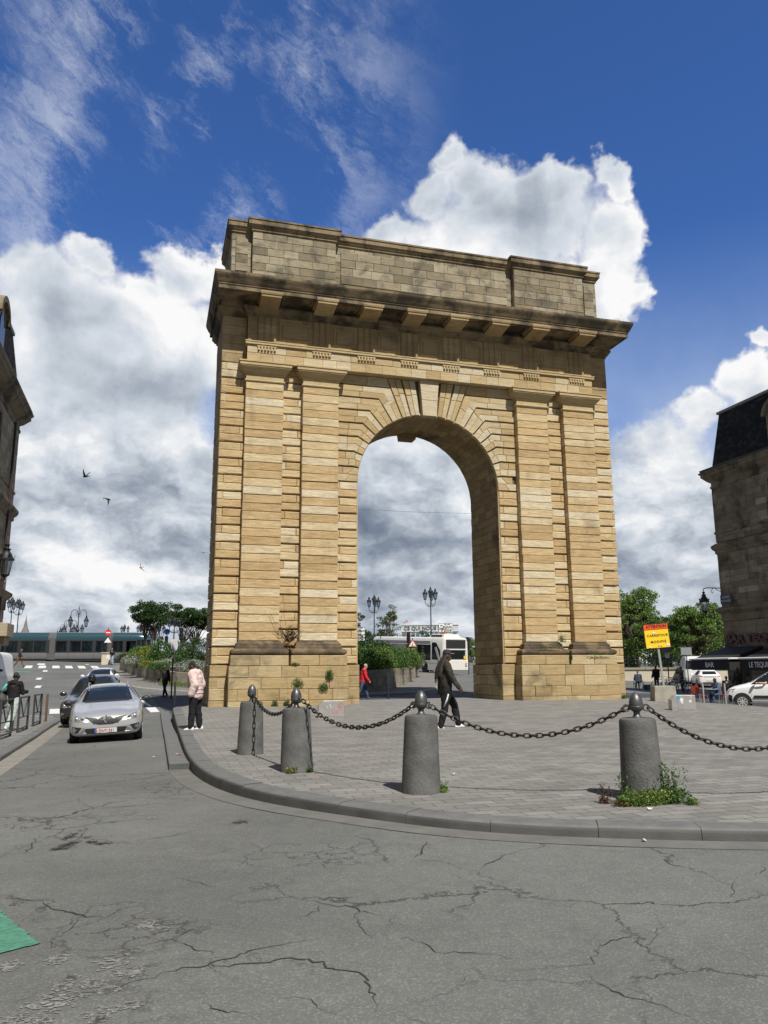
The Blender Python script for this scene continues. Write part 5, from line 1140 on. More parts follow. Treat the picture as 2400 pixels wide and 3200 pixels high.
def chain(a,b,sag,label):
    a=Vector((a[0],a[1],a[2]+1.02)); b=Vector((b[0],b[1],b[2]+1.02)); d=(b-a); h=Vector((d.x,d.y,0)).normalized(); a+=h*.12; b-=h*.12
    pts=[]; 
    for t in np.linspace(0,1,200): p=a.lerp(b,t); p.z-=sag*4*t*(1-t); pts.append(p)
    L=[0]
    for p,q in zip(pts,pts[1:]): L.append(L[-1]+(q-p).length)
    n=int(L[-1]/.074); mb=MB()
    for k in range(n):
        s=(k+.5)*L[-1]/n; i=min(np.searchsorted(L,s),199); p=pts[i]; t=(pts[min(i+1,199)]-pts[i-1]).normalized()
        u=t.cross(Vector((0,0,1))).normalized(); v=u.cross(t); w=(u+v*.35).normalized() if k%2 else (v-u*.35).normalized()
        P=[]
        for q in range(12):
            an=2*math.pi*q/12; P.append(p+t*(.030*math.cos(an)+.018*(1 if math.cos(an)>0 else -1))+w*.024*math.sin(an))
        mb.tube(P,.0098,6,closed=True)
    o=mb.build('chain',RUST,smooth=True); return tag(o,label,'chain','iron chains between the bollards')
for i,(sg,l) in enumerate(((.27,'short iron chain between the two farthest bollards'),(.33,'iron chain hanging in front of the steel box with red scribble'),(.34,'iron chain hanging in front of the striding person'),(.47,'iron chain running off the right edge from the weedy bollard'))): chain(BP[i],BP[i+1],sg,l)
# steel boxes
def steel_box(loc,rz,label,marks):
    t=empty('steel_box',loc,rz,label,'metal box','low steel boxes on the paving')
    mb=MB(); mb.loft([[(-.36,y,-.05),(.36,y,-.05),(.36,y,.47),(-.22,y,.47),(-.36,y,.33)] for y in (-.26,.26)]); mb.build('housing',STEEL,t,bevel=.008)
    mb=MB(); mb.box(-.18,.35,-.268,-.262,.03,.455); mb.build('front_panel',STEEL,t)
    return t
t=steel_box((-5.42,-6.5,-.12),-R(9),'low steel box with pink scribbles standing before the left pier',0)
def scrib(par,pts,mt,name,r=.006):
    mb=MB(); mb.tube([(x,-.272,z) for x,z in pts],r,5); mb.build(name,mt,par)
PNK=mat('pink_spray',(.55,.16,.20),.6)
sp=smooth_line([(.05,.12),(.10,.22),(.06,.25),(.03,.18),(.10,.11),(.15,.20),(.14,.12),(.20,.24),(.18,.10),(.26,.22),(.24,.34),(.20,.28),(.29,.30),(.31,.10)],5); scrib(t,[tuple(p) for p in sp],PNK,'graffiti')
sp=smooth_line([(.20,.36),(.26,.40),(.22,.30),(.30,.42),(.33,.33)],5); scrib(t,[tuple(p) for p in sp],PNK,'graffiti')
scrib(t,[(-.10,.26),(-.08,.36),(-.05,.28),(-.03,.37),(.0,.25)],WHT,'graffiti',.011)
t=steel_box((5.68,-7.4,-.10),-R(24),'low steel box with small stickers standing before the concrete block',1)
for x,z,w,m_ in ((-.14,.40,.045,mat('cyan_print',(.03,.35,.55),.5)),(-.06,.33,.05,WHT),(-.05,.25,.03,WHT),(.20,.29,.035,WHT),(.22,.40,.03,mat('tan_print',(.5,.4,.25),.6))):
    mb=MB(); mb.tint=.5; mb.box(x-w,x+w,-.274,-.269,z-w*1.1,z+w*1.1); mb.build('sticker',m_,t)
# concrete block and the yellow sign in it
CONC=mat('raw_concrete',(.30,.28,.235),.9,0,.3,2.5,.4,18)
t=empty('concrete_block',(9.3,-1.3,-.13),-R(22),'square concrete ballast block holding the yellow sign post','concrete block')
mb=MB(); mb.box(-.44,.44,-.44,.44,-.1,.64,.04); mb.build('block',CONC,t,bevel=.02)
YEL=mat('sign_yellow',(.86,.56,.012),.45); ORS=mat('sign_orange',(.82,.085,.012),.45); INK=mat('sign_ink',(.012,.012,.012),.6)
t=empty('road_sign',(9.32,-1.35,.53),-R(19),'yellow and orange sign reading ATTENTION CARREFOUR MODIFIE on a leaning post','road sign')
t.rotation_euler=(0,-R(4.2),-R(19))
mb=MB(); mb.box(-.04,.04,-.03,.03,-.1,2.45); mb.build('post',mat('galvanised_steel',(.40,.42,.42),.45,.6,.1,5),t)
pn=empty('x') if False else None
mb=MB(); mb.box(-.56,.56,-.06,-.035,1.70,2.80); pnl=mb.build('panel',YEL,t,bevel=.006)
mb=MB(); mb.box(-.555,.555,-.066,-.061,2.55,2.795); mb.build('header',ORS,pnl)
mb=MB(); 
for x0,x1,z0,z1 in ((-.56,.56,1.70,1.715),(-.56,.56,2.785,2.80),(-.56,-.545,1.715,2.785),(.545,.56,1.715,2.785),(-.545,.545,2.545,2.555)): mb.box(x0,x1,-.0705,-.066,z0,z1)
mb.build('border',INK,pnl)
text('lettering','ATTENTION',.19,INK,pnl,(0.01,-.069,2.672),w=.94,bold=.006); text('lettering','CARREFOUR',.155,INK,pnl,(.02,-.064,2.27),w=.96,bold=.003,track=1.2); text('lettering','MODIFIÉ',.155,INK,pnl,(.03,-.064,1.98),w=.70,bold=.003,track=1.2)
pnl.scale=(.88,1,.88); pnl.location=(0,0,-.02)
for x,z,w,c in ((-.13,2.40,.055,WHT),(.45,1.82,.06,WHT),(.03,1.80,.035,mat('grey_print',(.25,.3,.4),.6)),(-.38,1.77,.045,WHT),(.14,1.78,.03,ORS)):
    mb=MB(); mb.box(x-w,x+w,-.074,-.0715,z-w*.7,z+w*.7); mb.build('sticker',c,pnl)
mb=MB(); mb.box(-.4,.4,-.034,-.02,2.0,2.04); mb.box(-.4,.4,-.034,-.02,2.4,2.44); mb.build('bracket',STEEL,pnl)
# hoop barriers and the post on the left pavement
BAR='steel hoop barriers on the left pavement'
def barrier(a,b,label,first=[None]):
    za,zb_=float(zl(*a)),float(zl(*b)); d=math.hypot(b[0]-a[0],b[1]-a[1])
    if first[0] is None:
        t=empty('hoop_barrier',(0,0,0),0,None,'barrier',BAR); W_=1.55
        for x in (0,W_): mb=MB(); mb.tube([(x,0,-.1),(x,0,1.02)],.034,10); mb.build('post',DKM,t,smooth='auto')
        mb=MB(); mb.tube([(0,0,1.0),(W_,0,1.0)],.024,8); mb.tube([(0,0,.42),(W_,0,.42)],.020,8); mb.tube([(0,0,.1),(W_,0,.1)],.024,8); mb.build('rail',DKM,t,smooth='auto')
        mb=MB(); mb.tube([(.12,0,1.0),(W_*.5,0,.42),(W_-.12,0,1.0)],.018,8); mb.build('brace',DKM,t,smooth='auto'); first[0]=t
    else: t=copy_tree(first[0])
    t.location=(a[0],a[1],za); t.rotation_euler=(0,-math.atan2(zb_-za,d),math.atan2(b[1]-a[1],b[0]-a[0])); t['label']=label; return t
barrier(at(10,20.6),at(46,22.1),'steel hoop barrier in front of the hooded person on the pavement')
barrier(at(67,23.4),at(96,24.9),'steel hoop barrier between the hooded person and the thin post')
barrier(at(113,26.2),at(135,27.7),'steel hoop barrier next to the brown pavement post')
def post(px,D,label,zf,h=.95,mt=None,r=.04):
    x,y=at(px,D); mb=MB(); mb.lathe([(r,-.2),(r,h-.03),(r*.7,h),(0,h+.003)],n=12); o=mb.build('post',mt or BLK,smooth='auto'); o.location=(x,y,float(zf(x,y))); return tag(o,label,'post')
post(152,28.9,'thin brown post at the end of the hoop barriers',zl,.98,mat('rusty_post',(.11,.06,.035),.7,.2))
post(548,31.5,'black post beside the pink jacketed person',zr,1.35); post(1213,36.6,'black post in front of the right planter wall in the archway',zr,1.25)
post(2195,36.5,'grey metal post left of the red cafe chairs',zr,1.1,STEEL,.035); post(2263,36,'grey metal post before the nose of the delivery van',zr,1.15,STEEL,.035)
# ------------------------------------------------------------------ lamps
def lantern(par,c,k=1.,hang=False):
    """six sided street lantern, c = centre of its bottom ring"""
    mb=MB(); mb.lathe([(.13*k,0),(.21*k,.46*k)],c,6,math.pi/6,cap=False); b=mb.build('lantern',LGL,par)
    mb=MB(); mb.lathe([(.25*k,.46*k),(.255*k,.50*k),(.21*k,.54*k),(.15*k,.68*k),(.10*k,.74*k),(.10*k,.80*k),(.135*k,.83*k),(.06*k,.84*k),(.05*k,.90*k),(.09*k,.97*k),(.02*k,.97*k)],c,12)
    mb.lathe([(.04*k,-.10*k),(.13*k,-.03*k),(.145*k,.0),(.13*k,.02*k)],c,8)
    for q in range(6):
        a=q*math.pi/3+math.pi/6; mb.cyl((c[0]+.13*k*math.cos(a),c[1]+.13*k*math.sin(a),c[2]),(c[0]+.21*k*math.cos(a),c[1]+.21*k*math.sin(a),c[2]+.47*k),.013*k,n=5)
    for q in range(6):
        a=q*math.pi/3; mb.loft([[(c[0]+r*math.cos(a+w),c[1]+r*math.sin(a+w),c[2]+z) for w in (-.2,.2)]+[(c[0]+(r+.01)*math.cos(a),c[1]+(r+.01)*math.sin(a),c[2]+z+.05*k)] for r,z in ((.22*k,.5*k),(.26*k,.6*k))])
    mb.build('lantern_cap',BLK,b,smooth='auto',angle=30)
    return b
def lamp_post(px,D,ytop,label,arms=3,group='street lamps',k=1.,rot=.4,centre=True):
    x,y=at(px,D); z=float(zr(x,y)); H=1.2+(2094-ytop)*D/2476.9-z
    t=empty('street_lamp',(x,y,z),rot,label,'street lamp',group); hb=H-1.75*k
    mb=MB(); mb.lathe([(.2,0),(.2,.25),(.15,.3),(.14,.9),(.17,.95),(.1,1.05),(.075,1.5),(.065,hb*.6),(.09,hb*.6+.05),(.06,hb*.6+.12),(.05,hb-.1),(.09,hb),(.05,hb+.1),(.035,hb+.75*k)],n=10); mb.build('pole',BLK,t,smooth='auto')
    for q in range(arms):
        a=q*2*math.pi/arms; c,s=math.cos(a),math.sin(a); mb=MB()
        mb.tube([(c*r,s*r,z_) for r,z_ in ((.04,hb+.02),(.2*k,hb-.08*k),(.42*k,hb+.05*k),(.56*k,hb+.25*k),(.56*k,hb+.55*k))],[.035,.03,.03,.028,.035],6)
        mb.tube([(c*r,s*r,z_) for r,z_ in ((.2*k,hb-.05*k),(.3*k,hb+.12*k),(.2*k,hb+.2*k),(.14*k,hb+.1*k))],.018,5)
        ar=mb.build('arm',BLK,t,smooth='auto'); lantern(ar,(c*.56*k,s*.56*k,hb+.62*k),k)
    if centre: lantern(t,(0,0,hb+.82*k),k)
    return t
lamp_post(1170,80,1860,'black four lantern lamp post left in the archway, above the bus roof'); lamp_post(1350,74,1836,'tall black four lantern lamp post right in the archway',rot=1.1)
lamp_post(1208,118,1936,'small distant lamp post behind the airy tree in the archway')
lamp_post(18,92,1860,'lamp post right beside the corner of the left building',arms=3); lamp_post(40,90,1866,'lamp post second from the left building, above the tram roof',arms=3,rot=.9)
lamp_post(444,96,1938,'distant lamp post under the crown of the first umbrella tree'); lamp_post(491,100,1945,'distant lamp post between the two umbrella trees'); lamp_post(537,68,1922,'single lantern lamp post in front of the second umbrella tree',arms=2,k=.8)
lamp_post(380,150,1948,'faint far lamp post over the nose of the tram',k=1.2); lamp_post(432,140,1946,'faint far lamp post left of the umbrella trees',k=1.2)
def bridge_lamp(px,D,ytop,label):
    x,y=at(px,D); z=float(zr(x,y)); H=1.2+(2094-ytop)*D/2476.9-z
    t=empty('bridge_lamp',(x,y,z),math.atan2(CR.y,CR.x)+.25,label,'bridge lamp','curved double lamps on the bridge'); hb=H-.5
    mb=MB(); mb.lathe([(.24,0),(.22,.6),(.12,.8),(.09,hb*.55),(.2,hb*.56),(.24,hb*.585),(.12,hb*.62),(.06,hb*.66),(.045,hb),(.06,hb+.1),(.02,hb+.5)],n=10); mb.build('pole',BLK,t,smooth='auto')
    for s in (-1,1):
        mb=MB(); mb.tube([(s*r,0,z_) for r,z_ in ((.03,hb-.7),(.25,hb-.05),(.6,hb+.05),(.9,hb-.25),(.95,hb-.75))],.04,6); mb.tube([(s*r,0,z_) for r,z_ in ((.05,hb-.9),(.3,hb-.6),(.28,hb-.4),(.16,hb-.45))],.022,5)
        a=mb.build('arm',BLK,t,smooth='auto'); lantern(a,(s*.95,0,hb-2.05),1.35)
        lantern(a,(s*.5,.1,hb*.56-.2),1.1)
    return t
for px,D,yt,l in ((232,100,1889,'nearest and tallest double lamp on the bridge behind the tram'),(208,124,1924,'second double lamp on the bridge behind the tram'),(194,150,1938,'third double lamp on the bridge behind the tram'),(182,180,1950,'farthest and smallest double lamp on the bridge')): bridge_lamp(px,D,yt,l)
# lantern on the right building and the one on the left building
t=empty('wall_lantern',(23.0,12.3,4.6),0,'black lantern hanging from a scrolled bracket on the right building','lantern')
lx,ly=at(2222,49); t.location=(lx,ly,4.35)
mb=MB(); mb.tube([(0,0,1.55),(0,0,1.75),(.25,.02,1.83),(1.7,.2,1.86)],.03,6); mb.tube([(.75,.05,1.8),(.6,.05,1.6),(.72,.05,1.5),(.8,.05,1.62)],.02,5); mb.tube([(1.6,.2,1.55),(.95,.1,1.82)],.018,5); mb.build('bracket',BLK,t,smooth=True); lantern(t,(0,0,.35),1.25); mb=MB(); mb.cyl((0,0,-.05),(0,0,.3),.03,.05); mb.build('drop_finial',BLK,t)
lx,ly=at(-14,31); t=empty('wall_lantern',(lx,ly,4.75),0,'black lantern on the wall of the left building','lantern'); lantern(t,(0,0,.3),1.25); mb=MB(); mb.tube([(-1.1,0,.1),(-.5,0,.02),(0,0,.1),(0,0,.3)],.035,6); mb.build('bracket',BLK,t,smooth=True)
# ------------------------------------------------------------------ signs
RED=mat('sign_red',(.52,.02,.025),.45); SWH=mat('sign_white',(.70,.70,.69),.5); BLS=mat('sign_blue',(.03,.14,.50),.45)
def disc(par,c,r,mt,name,y=0,th=.02):
    mb=MB(); mb.loft([[(c[0]+r*math.cos(a),c[1]+q,c[2]+r*math.sin(a)) for a in np.linspace(0,2*math.pi,25)[:-1]] for q in (y,y-th)]); return mb.build(name,mt,par)
def pole_sign(px,D,ytop,label,rz=None,cat='road sign',r=.04,mt=None,striped=False,zb=None):
    x,y=at(px,D); z=float(zr(x,y)) if zb is None else zb; H=1.2+(2094-ytop)*D/2476.9-z
    t=empty('road_sign',(x,y,z),-YAW-math.atan((px-1200)/2477) if rz is None else rz,label,cat)
    mb=MB(); mb.cyl((0,0,-.1),(0,0,H),r,n=10); p=mb.build('pole',mt or DKM,t,smooth='auto')
    if striped:
        mb=MB()
        for k in range(3): mb.cyl((0,0,H-1.0+k*.3),(0,0,H-.85+k*.3),r+.004,n=10)
        mb.build('white_band',SWH,p,smooth='auto')
    return t,H
t,H=pole_sign(329,83,1958,'round red no entry sign on a grey pole beside the tram'); d=disc(t,(0,-.05,H-.5),.32,RED,'disc'); mb=MB(); mb.box(-.22,.22,-.085,-.072,H-.555,H-.445); mb.build('bar',SWH,d)
mb=MB(); mb.loft([[(-.36,q,H-1.55),(.36,q,H-1.55),(0,q,H-1.0)] for q in (-.05,-.07)]); mb.build('triangle_plate',SWH,t)
t,H=pole_sign(537,43,1995,'black pole with a round sign turned edge on by the left planter',rz=R(55),mt=BLK,striped=True); disc(t,(0,-.05,H-.32),.33,SWH,'disc')
t,H=pole_sign(515,76,1962,'round blue sign above a traffic light beneath the umbrella trees'); disc(t,(0,-.05,H-.3),.28,BLS,'disc')
t,H=pole_sign(1291,66,1996,'red bordered warning triangle on a banded pole before the bus',striped=True,mt=BLK)
for s,m_,y0 in ((.42,RED,-.05),(.31,SWH,-.075)):
    mb=MB(); mb.loft([[(-s,y0-q,H-.55-s*.45),(s,y0-q,H-.55-s*.45),(0,y0-q,H-.55+s*1.1)] for q in (0,.02)]); mb.build('triangle' if m_ is RED else 'triangle_centre',m_,t)
mb=MB(); mb.box(-.02,.02,-.105,-.096,H-.60,H-.42); mb.box(-.1,.1,-.105,-.096,H-.66,H-.62); mb.build('pictogram',INK,t)
def board_sign(px,D,ytop,label,boards,w):
    t,H=pole_sign(px,D,ytop,label,cat='direction sign')
    for z,h,rows,arrow in boards:
        mb=MB(); mb.box(-w/2,w/2,-.09,-.05,H-z-h,H-z); b=mb.build('board',SWH,t,bevel=.01)
        mb=MB()
        for a in ((-w/2,w/2,H-z-h,H-z-h+.03),(-w/2,w/2,H-z-.03,H-z),(-w/2,-w/2+.03,H-z-h,H-z),(w/2-.03,w/2,H-z-h,H-z)): mb.box(a[0]+.004,a[1]-.004,-.096,-.089,a[2]+.004,a[3]-.004)
        mb.build('border',INK,b)
        n=len(rows)
        for i,s in enumerate(rows): text('lettering',s,h/n*.82,INK,b,(.12 if arrow=='l' else -.1,-.094,H-z-h*(i+.5)/n),bold=.006)
        if arrow:
            s=-1 if arrow=='l' else 1; mb=MB(); x0=s*(w/2-.12); zc=H-z-h/2
            mb.loft([[(x0,q,zc),(x0-s*.12,q,zc+.09),(x0-s*.12,q,zc-.09)] for q in (-.1,-.09)]); mb.loft([[(x0-s*.12,q,zc-.03),(x0-s*.24,q,zc-.03),(x0-s*.24,q,zc+.03),(x0-s*.12,q,zc+.03)] for q in (-.1,-.09)]); mb.build('arrow',INK,b)
board_sign(1397,70,1950,'white direction boards reading LE LAC and BACALAN in the archway',[(.0,.42,['LE LAC','BACALAN'],'l'),(.55,.24,['ST JEAN'],'r'),(.83,.12,['CENTRE'],None),(.97,.24,['FLOIRAC'],'r')],1.28)
board_sign(1126,72,1961,'stack of four white direction boards beside the left pier',[(.0,.32,['LIBOURNE','PARIS'],None),(.36,.32,['CENTRE','GARE'],None),(.72,.22,['BASTIDE'],'r'),(1.0,.24,['CENON'],'r')],.85)
t,H=pole_sign(2091,58,2022,'round parking restriction sign on a dark pole right of the yellow sign'); d=disc(t,(0,-.05,H-.3),.26,RED,'disc'); disc(d,(0,-.075,H-.3),.20,BLS,'disc_centre',0,.01); mb=MB(); mb.box(-.16,.16,-.07,-.05,H-.95,H-.65); mb.build('plate',SWH,t)
def traffic_light(px,D,ytop,label):
    t,H=pole_sign(px,D,ytop,label,cat='traffic light',mt=BLK)
    mb=MB(); mb.box(-.16,.16,-.2,.0,H-.95,H); b=mb.build('head',BLK,t,bevel=.03)
    for k in range(3):
        mb=MB(); mb.M=Matrix.Translation((0,-.2,H-.17-k*.3))@Matrix.Rotation(math.pi/2,4,'X'); mb.lathe([(.1,0),(.1,.06),(.085,.06),(.085,.01),(0,.01)],n=14); mb.build('lens',PLB,b)
    return t
traffic_light(560,60,1958,'black traffic light under the second umbrella tree'); traffic_light(514,77,1985,'small traffic light below the round blue sign'); traffic_light(1278,66,1976,'black traffic light over the bus roof in the archway'); traffic_light(1466,68,1994,'black traffic light by the right jamb of the archway')
t,H=pole_sign(2152,66,2030,'grey backed sign board above the vans by the cafe'); mb=MB(); mb.box(-.42,.42,-.08,-.05,H-.62,H); mb.build('board',mat('grey_sign_back',(.30,.31,.33),.5),t)
# overhead wire
a=aty_=None
mb=MB(); w0=at(1085,60); w1=at(1500,60); mb.tube([(w0[0],w0[1],13.72),((w0[0]+w1[0])/2,(w0[1]+w1[1])/2,13.42),(w1[0],w1[1],13.25)],.012,5); tag(mb.build('overhead_wire',BLK),'thin overhead cable crossing the sky in the archway','cable')
# birds
def bird(px,py,D,label,span,lift,rz,mt,bank=0,sc=.8):
    d=fw+r2*((px-1200)/2476.888)+u2*((1600-py)/2476.888); p=CAM+d*D; mb=MB()
    mb.loft([[(r*math.cos(a),y,r*math.sin(a)) for a in np.linspace(0,2*math.pi,9)[:-1]] for y,r in ((-.26,.012),(-.14,.03),(-.05,.055),(.06,.06),(.13,.035),(.17,.032),(.20,.012))])
    for s in (-1,1): mb.loft([[(s*span*t,.06-.1*t*t+c,lift*t**1.2*span+.012*q) for c,q in ((.07*(1-t*.8),0),(.0,1),(-.12*(1-t*.75),0),(0,-1))] for t in (.05,.35,.7,1.0)])
    mb.poly([(-.05,-.36,0),(.05,-.36,0),(.02,-.2,.01),(-.02,-.2,.01)])
    o=mb.build('bird',mt,smooth='auto'); o.location=p; o.scale=(sc,)*3; o.rotation_euler=(0,bank,rz); return tag(o,label,'bird','birds in flight')
BRD=mat('dark_feathers',(.03,.028,.03),.8)
bird(268,1489,38,'dark bird with raised wings, highest in the left sky',.36,1.0,R(60),BRD); bird(337,1560,40,'dark bird banking below the highest bird',.36,-.5,R(-50),BRD,.9); bird(440,1773,44,'pale bird low in the sky above the umbrella trees',.34,.4,R(30),mat('pale_feathers',(.62,.58,.50),.8),1.1); bird(636,1727,70,'tiny distant bird next to the left edge of the arch',.4,.15,R(20),mat('grey_feathers',(.16,.17,.18),.8))
# ------------------------------------------------------------------ cafe furniture and bicycles
CHR_=mat('red_chair_paint',(.38,.045,.02),.5)
def chair(px,D,rz,label,first=[None]):
    x,y=at(px,D)
    if first[0] is None:
        t=empty('cafe_chair',(0,0,0),0,None,'chair','red metal cafe chairs')
        mb=MB(); mb.box(-.2,.2,-.2,.2,.44,.46); mb.build('seat',CHR_,t,bevel=.008)
        mb=MB(); mb.loft([[(x_,-.20-.05*(z_-.5),z_) for x_,z_ in ((-.19,.52),(.19,.52),(.19,.84),(-.19,.84))],[(x_,-.215-.05*(z_-.5),z_) for x_,z_ in ((-.19,.52),(.19,.52),(.19,.84),(-.19,.84))]]); mb.build('backrest',CHR_,t)
        for sx in (-1,1):
            for sy in (-1,1): mb=MB(); mb.tube([(sx*.18,sy*.18,.45),(sx*.21,sy*.23,0)],.014,6); mb.build('leg',STEEL,t)
        first[0]=t
    else: t=copy_tree(first[0])
    t.location=(x,y,float(zr(x,y))+.01); t.rotation_euler=(0,0,rz); t['label']=label
chair(2246,41.5,facing(-1,-.25),'red metal chair under the seated cafe guest'); chair(2190,40.5,facing(1,.2),'red metal chair facing the seated guest, left of the table'); chair(2172,42.5,facing(.6,1),'red metal chair farthest left on the terrace'); chair(2268,39.8,facing(-1,.3),'red metal chair closest to the delivery van')
x,y=at(2216,41.2); t=empty('cafe_table',(x,y,float(zr(x,y))+.01),0,'small round cafe table between the red chairs','table'); mb=MB(); mb.lathe([(.34,.70),(.35,.71),(.35,.73),(0,.735)],n=24); mb.build('table_top',STEEL,t,smooth='auto'); mb=MB(); mb.lathe([(.22,0),(.22,.02),(.03,.05),(.03,.70)],n=12); mb.build('pedestal',BLK,t,smooth='auto')
def bike(px,D,rz,label,col,first=[None]):
    x,y=at(px,D)
    t=empty('bicycle',(x,y,float(zr(x,y))+.01),rz,label,'bicycle','bicycles parked behind the concrete block')
    mb=MB(); A=[(-.28,.56),(.32,.82),(.36,.90),(.42,.52)]; 
    for p,q in (((-.1,.28),(-.2,.80)),((-.1,.28),(.33,.72)),((-.18,.74),(.32,.80)),((-.1,.28),(-.52,.34)),((-.52,.34),(-.18,.74)),((.32,.88),(.52,.34))): mb.cyl((p[0],0,p[1]),(q[0],0,q[1]),.02,n=6)
    mb.build('frame',col,t,smooth='auto')
    for xx in (-.52,.52):
        mb=MB(); mb.tube([(xx+.33*math.cos(a),0,.34+.33*math.sin(a)) for a in np.linspace(0,2*math.pi,25)[:-1]],.018,6,closed=True)
        for q in range(8): a=q*math.pi/4; mb.cyl((xx,0,.34),(xx+.33*math.cos(a),0,.34+.33*math.sin(a)),.004,n=4)
        mb.build('wheel',RUB,t,smooth='auto')
    mb=MB(); mb.loft([[(-.34,w,.86),(-.2,w*1.3,.87),(-.05,w*.4,.86)] for w in (-.07,.07)]); mb.box(-.3,-.1,-.06,.06,.82,.87); mb.build('saddle',PLB,t)
    mb=MB(); mb.tube([(.2,-.28,.98),(.33,-.22,.97),(.34,0,.95),(.33,.22,.97),(.2,.28,.98)],.014,6); mb.cyl((.33,0,.86),(.34,0,.95),.016); mb.build('handlebar',BLK,t,smooth=True)
GRN=mat('green_enamel',(.02,.12,.07),.5)
for px,D,rz,l,c in ((2088,55,R(20),'dark bicycle nearest the yellow sign post',BLK),(2104,54,R(75),'white framed bicycle in the middle of the parked cluster',WHT),(2122,56,R(-10),'grey bicycle on the right of the parked cluster',STEEL),(2140,53,R(40),'black bicycle in front of the white panel van',BLK),(2062,58.5,R(10),'dark bicycle held by the person behind the yellow sign',BLK)): bike(px,D,rz,l,c)
for px,D,l in ((2022,57.5,'dark green crate left of the second crate on the road'),(2036,57,'dark green crate at the foot of the person with the bicycle')):
    x,y=at(px,D); t=empty('crate',(x,y,float(zr(x,y))+.01),R(-20),l,'crate','green crates on the road'); mb=MB()
    mb.box(-.3,.3,-.2,.2,0,.03); 
    for a in ((-.3,.3,-.2,-.17),(-.3,.3,.17,.2),(-.3,-.27,-.17,.17),(.27,.3,-.17,.17)): mb.box(*a,.031,.36)
    mb.build('tub',GRN,t)
# ------------------------------------------------------------------ buildings
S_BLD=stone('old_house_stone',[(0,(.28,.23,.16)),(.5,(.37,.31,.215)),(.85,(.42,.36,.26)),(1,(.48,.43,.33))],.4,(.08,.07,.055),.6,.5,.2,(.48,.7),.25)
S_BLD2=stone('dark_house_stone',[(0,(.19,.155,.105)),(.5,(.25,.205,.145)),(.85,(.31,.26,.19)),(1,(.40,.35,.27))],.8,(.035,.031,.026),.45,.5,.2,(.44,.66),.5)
S_BTR=stone('house_trim_stone',[(0,(.20,.165,.115)),(1,(.28,.235,.165))],.8,(.035,.03,.025),.8,.4,.2,(.42,.65),.5)
SLATE=paving('slate_roof',(.022,.024,.028),(.038,.04,.045),(.012,.012,.014),.24,.13,.01,0,.55,.2,.2)
def slate_wall(name,o,ex,en,a0,a1,z0,z1,slope,par,hip0=0):
    """overlapping slates on a sloping roof face"""
    o=Vector(o);ex=Vector(ex);en=Vector(en); mb=MB(); n=int((z1-z0)/.16); ins=lambda z:-(z-z0)*slope
    A0,A1=a0,a1
    for k in range(n):
        za,zb_=z0+k*.16,z0+(k+1)*.16+.04; a1=A1-(zb_-z0)*slope; a0=A0+(zb_-z0)*slope*hip0; a=a0-(.13 if k%2 else 0)
        while a<a1:
            mb.tint=random.random(); b=min(a+.26,a1); aa=max(a,a0)
            if b-aa>.02:
                P=[(aa+.004,za,.025),(b-.004,za,.025),(b-.004,zb_,.008),(aa+.004,zb_,.008)]; mb.poly([o+ex*u+Vector((0,0,z))+en*(ins(z)+t) for u,z,t in P])
                P=[(aa+.004,za,.0),(b-.004,za,.0),(b-.004,za,.025),(aa+.004,za,.025)]; mb.poly([o+ex*u+Vector((0,0,z))+en*(ins(z)+t) for u,z,t in P])
            a+=.26
    return mb.build(name,SLT,par)
SLT=bpy.data.materials.new('slate'); SLT.use_nodes=True; g=NG(SLT.node_tree); b=g.n['Principled BSDF']; tr,_,_=g.sep(g.node('ShaderNodeAttribute',attribute_name='tint').outputs['Color'])
g.put(b.inputs['Base Color'],g.ramp(tr,[(0,(.012,.012,.0125)),(.7,(.022,.022,.023)),(1,(.042,.042,.042))])); b.inputs['Roughness'].default_value=.8; b.inputs['Specular IOR Level'].default_value=.15
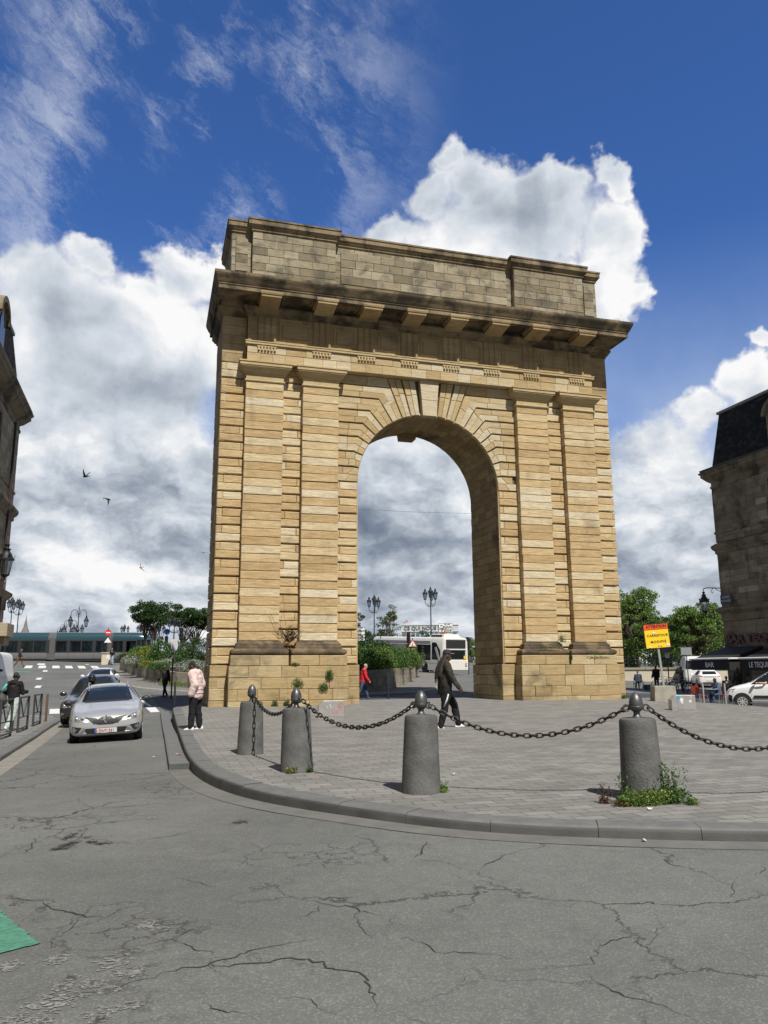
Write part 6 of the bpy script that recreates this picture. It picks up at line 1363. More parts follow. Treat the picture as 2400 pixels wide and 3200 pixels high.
def house(name,label,sx,X,Y0,Y1,zg,mats,zc=13.3,zr_=17.4):
    """corner house: face at x=X looking towards -sx, far end at y=Y1"""
    Bm,Tm=mats; t=empty(name,(0,0,0),0,label,'building'); en=(-sx,0,0); far=(0,1,0)
    back=X+sx*14; lo,hi=min(X,back),max(X,back)
    mb=MB(); mb.box(lo+.05,hi-.05,Y0,Y1-.05,zg-.5,zc+.2); mb.build('wall_core',Bm,t)
    mb=MB()
    segs=[(zg-.3,4.0),(4.9,8.2),(8.95,9.5),(9.55,zc-.75)]
    for z0,z1 in segs:
        mb.wall((X,0,0),(0,1,0),en,Y1-9,Y1,z0,z1,.36,0.0,.15,.55,1.0,.006,.008); mb.wall((0,Y1,0),(1,0,0),far,lo if sx<0 else X,X if sx<0 else hi,z0,z1,.36,0,.15,.55,1.0,.006,.008)
    mb.build('wall',Bm,t)
    def course(nm,prof):
        m=MB(); m.ring(lo,hi,Y0,Y1,[(a,0,z) for a,z in prof]) if False else m.ring(lo,hi,Y0,Y1,prof); return m.build(nm,Tm,t,smooth='auto',angle=25)
    course('lower_band',[(0,4.0),(.06,4.03),(.06,4.45),(.16,4.55),(.26,4.66),(.28,4.80),(.05,4.92)])
    course('string_course',[(0,8.18),(.08,8.25),(.08,8.40),(.18,8.50),(.24,8.62),(.24,8.74),(.03,8.9)]); course('thin_course',[(0,9.48),(.05,9.5),(.05,9.6),(0,9.66)])
    course('cornice',[(0,zc-.78),(.05,zc-.75),(.05,zc-.62),(.0,zc-.6),(.0,zc-.4),(.14,zc-.3),(.28,zc-.14),(.38,zc-.02),(.42,zc),(.42,zc+.16),(.50,zc+.24),(.52,zc+.32),(-.2,zc+.45)])
    m=MB(); m.ring(lo,hi,Y0,Y1,[(.42,zc+.33),(.46,zc+.48),(.30,zc+.55),(.0,zc+.55)]); m.build('gutter',BLK,t)
    m=MB(); m.ring(lo,hi,Y0,Y1,[(-.08,zc+.4),(-.60,zr_-.02)]); rf=m.build('roof',MATS['slate_roof'],t)
    s=(.60-.08)/(zr_-.4-zc)
    slate_wall('slates',(X+sx*.05,0,0),(0,1,0),en,Y1-9,Y1-.14,zc+.42,zr_,s,rf); slate_wall('slates',(0,Y1-.05,0),(1,0,0),far,lo+.14,hi-.14,zc+.42,zr_,s,rf,1)
    m=MB(); m.ring(lo,hi,Y0,Y1,[(-.57,zr_-.05),(-.49,zr_),(-.49,zr_+.14),(-.7,zr_+.22)]); m.build('ridge_coping',mat('zinc',(.20,.20,.20),.6,.2,.2,3),rf)
    m=MB(); d0=Y1-6.0                                # dormer
    L=[(d0-.85,zc+.4),(d0-.85,zc+2.4)]+[(d0-.85*math.cos(a),zc+2.4+.8*math.sin(a)) for a in np.linspace(.2,math.pi-.2,9)]+[(d0+.85,zc+2.4),(d0+.85,zc+.4)]
    m.loft([[(X+sx*q,a,z) for a,z in L] for q in (.05,2.2)]); dm=m.build('dormer',Bm,t)
    m=MB(); L2=[(d0+1.05*math.cos(a),zc+2.5+.95*math.sin(a)) for a in np.linspace(0,math.pi,13)]; L3=[(d0+.8*math.cos(a),zc+2.5+.7*math.sin(a)) for a in np.linspace(math.pi,0,13)]
    for i in range(12): m.loft([[(X+sx*q,*L2[i]),(X+sx*q,*L2[i+1]),(X+sx*q,*L3[11-i]),(X+sx*q,*L3[12-i])] for q in (-.12,.4)])
    m.build('dormer_arch',Tm,dm)
    m=MB(); m.loft([[(X+sx*q,a,z) for a,z in ((d0-.5,zc+.8),(d0+.5,zc+.8),(d0+.5,zc+2.3),(d0+.3,zc+2.65),(d0,zc+2.75),(d0-.3,zc+2.65),(d0-.5,zc+2.3))] for q in (.0,.04)]); m.build('dormer_window',GLASS,dm)
    for yy in (Y1-5.5,Y1-8.6):                         # tall windows in stone frames
        for z0,z1 in ((5.4,7.9),(9.9,12.0)):
            m=MB(); m.box(min(X-sx*.03,X+sx*.02),max(X-sx*.03,X+sx*.02),yy-.6,yy+.6,z0,z1); w=m.build('window',GLASS,t)
            m=MB(); 
            for a in ((yy-.8,yy-.6,z0-.15,z1+.2),(yy+.6,yy+.8,z0-.15,z1+.2),(yy-.6,yy+.6,z1,z1+.2),(yy-.6,yy+.6,z0-.15,z0),(yy-.03,yy+.03,z0,z1),(yy-.6,yy-.03,(z0+z1)/2-.03,(z0+z1)/2+.03),(yy+.03,yy+.6,(z0+z1)/2-.03,(z0+z1)/2+.03)): m.box(min(X-sx*.09,X+sx*.02),max(X-sx*.09,X+sx*.02),a[0],a[1],a[2],a[3])
            m.build('window_frame',Tm,w)
    return t
lh=house('corner_house','pale stone corner house with slate mansard roof at the left edge',-1,-17.12,-34,10.9,-.7,(S_BLD,S_BTR),13.3,17.3)
mb=MB(); mb.tube([(-17.02,9.2,2.6),(-17.02,9.2,12.6)],.06,8); mb.build('drain_pipe',mat('brown_pipe',(.05,.03,.025),.5,.3),lh,smooth='auto')
mb=MB(); mb.box(-17.11,-16.6,9.0,10.8,2.75,3.35); mb.box(-17.11,-16.75,9.4,10.7,2.4,2.745); mb.build('stone_bracket',S_BLD,lh,bevel=.03)
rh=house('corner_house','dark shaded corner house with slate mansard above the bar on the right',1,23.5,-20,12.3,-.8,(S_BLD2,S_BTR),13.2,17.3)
# bar front on the right house
BRD_=mat('bar_lettering_red',(.075,.010,.010),.5); 
text('bar_sign','BAR TEQUILA',.62,BRD_,rh,(23.38,9.4,2.92),(math.pi/2,0,-math.pi/2),w=5.4,ext=.04,bold=.03)
mb=MB(); mb.box(23.36,23.46,-4,10.2,-.7,2.05); mb.build('shop_front',mat('black_shop_front',(.012,.014,.014),.4),rh)
for yy in (9.2,7.2,5.2):
    mb=MB(); mb.box(23.32,23.358,yy-.8,yy+.8,-.5,1.6); mb.build('shop_window',GLASS,rh)
mb=MB(); mb.box(23.40,23.47,11.4,12.2,4.95,5.5); pq=mb.build('street_plaque',mat('navy_enamel',(.012,.018,.05),.4),rh)
px_=at(2268,50)
pl=empty('street_plaque',(23.30,12.1,5.35),0,'dark blue street plaque reading COURS VICTOR HUGO by the lantern bracket','plaque'); bpy.data.objects.remove(pq)
mb=MB(); mb.box(-.02,.02,-1.0,.0,-.28,.28); mb.build('plate',mat('navy_enamel',(.012,.018,.05),.4),pl,bevel=.01)
text('lettering','COURS',.2,SWH,pl,(-.026,-.5,.11),(math.pi/2,0,-math.pi/2)); text('lettering','VICTOR HUGO',.2,SWH,pl,(-.026,-.5,-.12),(math.pi/2,0,-math.pi/2),w=.86)
AWN=mat('black_awning',(.012,.012,.013),.8); 
def awning(y0,y1,xf,zf,label,word,txt_w,logo=False):
    t=empty('awning',(23.3,y0,0),0,label,'awning','black bar awnings')
    X0=0; XF=xf-23.3; W_=y1-y0
    mb=MB(); mb.loft([[(X0,y,2.45),(XF,y,zf),(XF,y,zf-.03),(X0,y,2.4)] for y in (0,W_)]); mb.build('canopy',AWN,t)
    mb=MB(); mb.loft([[(XF-.02,y,zf-.02),(XF+.0,y,zf-.02),(XF+.0,y,zf-.62),(XF-.02,y,zf-.62)] for y in (0,W_)]); v=mb.build('valance',AWN,t)
    mb=MB(); mb.loft([[(X0,y,2.39),(XF,y,zf-.03),(XF,y,zf-.62),(X0,y,zf-.62)] for y in (-.02,.0)]); e=mb.build('end_panel',AWN,t)
    mb=MB(); mb.cyl((XF-.05,-.1,zf+.02),(XF-.05,W_+.1,zf+.02),.06,n=10); mb.cyl((XF-.05,-.1,zf+.02),(XF+1.6,-.1,zf+.02),.05,n=8); mb.build('front_tube',WHT,t,smooth='auto')
    text('lettering',word,.40,SWH,e,(XF/2+(.25 if logo else .3),-.026,zf-.33),(math.pi/2,0,0),w=txt_w,bold=.008)
    text('lettering',word,.40,SWH,v,(XF-.026,W_/2,zf-.33),(math.pi/2,0,-math.pi/2),w=min(txt_w,W_*.8),bold=.008)
    if logo: 
        mb=MB(); mb.loft([[(XF+.35+.22*math.cos(a),q,zf-.33+.14*math.sin(a)) for a in np.linspace(0,2*math.pi,17)[:-1]] for q in (-.026,-.034)]); mb.build('logo',GRN,e)
    for y in (.0,W_): 
        mb=MB(); mb.tube([(X0,y+.04 if y==0 else y-.04,1.6),(XF*.5,y+.04 if y==0 else y-.04,1.85),(XF,y+.04 if y==0 else y-.04,zf-.06)],.025,6); mb.build('arm',BLK,t)
awning(8.9,12.2,20.9,1.70,'black awning reading BAR at the far corner of the cafe','BAR',.75)
awning(5.0,8.0,20.95,1.68,'black awning reading LE TEQUILA behind the delivery van','LE TEQUILA',1.75,True)
# ------------------------------------------------------------------ island with the long planter
PW=[at(371,67),at(422,60),at(470,56),at(544,52),at(637,50),at(760,47.5),at(900,45),at(1040,43.4),at(1142,43.2),at(1215,46),at(1268,52),at(1300,59),at(1310,66)]
ZT=[2.39,1.80,1.45,1.16,1.08,1.08,1.10,1.14,1.18,1.24,1.33,1.42,1.5]
pw=smooth_line(PW,4); zt=np.interp(np.linspace(0,len(PW)-1,len(pw)),range(len(PW)),ZT)
apron=offset(pw,-2.2); zi=lambda x,y:zr(x,y)+.10
back=[(-3,72),(-13,72)]
strip_poly('traffic_island',[tuple(p) for p in apron][2:]+[(11.5,66),(4,74),(-12,76)],zi,0,M_ASPH2,1.5,.3)
kerb_run('kerb',offset(pw,-2.4)[2:],zi,.22,.2,mat('pale_kerb',(.27,.26,.24),.8,0,.2,3),1.2)
plt_=empty('planter',(0,0,0),0,'long curved pale stone planter wall full of shrubs behind the arch','planter')
S_WAL=stone('planter_stone',[(0,(.25,.215,.165)),(.5,(.31,.27,.21)),(1,(.37,.335,.27))],.7,(.08,.07,.05),.8,.4,.15,(.48,.7),.5)
mb=MB(); L=[0]
for a,b in zip(pw,pw[1:]): L.append(L[-1]+float(np.linalg.norm(b-a)))
def pat(s): return np.array((np.interp(s,L,[p[0] for p in pw]),np.interp(s,L,[p[1] for p in pw])))
for k in range(3):
    s=0
    while s<L[-1]-.1:
        e=min(s+random.uniform(.55,.85),L[-1]); mb.tint=random.random(); loops=[]
        for q in (s+.006,e-.006):
            p=pat(q); t=pat(min(q+.1,L[-1]))-pat(max(q-.1,0)); t/=np.linalg.norm(t); n=np.array((-t[1],t[0])); z1=float(np.interp(q,L,zt)); z0=min(float(zr(*p)),z1-1.0)-.1
            h0,h1=z0+(z1-z0)*k/3+.006,z0+(z1-z0)*(k+1)/3-.006
            loops.append([(p[0]+n[0]*a,p[1]+n[1]*a,z) for a,z in ((0,h0),(.25,h0),(.25,h1),(.012,h1),(0,h1-.012))])
        mb.loft(loops); s=e
mb.build('wall',S_WAL,plt_)
SOIL=mat('soil',(.05,.038,.025),.95,0,.3,4)
pin=offset(pw,.2); mb=MB()
ids=[]
for i,p in enumerate(pin):
    a=mb.vert((p[0],p[1],zt[i]-.12)); q=np.array((-1.5,70.)); m_=p+(q-p)*.5; b=mb.vert((m_[0],m_[1],zt[i]*.5+1.0)); c=mb.vert((q[0],q[1],2.2)); ids.append((a,b,c))
for (a,b,c),(d_,e,f_) in zip(ids,ids[1:]): mb.face(a,d_,e,b); mb.face(b,e,f_,c)
mb.build('soil',SOIL,plt_)
# ------------------------------------------------------------------ foliage
def leafmat(name,c1,c2,c3,tr=.25):
    m=bpy.data.materials.new(name); m.use_nodes=True; g=NG(m.node_tree); b=g.n['Principled BSDF']; MATS[name]=m
    a,_,_=g.sep(g.node('ShaderNodeAttribute',attribute_name='tint').outputs['Color']); c=g.ramp(a,[(0,c1),(.6,c2),(1,c3)])
    g.put(b.inputs['Base Color'],c); b.inputs['Roughness'].default_value=.55; b.inputs['Specular IOR Level'].default_value=.3
    t=g.node('ShaderNodeBsdfTranslucent'); g.put(t.inputs[0],g.vm('MULTIPLY',c,(1.2,1.3,.6))); mx=g.node('ShaderNodeMixShader'); mx.inputs[0].default_value=tr
    g.l.new(b.outputs[0],mx.inputs[1]); g.l.new(t.outputs[0],mx.inputs[2]); g.l.new(mx.outputs[0],g.n['Material Output'].inputs[0]); return m
LF={'dark':leafmat('dark_leaves',(.018,.04,.012),(.035,.075,.02),(.06,.11,.03)),'mid':leafmat('green_leaves',(.03,.07,.018),(.06,.13,.03),(.11,.19,.05)),'light':leafmat('light_leaves',(.06,.115,.022),(.115,.19,.04),(.19,.27,.075)),'silver':leafmat('silver_leaves',(.16,.19,.15),(.25,.28,.23),(.34,.37,.31),.1),'yellow':leafmat('yellow_green_leaves',(.07,.11,.02),(.15,.20,.03),(.42,.36,.03)),'olive':leafmat('olive_leaves',(.05,.07,.03),(.09,.12,.045),(.14,.17,.07)),'dry':leafmat('dry_twigs',(.035,.017,.009),(.06,.03,.015),(.10,.055,.025),.05),'flower':leafmat('small_flowers',(.10,.15,.03),(.45,.36,.04),(.6,.58,.4),.1)}
def leaves(name,C_,S_,mt,parent=None,up=.3,asp=.55,kind=None):
    """C_: (n,3) centres, S_: (n,) sizes; each leaf a folded quad"""
    n=len(C_); a=RNG.normal(size=(n,3)); a[:,2]=a[:,2]*.6+up; a/=np.linalg.norm(a,axis=1)[:,None]
    b=RNG.normal(size=(n,3)); b-=a*(b*a).sum(1)[:,None]; b/=np.linalg.norm(b,axis=1)[:,None]; c=np.cross(a,b)
    s=S_[:,None]; v=np.stack([C_-b*s,C_+c*s*asp+a*s*.18,C_+b*s,C_-c*s*asp+a*s*.18],1).reshape(-1,3).astype(np.float32)
    me=bpy.data.meshes.new(name); me.vertices.add(4*n); me.vertices.foreach_set('co',v.ravel()); me.loops.add(4*n); me.loops.foreach_set('vertex_index',np.arange(4*n,dtype=np.int32))
    me.polygons.add(n); me.polygons.foreach_set('loop_start',np.arange(0,4*n,4,dtype=np.int32)); me.update(); me.validate()
    at_=me.color_attributes.new('tint','FLOAT_COLOR','POINT'); col=np.ones((4*n,4),np.float32); col[:,0]=np.repeat(np.clip(RNG.normal(.5,.25,n),0,1),4); at_.data.foreach_set('color',col.ravel())
    me.materials.append(mt); o=bpy.data.objects.new(name,me); COL.objects.link(o)
    if parent: o.parent=parent
    return o
def cloud(c,r,n,hollow=.5):
    d=RNG.normal(size=(n,3)); d/=np.linalg.norm(d,axis=1)[:,None]; q=(hollow+(1-hollow)*RNG.random(n)**.6)
    return np.array(c)+d*q[:,None]*np.array(r)
BARK=mat('bark',(.085,.065,.045),.9,0,.3,6,.5,14)
def tree(name,label,loc,crown,leaf,nl,ls,trunk_h,tr=.16,group=None,multi=1,cl=26,clr=.55,hollow=.45,cat='tree',up=.3):
    t=empty(name,loc,random.random()*6,label,cat,group); t.rotation_euler=(0,0,0)
    cents=[]
    for c,r,w in crown:
        m=max(2,int(cl*w)); cents.append(cloud(c,r,m,hollow))
    cents=np.concatenate(cents); mb=MB()
    for k in range(multi):
        o=Vector((random.uniform(-.25,.25)*(multi>1),random.uniform(-.2,.2)*(multi>1),-.2)); top=Vector((o.x*3+random.uniform(-.2,.2),o.y*2,trunk_h)); mid=o.lerp(top,.5)+Vector((random.uniform(-.12,.12),random.uniform(-.1,.1),0))
        mb.tube([o,o+Vector((0,0,.25)),mid,top],[tr*1.5,tr*1.1,tr*.9,tr*.7],9)
        for c in cents[k::multi]:
            c=Vector(c); 
            if random.random()<.75:
                m1=top.lerp(c,.45)+Vector((random.uniform(-.2,.2),random.uniform(-.2,.2),random.uniform(.0,.35))); mb.tube([top-Vector((0,0,random.uniform(0,.3)*trunk_h*.4)),m1,c],[tr*.42,tr*.24,tr*.06],6)
    mb.build('trunk',BARK,t,smooth='auto')
    per=max(3,nl//len(cents)); P=[]
    for c in cents: P.append(cloud(c,(clr*random.uniform(.7,1.3),clr*random.uniform(.7,1.3),clr*.62*random.uniform(.7,1.2)),int(per*random.uniform(.6,1.4)),.25))
    P=np.concatenate(P); leaves('crown',P,ls*RNG.uniform(.6,1.25,len(P)),leaf,t,up=up)
    return t
def gz(px,D): x,y=at(px,D); return (x,y,float(zr(x,y)))
UMB='umbrella shaped trees behind the left planter'
x,y,z=gz(468,75); tree('umbrella_tree','umbrella shaped tree left of its twin above the tram nose',(x,y,z),[((-.2,0,5.3),(2.1,1.9,1.05),1.4),((-.9,.2,4.5),(1.2,1.0,.7),.6),((.8,-.2,4.6),(1.3,1.0,.8),.6)],LF['dark'],12000,.085,2.7,.09,UMB,3,34,.55,.2)
x,y,z=gz(588,70); tree('umbrella_tree','umbrella shaped tree on the right, its crown touching the arch',(x,y,z+.1),[((-.3,0,4.7),(1.9,1.7,1.0),1.3),((1.1,.2,4.4),(1.5,1.2,.95),.9)],LF['dark'],12000,.085,2.1,.09,UMB,3,34,.5,.2)
x,y,z=gz(1214,92); tree('airy_tree','airy young tree above the bus in the archway',(x,y,z),[((0,0,3.6),(1.5,1.4,2.6),1.3),((.3,0,5.6),(.6,.6,1.2),.4)],LF['olive'],2600,.10,2.2,.08,None,1,34,.38,.3)
x,y,z=gz(1126,88); tree('narrow_tree','narrow dark tree next to the left pier in the archway',(x,y,z),[((0,0,3.5),(.75,.7,2.7),1.2)],LF['dark'],2600,.10,2.0,.08,None,1,30,.35,.3)
x,y,z=gz(1180,110); tree('bushy_tree','low bushy tree behind the direction boards and bus',(x,y,z),[((0,0,2.6),(2.3,2,1.5),1.2)],LF['dark'],3500,.13,1.2,.12,None,1,30,.7,.3)
x,y,z=gz(1245,125); tree('bushy_tree','low bushy tree behind the bus under the airy tree',(x,y,z-.3),[((0,0,2.4),(2.2,2,1.3),1.2)],LF['mid'],3000,.13,1.2,.12,None,1,30,.7,.3)
x,y,z=gz(1336,115); tree('bushy_tree','dark tree beside the tall lamp post in the archway',(x,y,z-.6),[((0,0,3.6),(1.2,1.2,1.8),1.2)],LF['dark'],2600,.13,1.5,.12,None,1,26,.6,.3)
x,y,z=gz(1478,110); tree('bushy_tree','bushy green tree peeping out by the right jamb',(x,y,z-.6),[((0,0,2.8),(1.3,1.3,1.4),1.2)],LF['light'],2000,.13,1.5,.12,None,1,26,.6,.3)
RT='tall green trees beyond the quay wall'
x,y,z=gz(2000,90); tree('feathery_tree','tall feathery green tree behind the yellow sign',(x,y,-.3),[((-.6,0,6.0),(3.6,3.2,3.6),1.6),((.9,0,8.9),(2.0,1.8,2.1),.8),((-1.8,0,9.0),(1.6,1.5,1.2),.5),((2.0,0,5.0),(2.3,2,2.4),.8)],LF['light'],21000,.11,4.2,.24,RT,1,95,.58,.4)
x,y,z=gz(2190,82); tree('feathery_tree','rounded green tree left of the dark corner house',(x,y,-.3),[((0,0,4.8),(3.3,3,3.0),1.6),((1.3,0,6.9),(1.6,1.5,1.3),.6),((-1.3,0,6.8),(1.4,1.3,1.0),.5)],LF['light'],18000,.11,3.4,.22,RT,1,90,.55,.4)
x,y,z=gz(2100,96); tree('feathery_tree','darker tree filling the gap between the two feathery trees',(x,y,-.5),[((0,0,5.0),(4.4,3,3.4),1.8)],LF['mid'],15000,.14,3.0,.22,RT,1,50,.8,.35)
x,y,z=gz(1945,100); tree('feathery_tree','dark tree half hidden by the right end of the arch',(x,y,-.5),[((0,0,4.6),(3.6,3,3.6),1.6)],LF['mid'],10000,.14,3.0,.22,RT,1,50,.8,.35)
x,y,z=gz(2290,100); tree('feathery_tree','tree hidden mostly by the dark corner house',(x,y,-.5),[((0,0,4.2),(4.0,3,3.2),1.6)],LF['mid'],9000,.14,3.0,.22,RT,1,50,.8,.35)
# shrubs and flowers in the planter
SH='shrubs growing in the long planter'
def shrub(px,D,zc,r,kind,n,ls,label,name='shrub',up=.5,spiky=0):
    x,y=at(px,D); t=empty(name,(x,y,zc-r[2]),0,label,'shrub',SH)
    P=[cloud((0,0,r[2]*.95),r,int(n*.55),.3)]
    k=14
    for c in cloud((0,0,r[2]),(r[0]*.9,r[1]*.9,r[2]*.95),k,.6): P.append(cloud(c,(r[0]*.3,r[1]*.3,r[2]*.34),int(n*.45/k),.1))
    if spiky:
        for _ in range(spiky):
            a=random.uniform(0,6.28); q=random.random()**.5; bx,by=q*r[0]*math.cos(a),q*r[1]*math.sin(a); h=r[2]*(1.6+random.random()*.9); m=26
            zz=np.linspace(r[2]*.6,h,m); P.append(np.stack([bx+(zz/h)**2*random.uniform(-.2,.2)+RNG.normal(0,.05,m),by+RNG.normal(0,.05,m),zz],1))
    P=np.concatenate(P); P=P[P[:,2]>-.05]; leaves('leaf_mass',P,ls*RNG.uniform(.6,1.3,len(P)),LF[kind],t,up=up)
    mb=MB()
    for _ in range(7): a=random.uniform(0,6.28); mb.tube([(0,0,-.1),(r[0]*.4*math.cos(a),r[1]*.4*math.sin(a),r[2]*1.2)],[.02,.008],5)
    mb.build('stems',BARK,t); return t
for a in ((392,63,2.35,(.75,.7,.35),'olive',1300,.06,'reddish green shrub at the left tip of the planter'),(405,60,2.05,(.8,.7,.34),'silver',1500,.05,'low silvery shrub nearest the tram end of the planter'),(425,58,1.95,(.9,.8,.42),'silver',1700,.05,'second low silvery shrub overhanging the planter wall'),
 (436,60,2.6,(1.0,.9,.6),'light',1800,.06,'light green shrub with yellow heads behind the silvery ones'),(462,58,2.35,(1.1,.9,.62),'yellow',1900,.06,'tall yellow flowered shrub in the left part of the planter'),(484,56,2.15,(.9,.8,.5),'mid',1600,.06,'grass green shrub right of the yellow flowers'),
 (510,56,2.55,(1.1,1.0,.85),'mid',2400,.06,'rounded green shrub behind the person in black'),(535,55,1.75,(1.3,.9,.4),'silver',2000,.05,'wide grey shrub over the wall right of the sign pole'),(552,57,2.6,(1.2,1.0,.85),'dark',2400,.06,'dark rounded shrub right of the sign pole'),
 (585,55,2.15,(1.1,.9,.6),'mid',2000,.06,'green shrub above the pink jacketed person'),(600,52.5,1.55,(1.3,.8,.40),'silver',2000,.05,'pale grey shrub next to the left corner of the arch'),(628,55,2.6,(1.2,1.0,1.0),'dark',2400,.06,'tall dark shrub touching the corner of the arch'),(470,55,1.70,(.9,.6,.3),'yellow',1100,.05,'low yellow flower patch on the planter edge'),(500,54,1.55,(1.0,.6,.3),'mid',1200,.05,'low green patch on the planter edge')):
    shrub(*a)
for a in ((1150,46.5,1.75,(1.3,1.0,.75),'mid',3000,.055,'tall herb shrub closest to the red jacketed person'),(1190,47.5,1.75,(1.2,1.0,.8),'light',3000,.055,'feathery light green shrub left of the middle in the archway'),(1228,50,1.8,(1.3,1.1,.8),'mid',3000,.055,'thick green shrub in the middle of the archway planter'),(1262,54,1.9,(1.2,1.1,.8),'light',3000,.055,'light green shrub below the warning triangle'),(1288,59,1.95,(1.0,1.0,.7),'olive',2400,.06,'olive shrub at the right end of the planter'),(1130,49,2.0,(1.5,1.2,1.0),'dark',3000,.06,'dark shrub beside the left pier in the archway')):
    shrub(*a,spiky=16)
shrub(1304,60,1.65,(.6,.6,.4),'silver',1400,.05,'pale silvery shrub at the right tip of the planter'); shrub(1170,55,2.3,(1.8,1.2,.9),'dark',2600,.07,'dark green shrub behind the herbs in the archway')
o=leaves('ground_cover',np.concatenate([np.stack([pat(s)[0]-n_*1.0+RNG.normal(0,.28,260)+0*RNG.random(260),pat(s)[1]-.6+RNG.normal(0,.28,260),np.full(260,float(zi(*pat(s)))+.05)+np.abs(RNG.normal(0,.07,260))],1) for s,n_ in ((16.5,.2),(17.2,.2),(18.0,.2),(18.8,.1),(19.5,.1),(20.3,.1))]),np.full(1560,.05),LF['light'],None,.8); tag(o,kind='stuff')
# weeds
def weed(p,r,n,ls,kind,label,up=.7,h=1.,cat='weed',stalk=0):
    t=empty('weed',p,0,label,cat); P=cloud((0,0,r[2]*.5),r,n,.1); P=P[P[:,2]>-.01]
    for k in range(stalk):
        a=random.uniform(0,6.28); q=random.random()**.5*.8; m=22; zz=np.linspace(0,h*random.uniform(.5,1),m); P=np.concatenate([P,np.stack([r[0]*q*math.cos(a)+zz*random.uniform(-.25,.25)+RNG.normal(0,.018,m),r[1]*q*math.sin(a)+zz*random.uniform(-.2,.2)+RNG.normal(0,.018,m),zz],1)])
    leaves('leaf_mass',P,ls*RNG.uniform(.5,1.3,len(P)),LF[kind],t,up=up,asp=.35)
    return t
zb=-.27
weed((-5.15,-21.42,zb),(.36,.18,.10),2300,.020,'light','thick patch of weeds at the front foot of the weedy bollard',stalk=6,h=.22)
weed((-4.80,-21.42,zb),(.26,.17,.12),1300,.02,'mid','leafy weeds at the right foot of the weedy bollard',stalk=14,h=.42)
weed((-5.30,-21.28,zb),(.10,.08,.08),260,.02,'dark','upright dark weed against the left side of the weedy bollard',stalk=8,h=.36)
weed((-4.78,-21.33,zb),(.10,.08,.12),260,.026,'mid','tall leafy stalk climbing the right side of the weedy bollard',stalk=12,h=.46)
weed((-5.52,-21.24,zb),(.07,.06,.05),120,.02,'dry','small dry weed standing left of the weedy bollard',stalk=6,h=.24)
weed((-4.66,-21.60,zb),(.09,.06,.05),200,.02,'light','separate small tuft right of the weedy bollard'); weed((-5.42,-21.45,zb),(.16,.08,.04),300,.018,'dry','dry flattened grass left of the weed patch')
o=weed((-5.02,-21.52,zb+.10),(.34,.10,.05),70,.014,'flower','tiny yellow and white flowers in the weed patch',cat='flowers')
weed((-6.97,-20.0,-.25),(.06,.05,.06),200,.018,'light','little weed at the right foot of the third bollard',stalk=4,h=.16); weed((-8.42,-17.68,-.25),(.10,.06,.05),220,.018,'yellow','yellowish grass tuft at the foot of the second bollard',stalk=4,h=.14); weed((-8.16,-17.66,-.25),(.06,.05,.05),140,.018,'mid','small green tuft at the right foot of the second bollard',stalk=4,h=.14)
for p,r,n,k,l,hh in (((-5.36,-.70,.62),(.24,.06,.22),420,'mid','leafy weed hanging on the face of the left plinth',0),((-4.20,-.70,.86),(.17,.06,.26),520,'mid','leafy weed high on the right part of the left plinth',0),((-4.42,-.70,.48),(.20,.07,.22),420,'mid','drooping weed above the steel box on the left plinth',0),((-6.18,-.75,-.05),(.14,.08,.14),260,'mid','weed at the ground in front of the left plinth',.3),((-5.76,-.75,-.05),(.12,.08,.14),220,'dark','small weed at the ground beside the other plinth weed',.3),((-5.45,-.64,1.37),(.18,.06,.08),220,'mid','weed growing on the ledge of the left plinth',0),((5.64,-.66,1.55),(.05,.05,.22),220,'mid','weed in the gap between the two right pilaster bases',.2),((4.6,-.70,2.02),(.7,.05,.04),300,'mid','thin line of moss on the right torus base',0),((6.9,-.70,1.75),(.6,.05,.03),240,'mid','moss line under the outer right torus base',0),((5.35,-.5,2.25),(.20,.08,.18),240,'olive','grassy tuft above the right pilaster bases',.4),((8.35,-.9,16.0),(.25,.2,.22),300,'mid','green plant growing on the right end of the cornice',.3),((8.3,-.1,.02),(.3,.15,.08),200,'mid','weeds at the right corner of the right pier',.2)):
    weed(p,r,n,.028,k,l,stalk=5 if hh else 0,h=hh)
t=empty('dry_branch',(-5.63,-.45,2.2),0,'dry brown branch rooted between the two left pilasters','dead plant'); mb=MB()
for _ in range(34):
    a=random.uniform(-1.2,1.2); L_=random.uniform(.3,.75); p=Vector((0,0,0)); P=[p]
    for q in range(4): p=p+Vector((math.sin(a)*L_/4+random.uniform(-.05,.05),random.uniform(-.05,.03),L_/4*random.uniform(.4,1.1))); P.append(p)
    mb.tube(P,[.012,.010,.008,.006,.004],4)
mb.tube([(0,0,0),(-.5,-.05,.55),(-.75,-.03,1.1)],.006,4); mb.tube([(0,0,0),(-.25,-.05,1.0),(-.2,-.03,1.6)],.006,4)
mb.build('twigs',mat('dry_twig',(.06,.028,.015),.9),t); P=cloud((.0,-.05,.32),(.26,.1,.30),520,.1); leaves('dry_leaves',P,.03*RNG.uniform(.5,1.2,len(P)),LF['dry'],t)
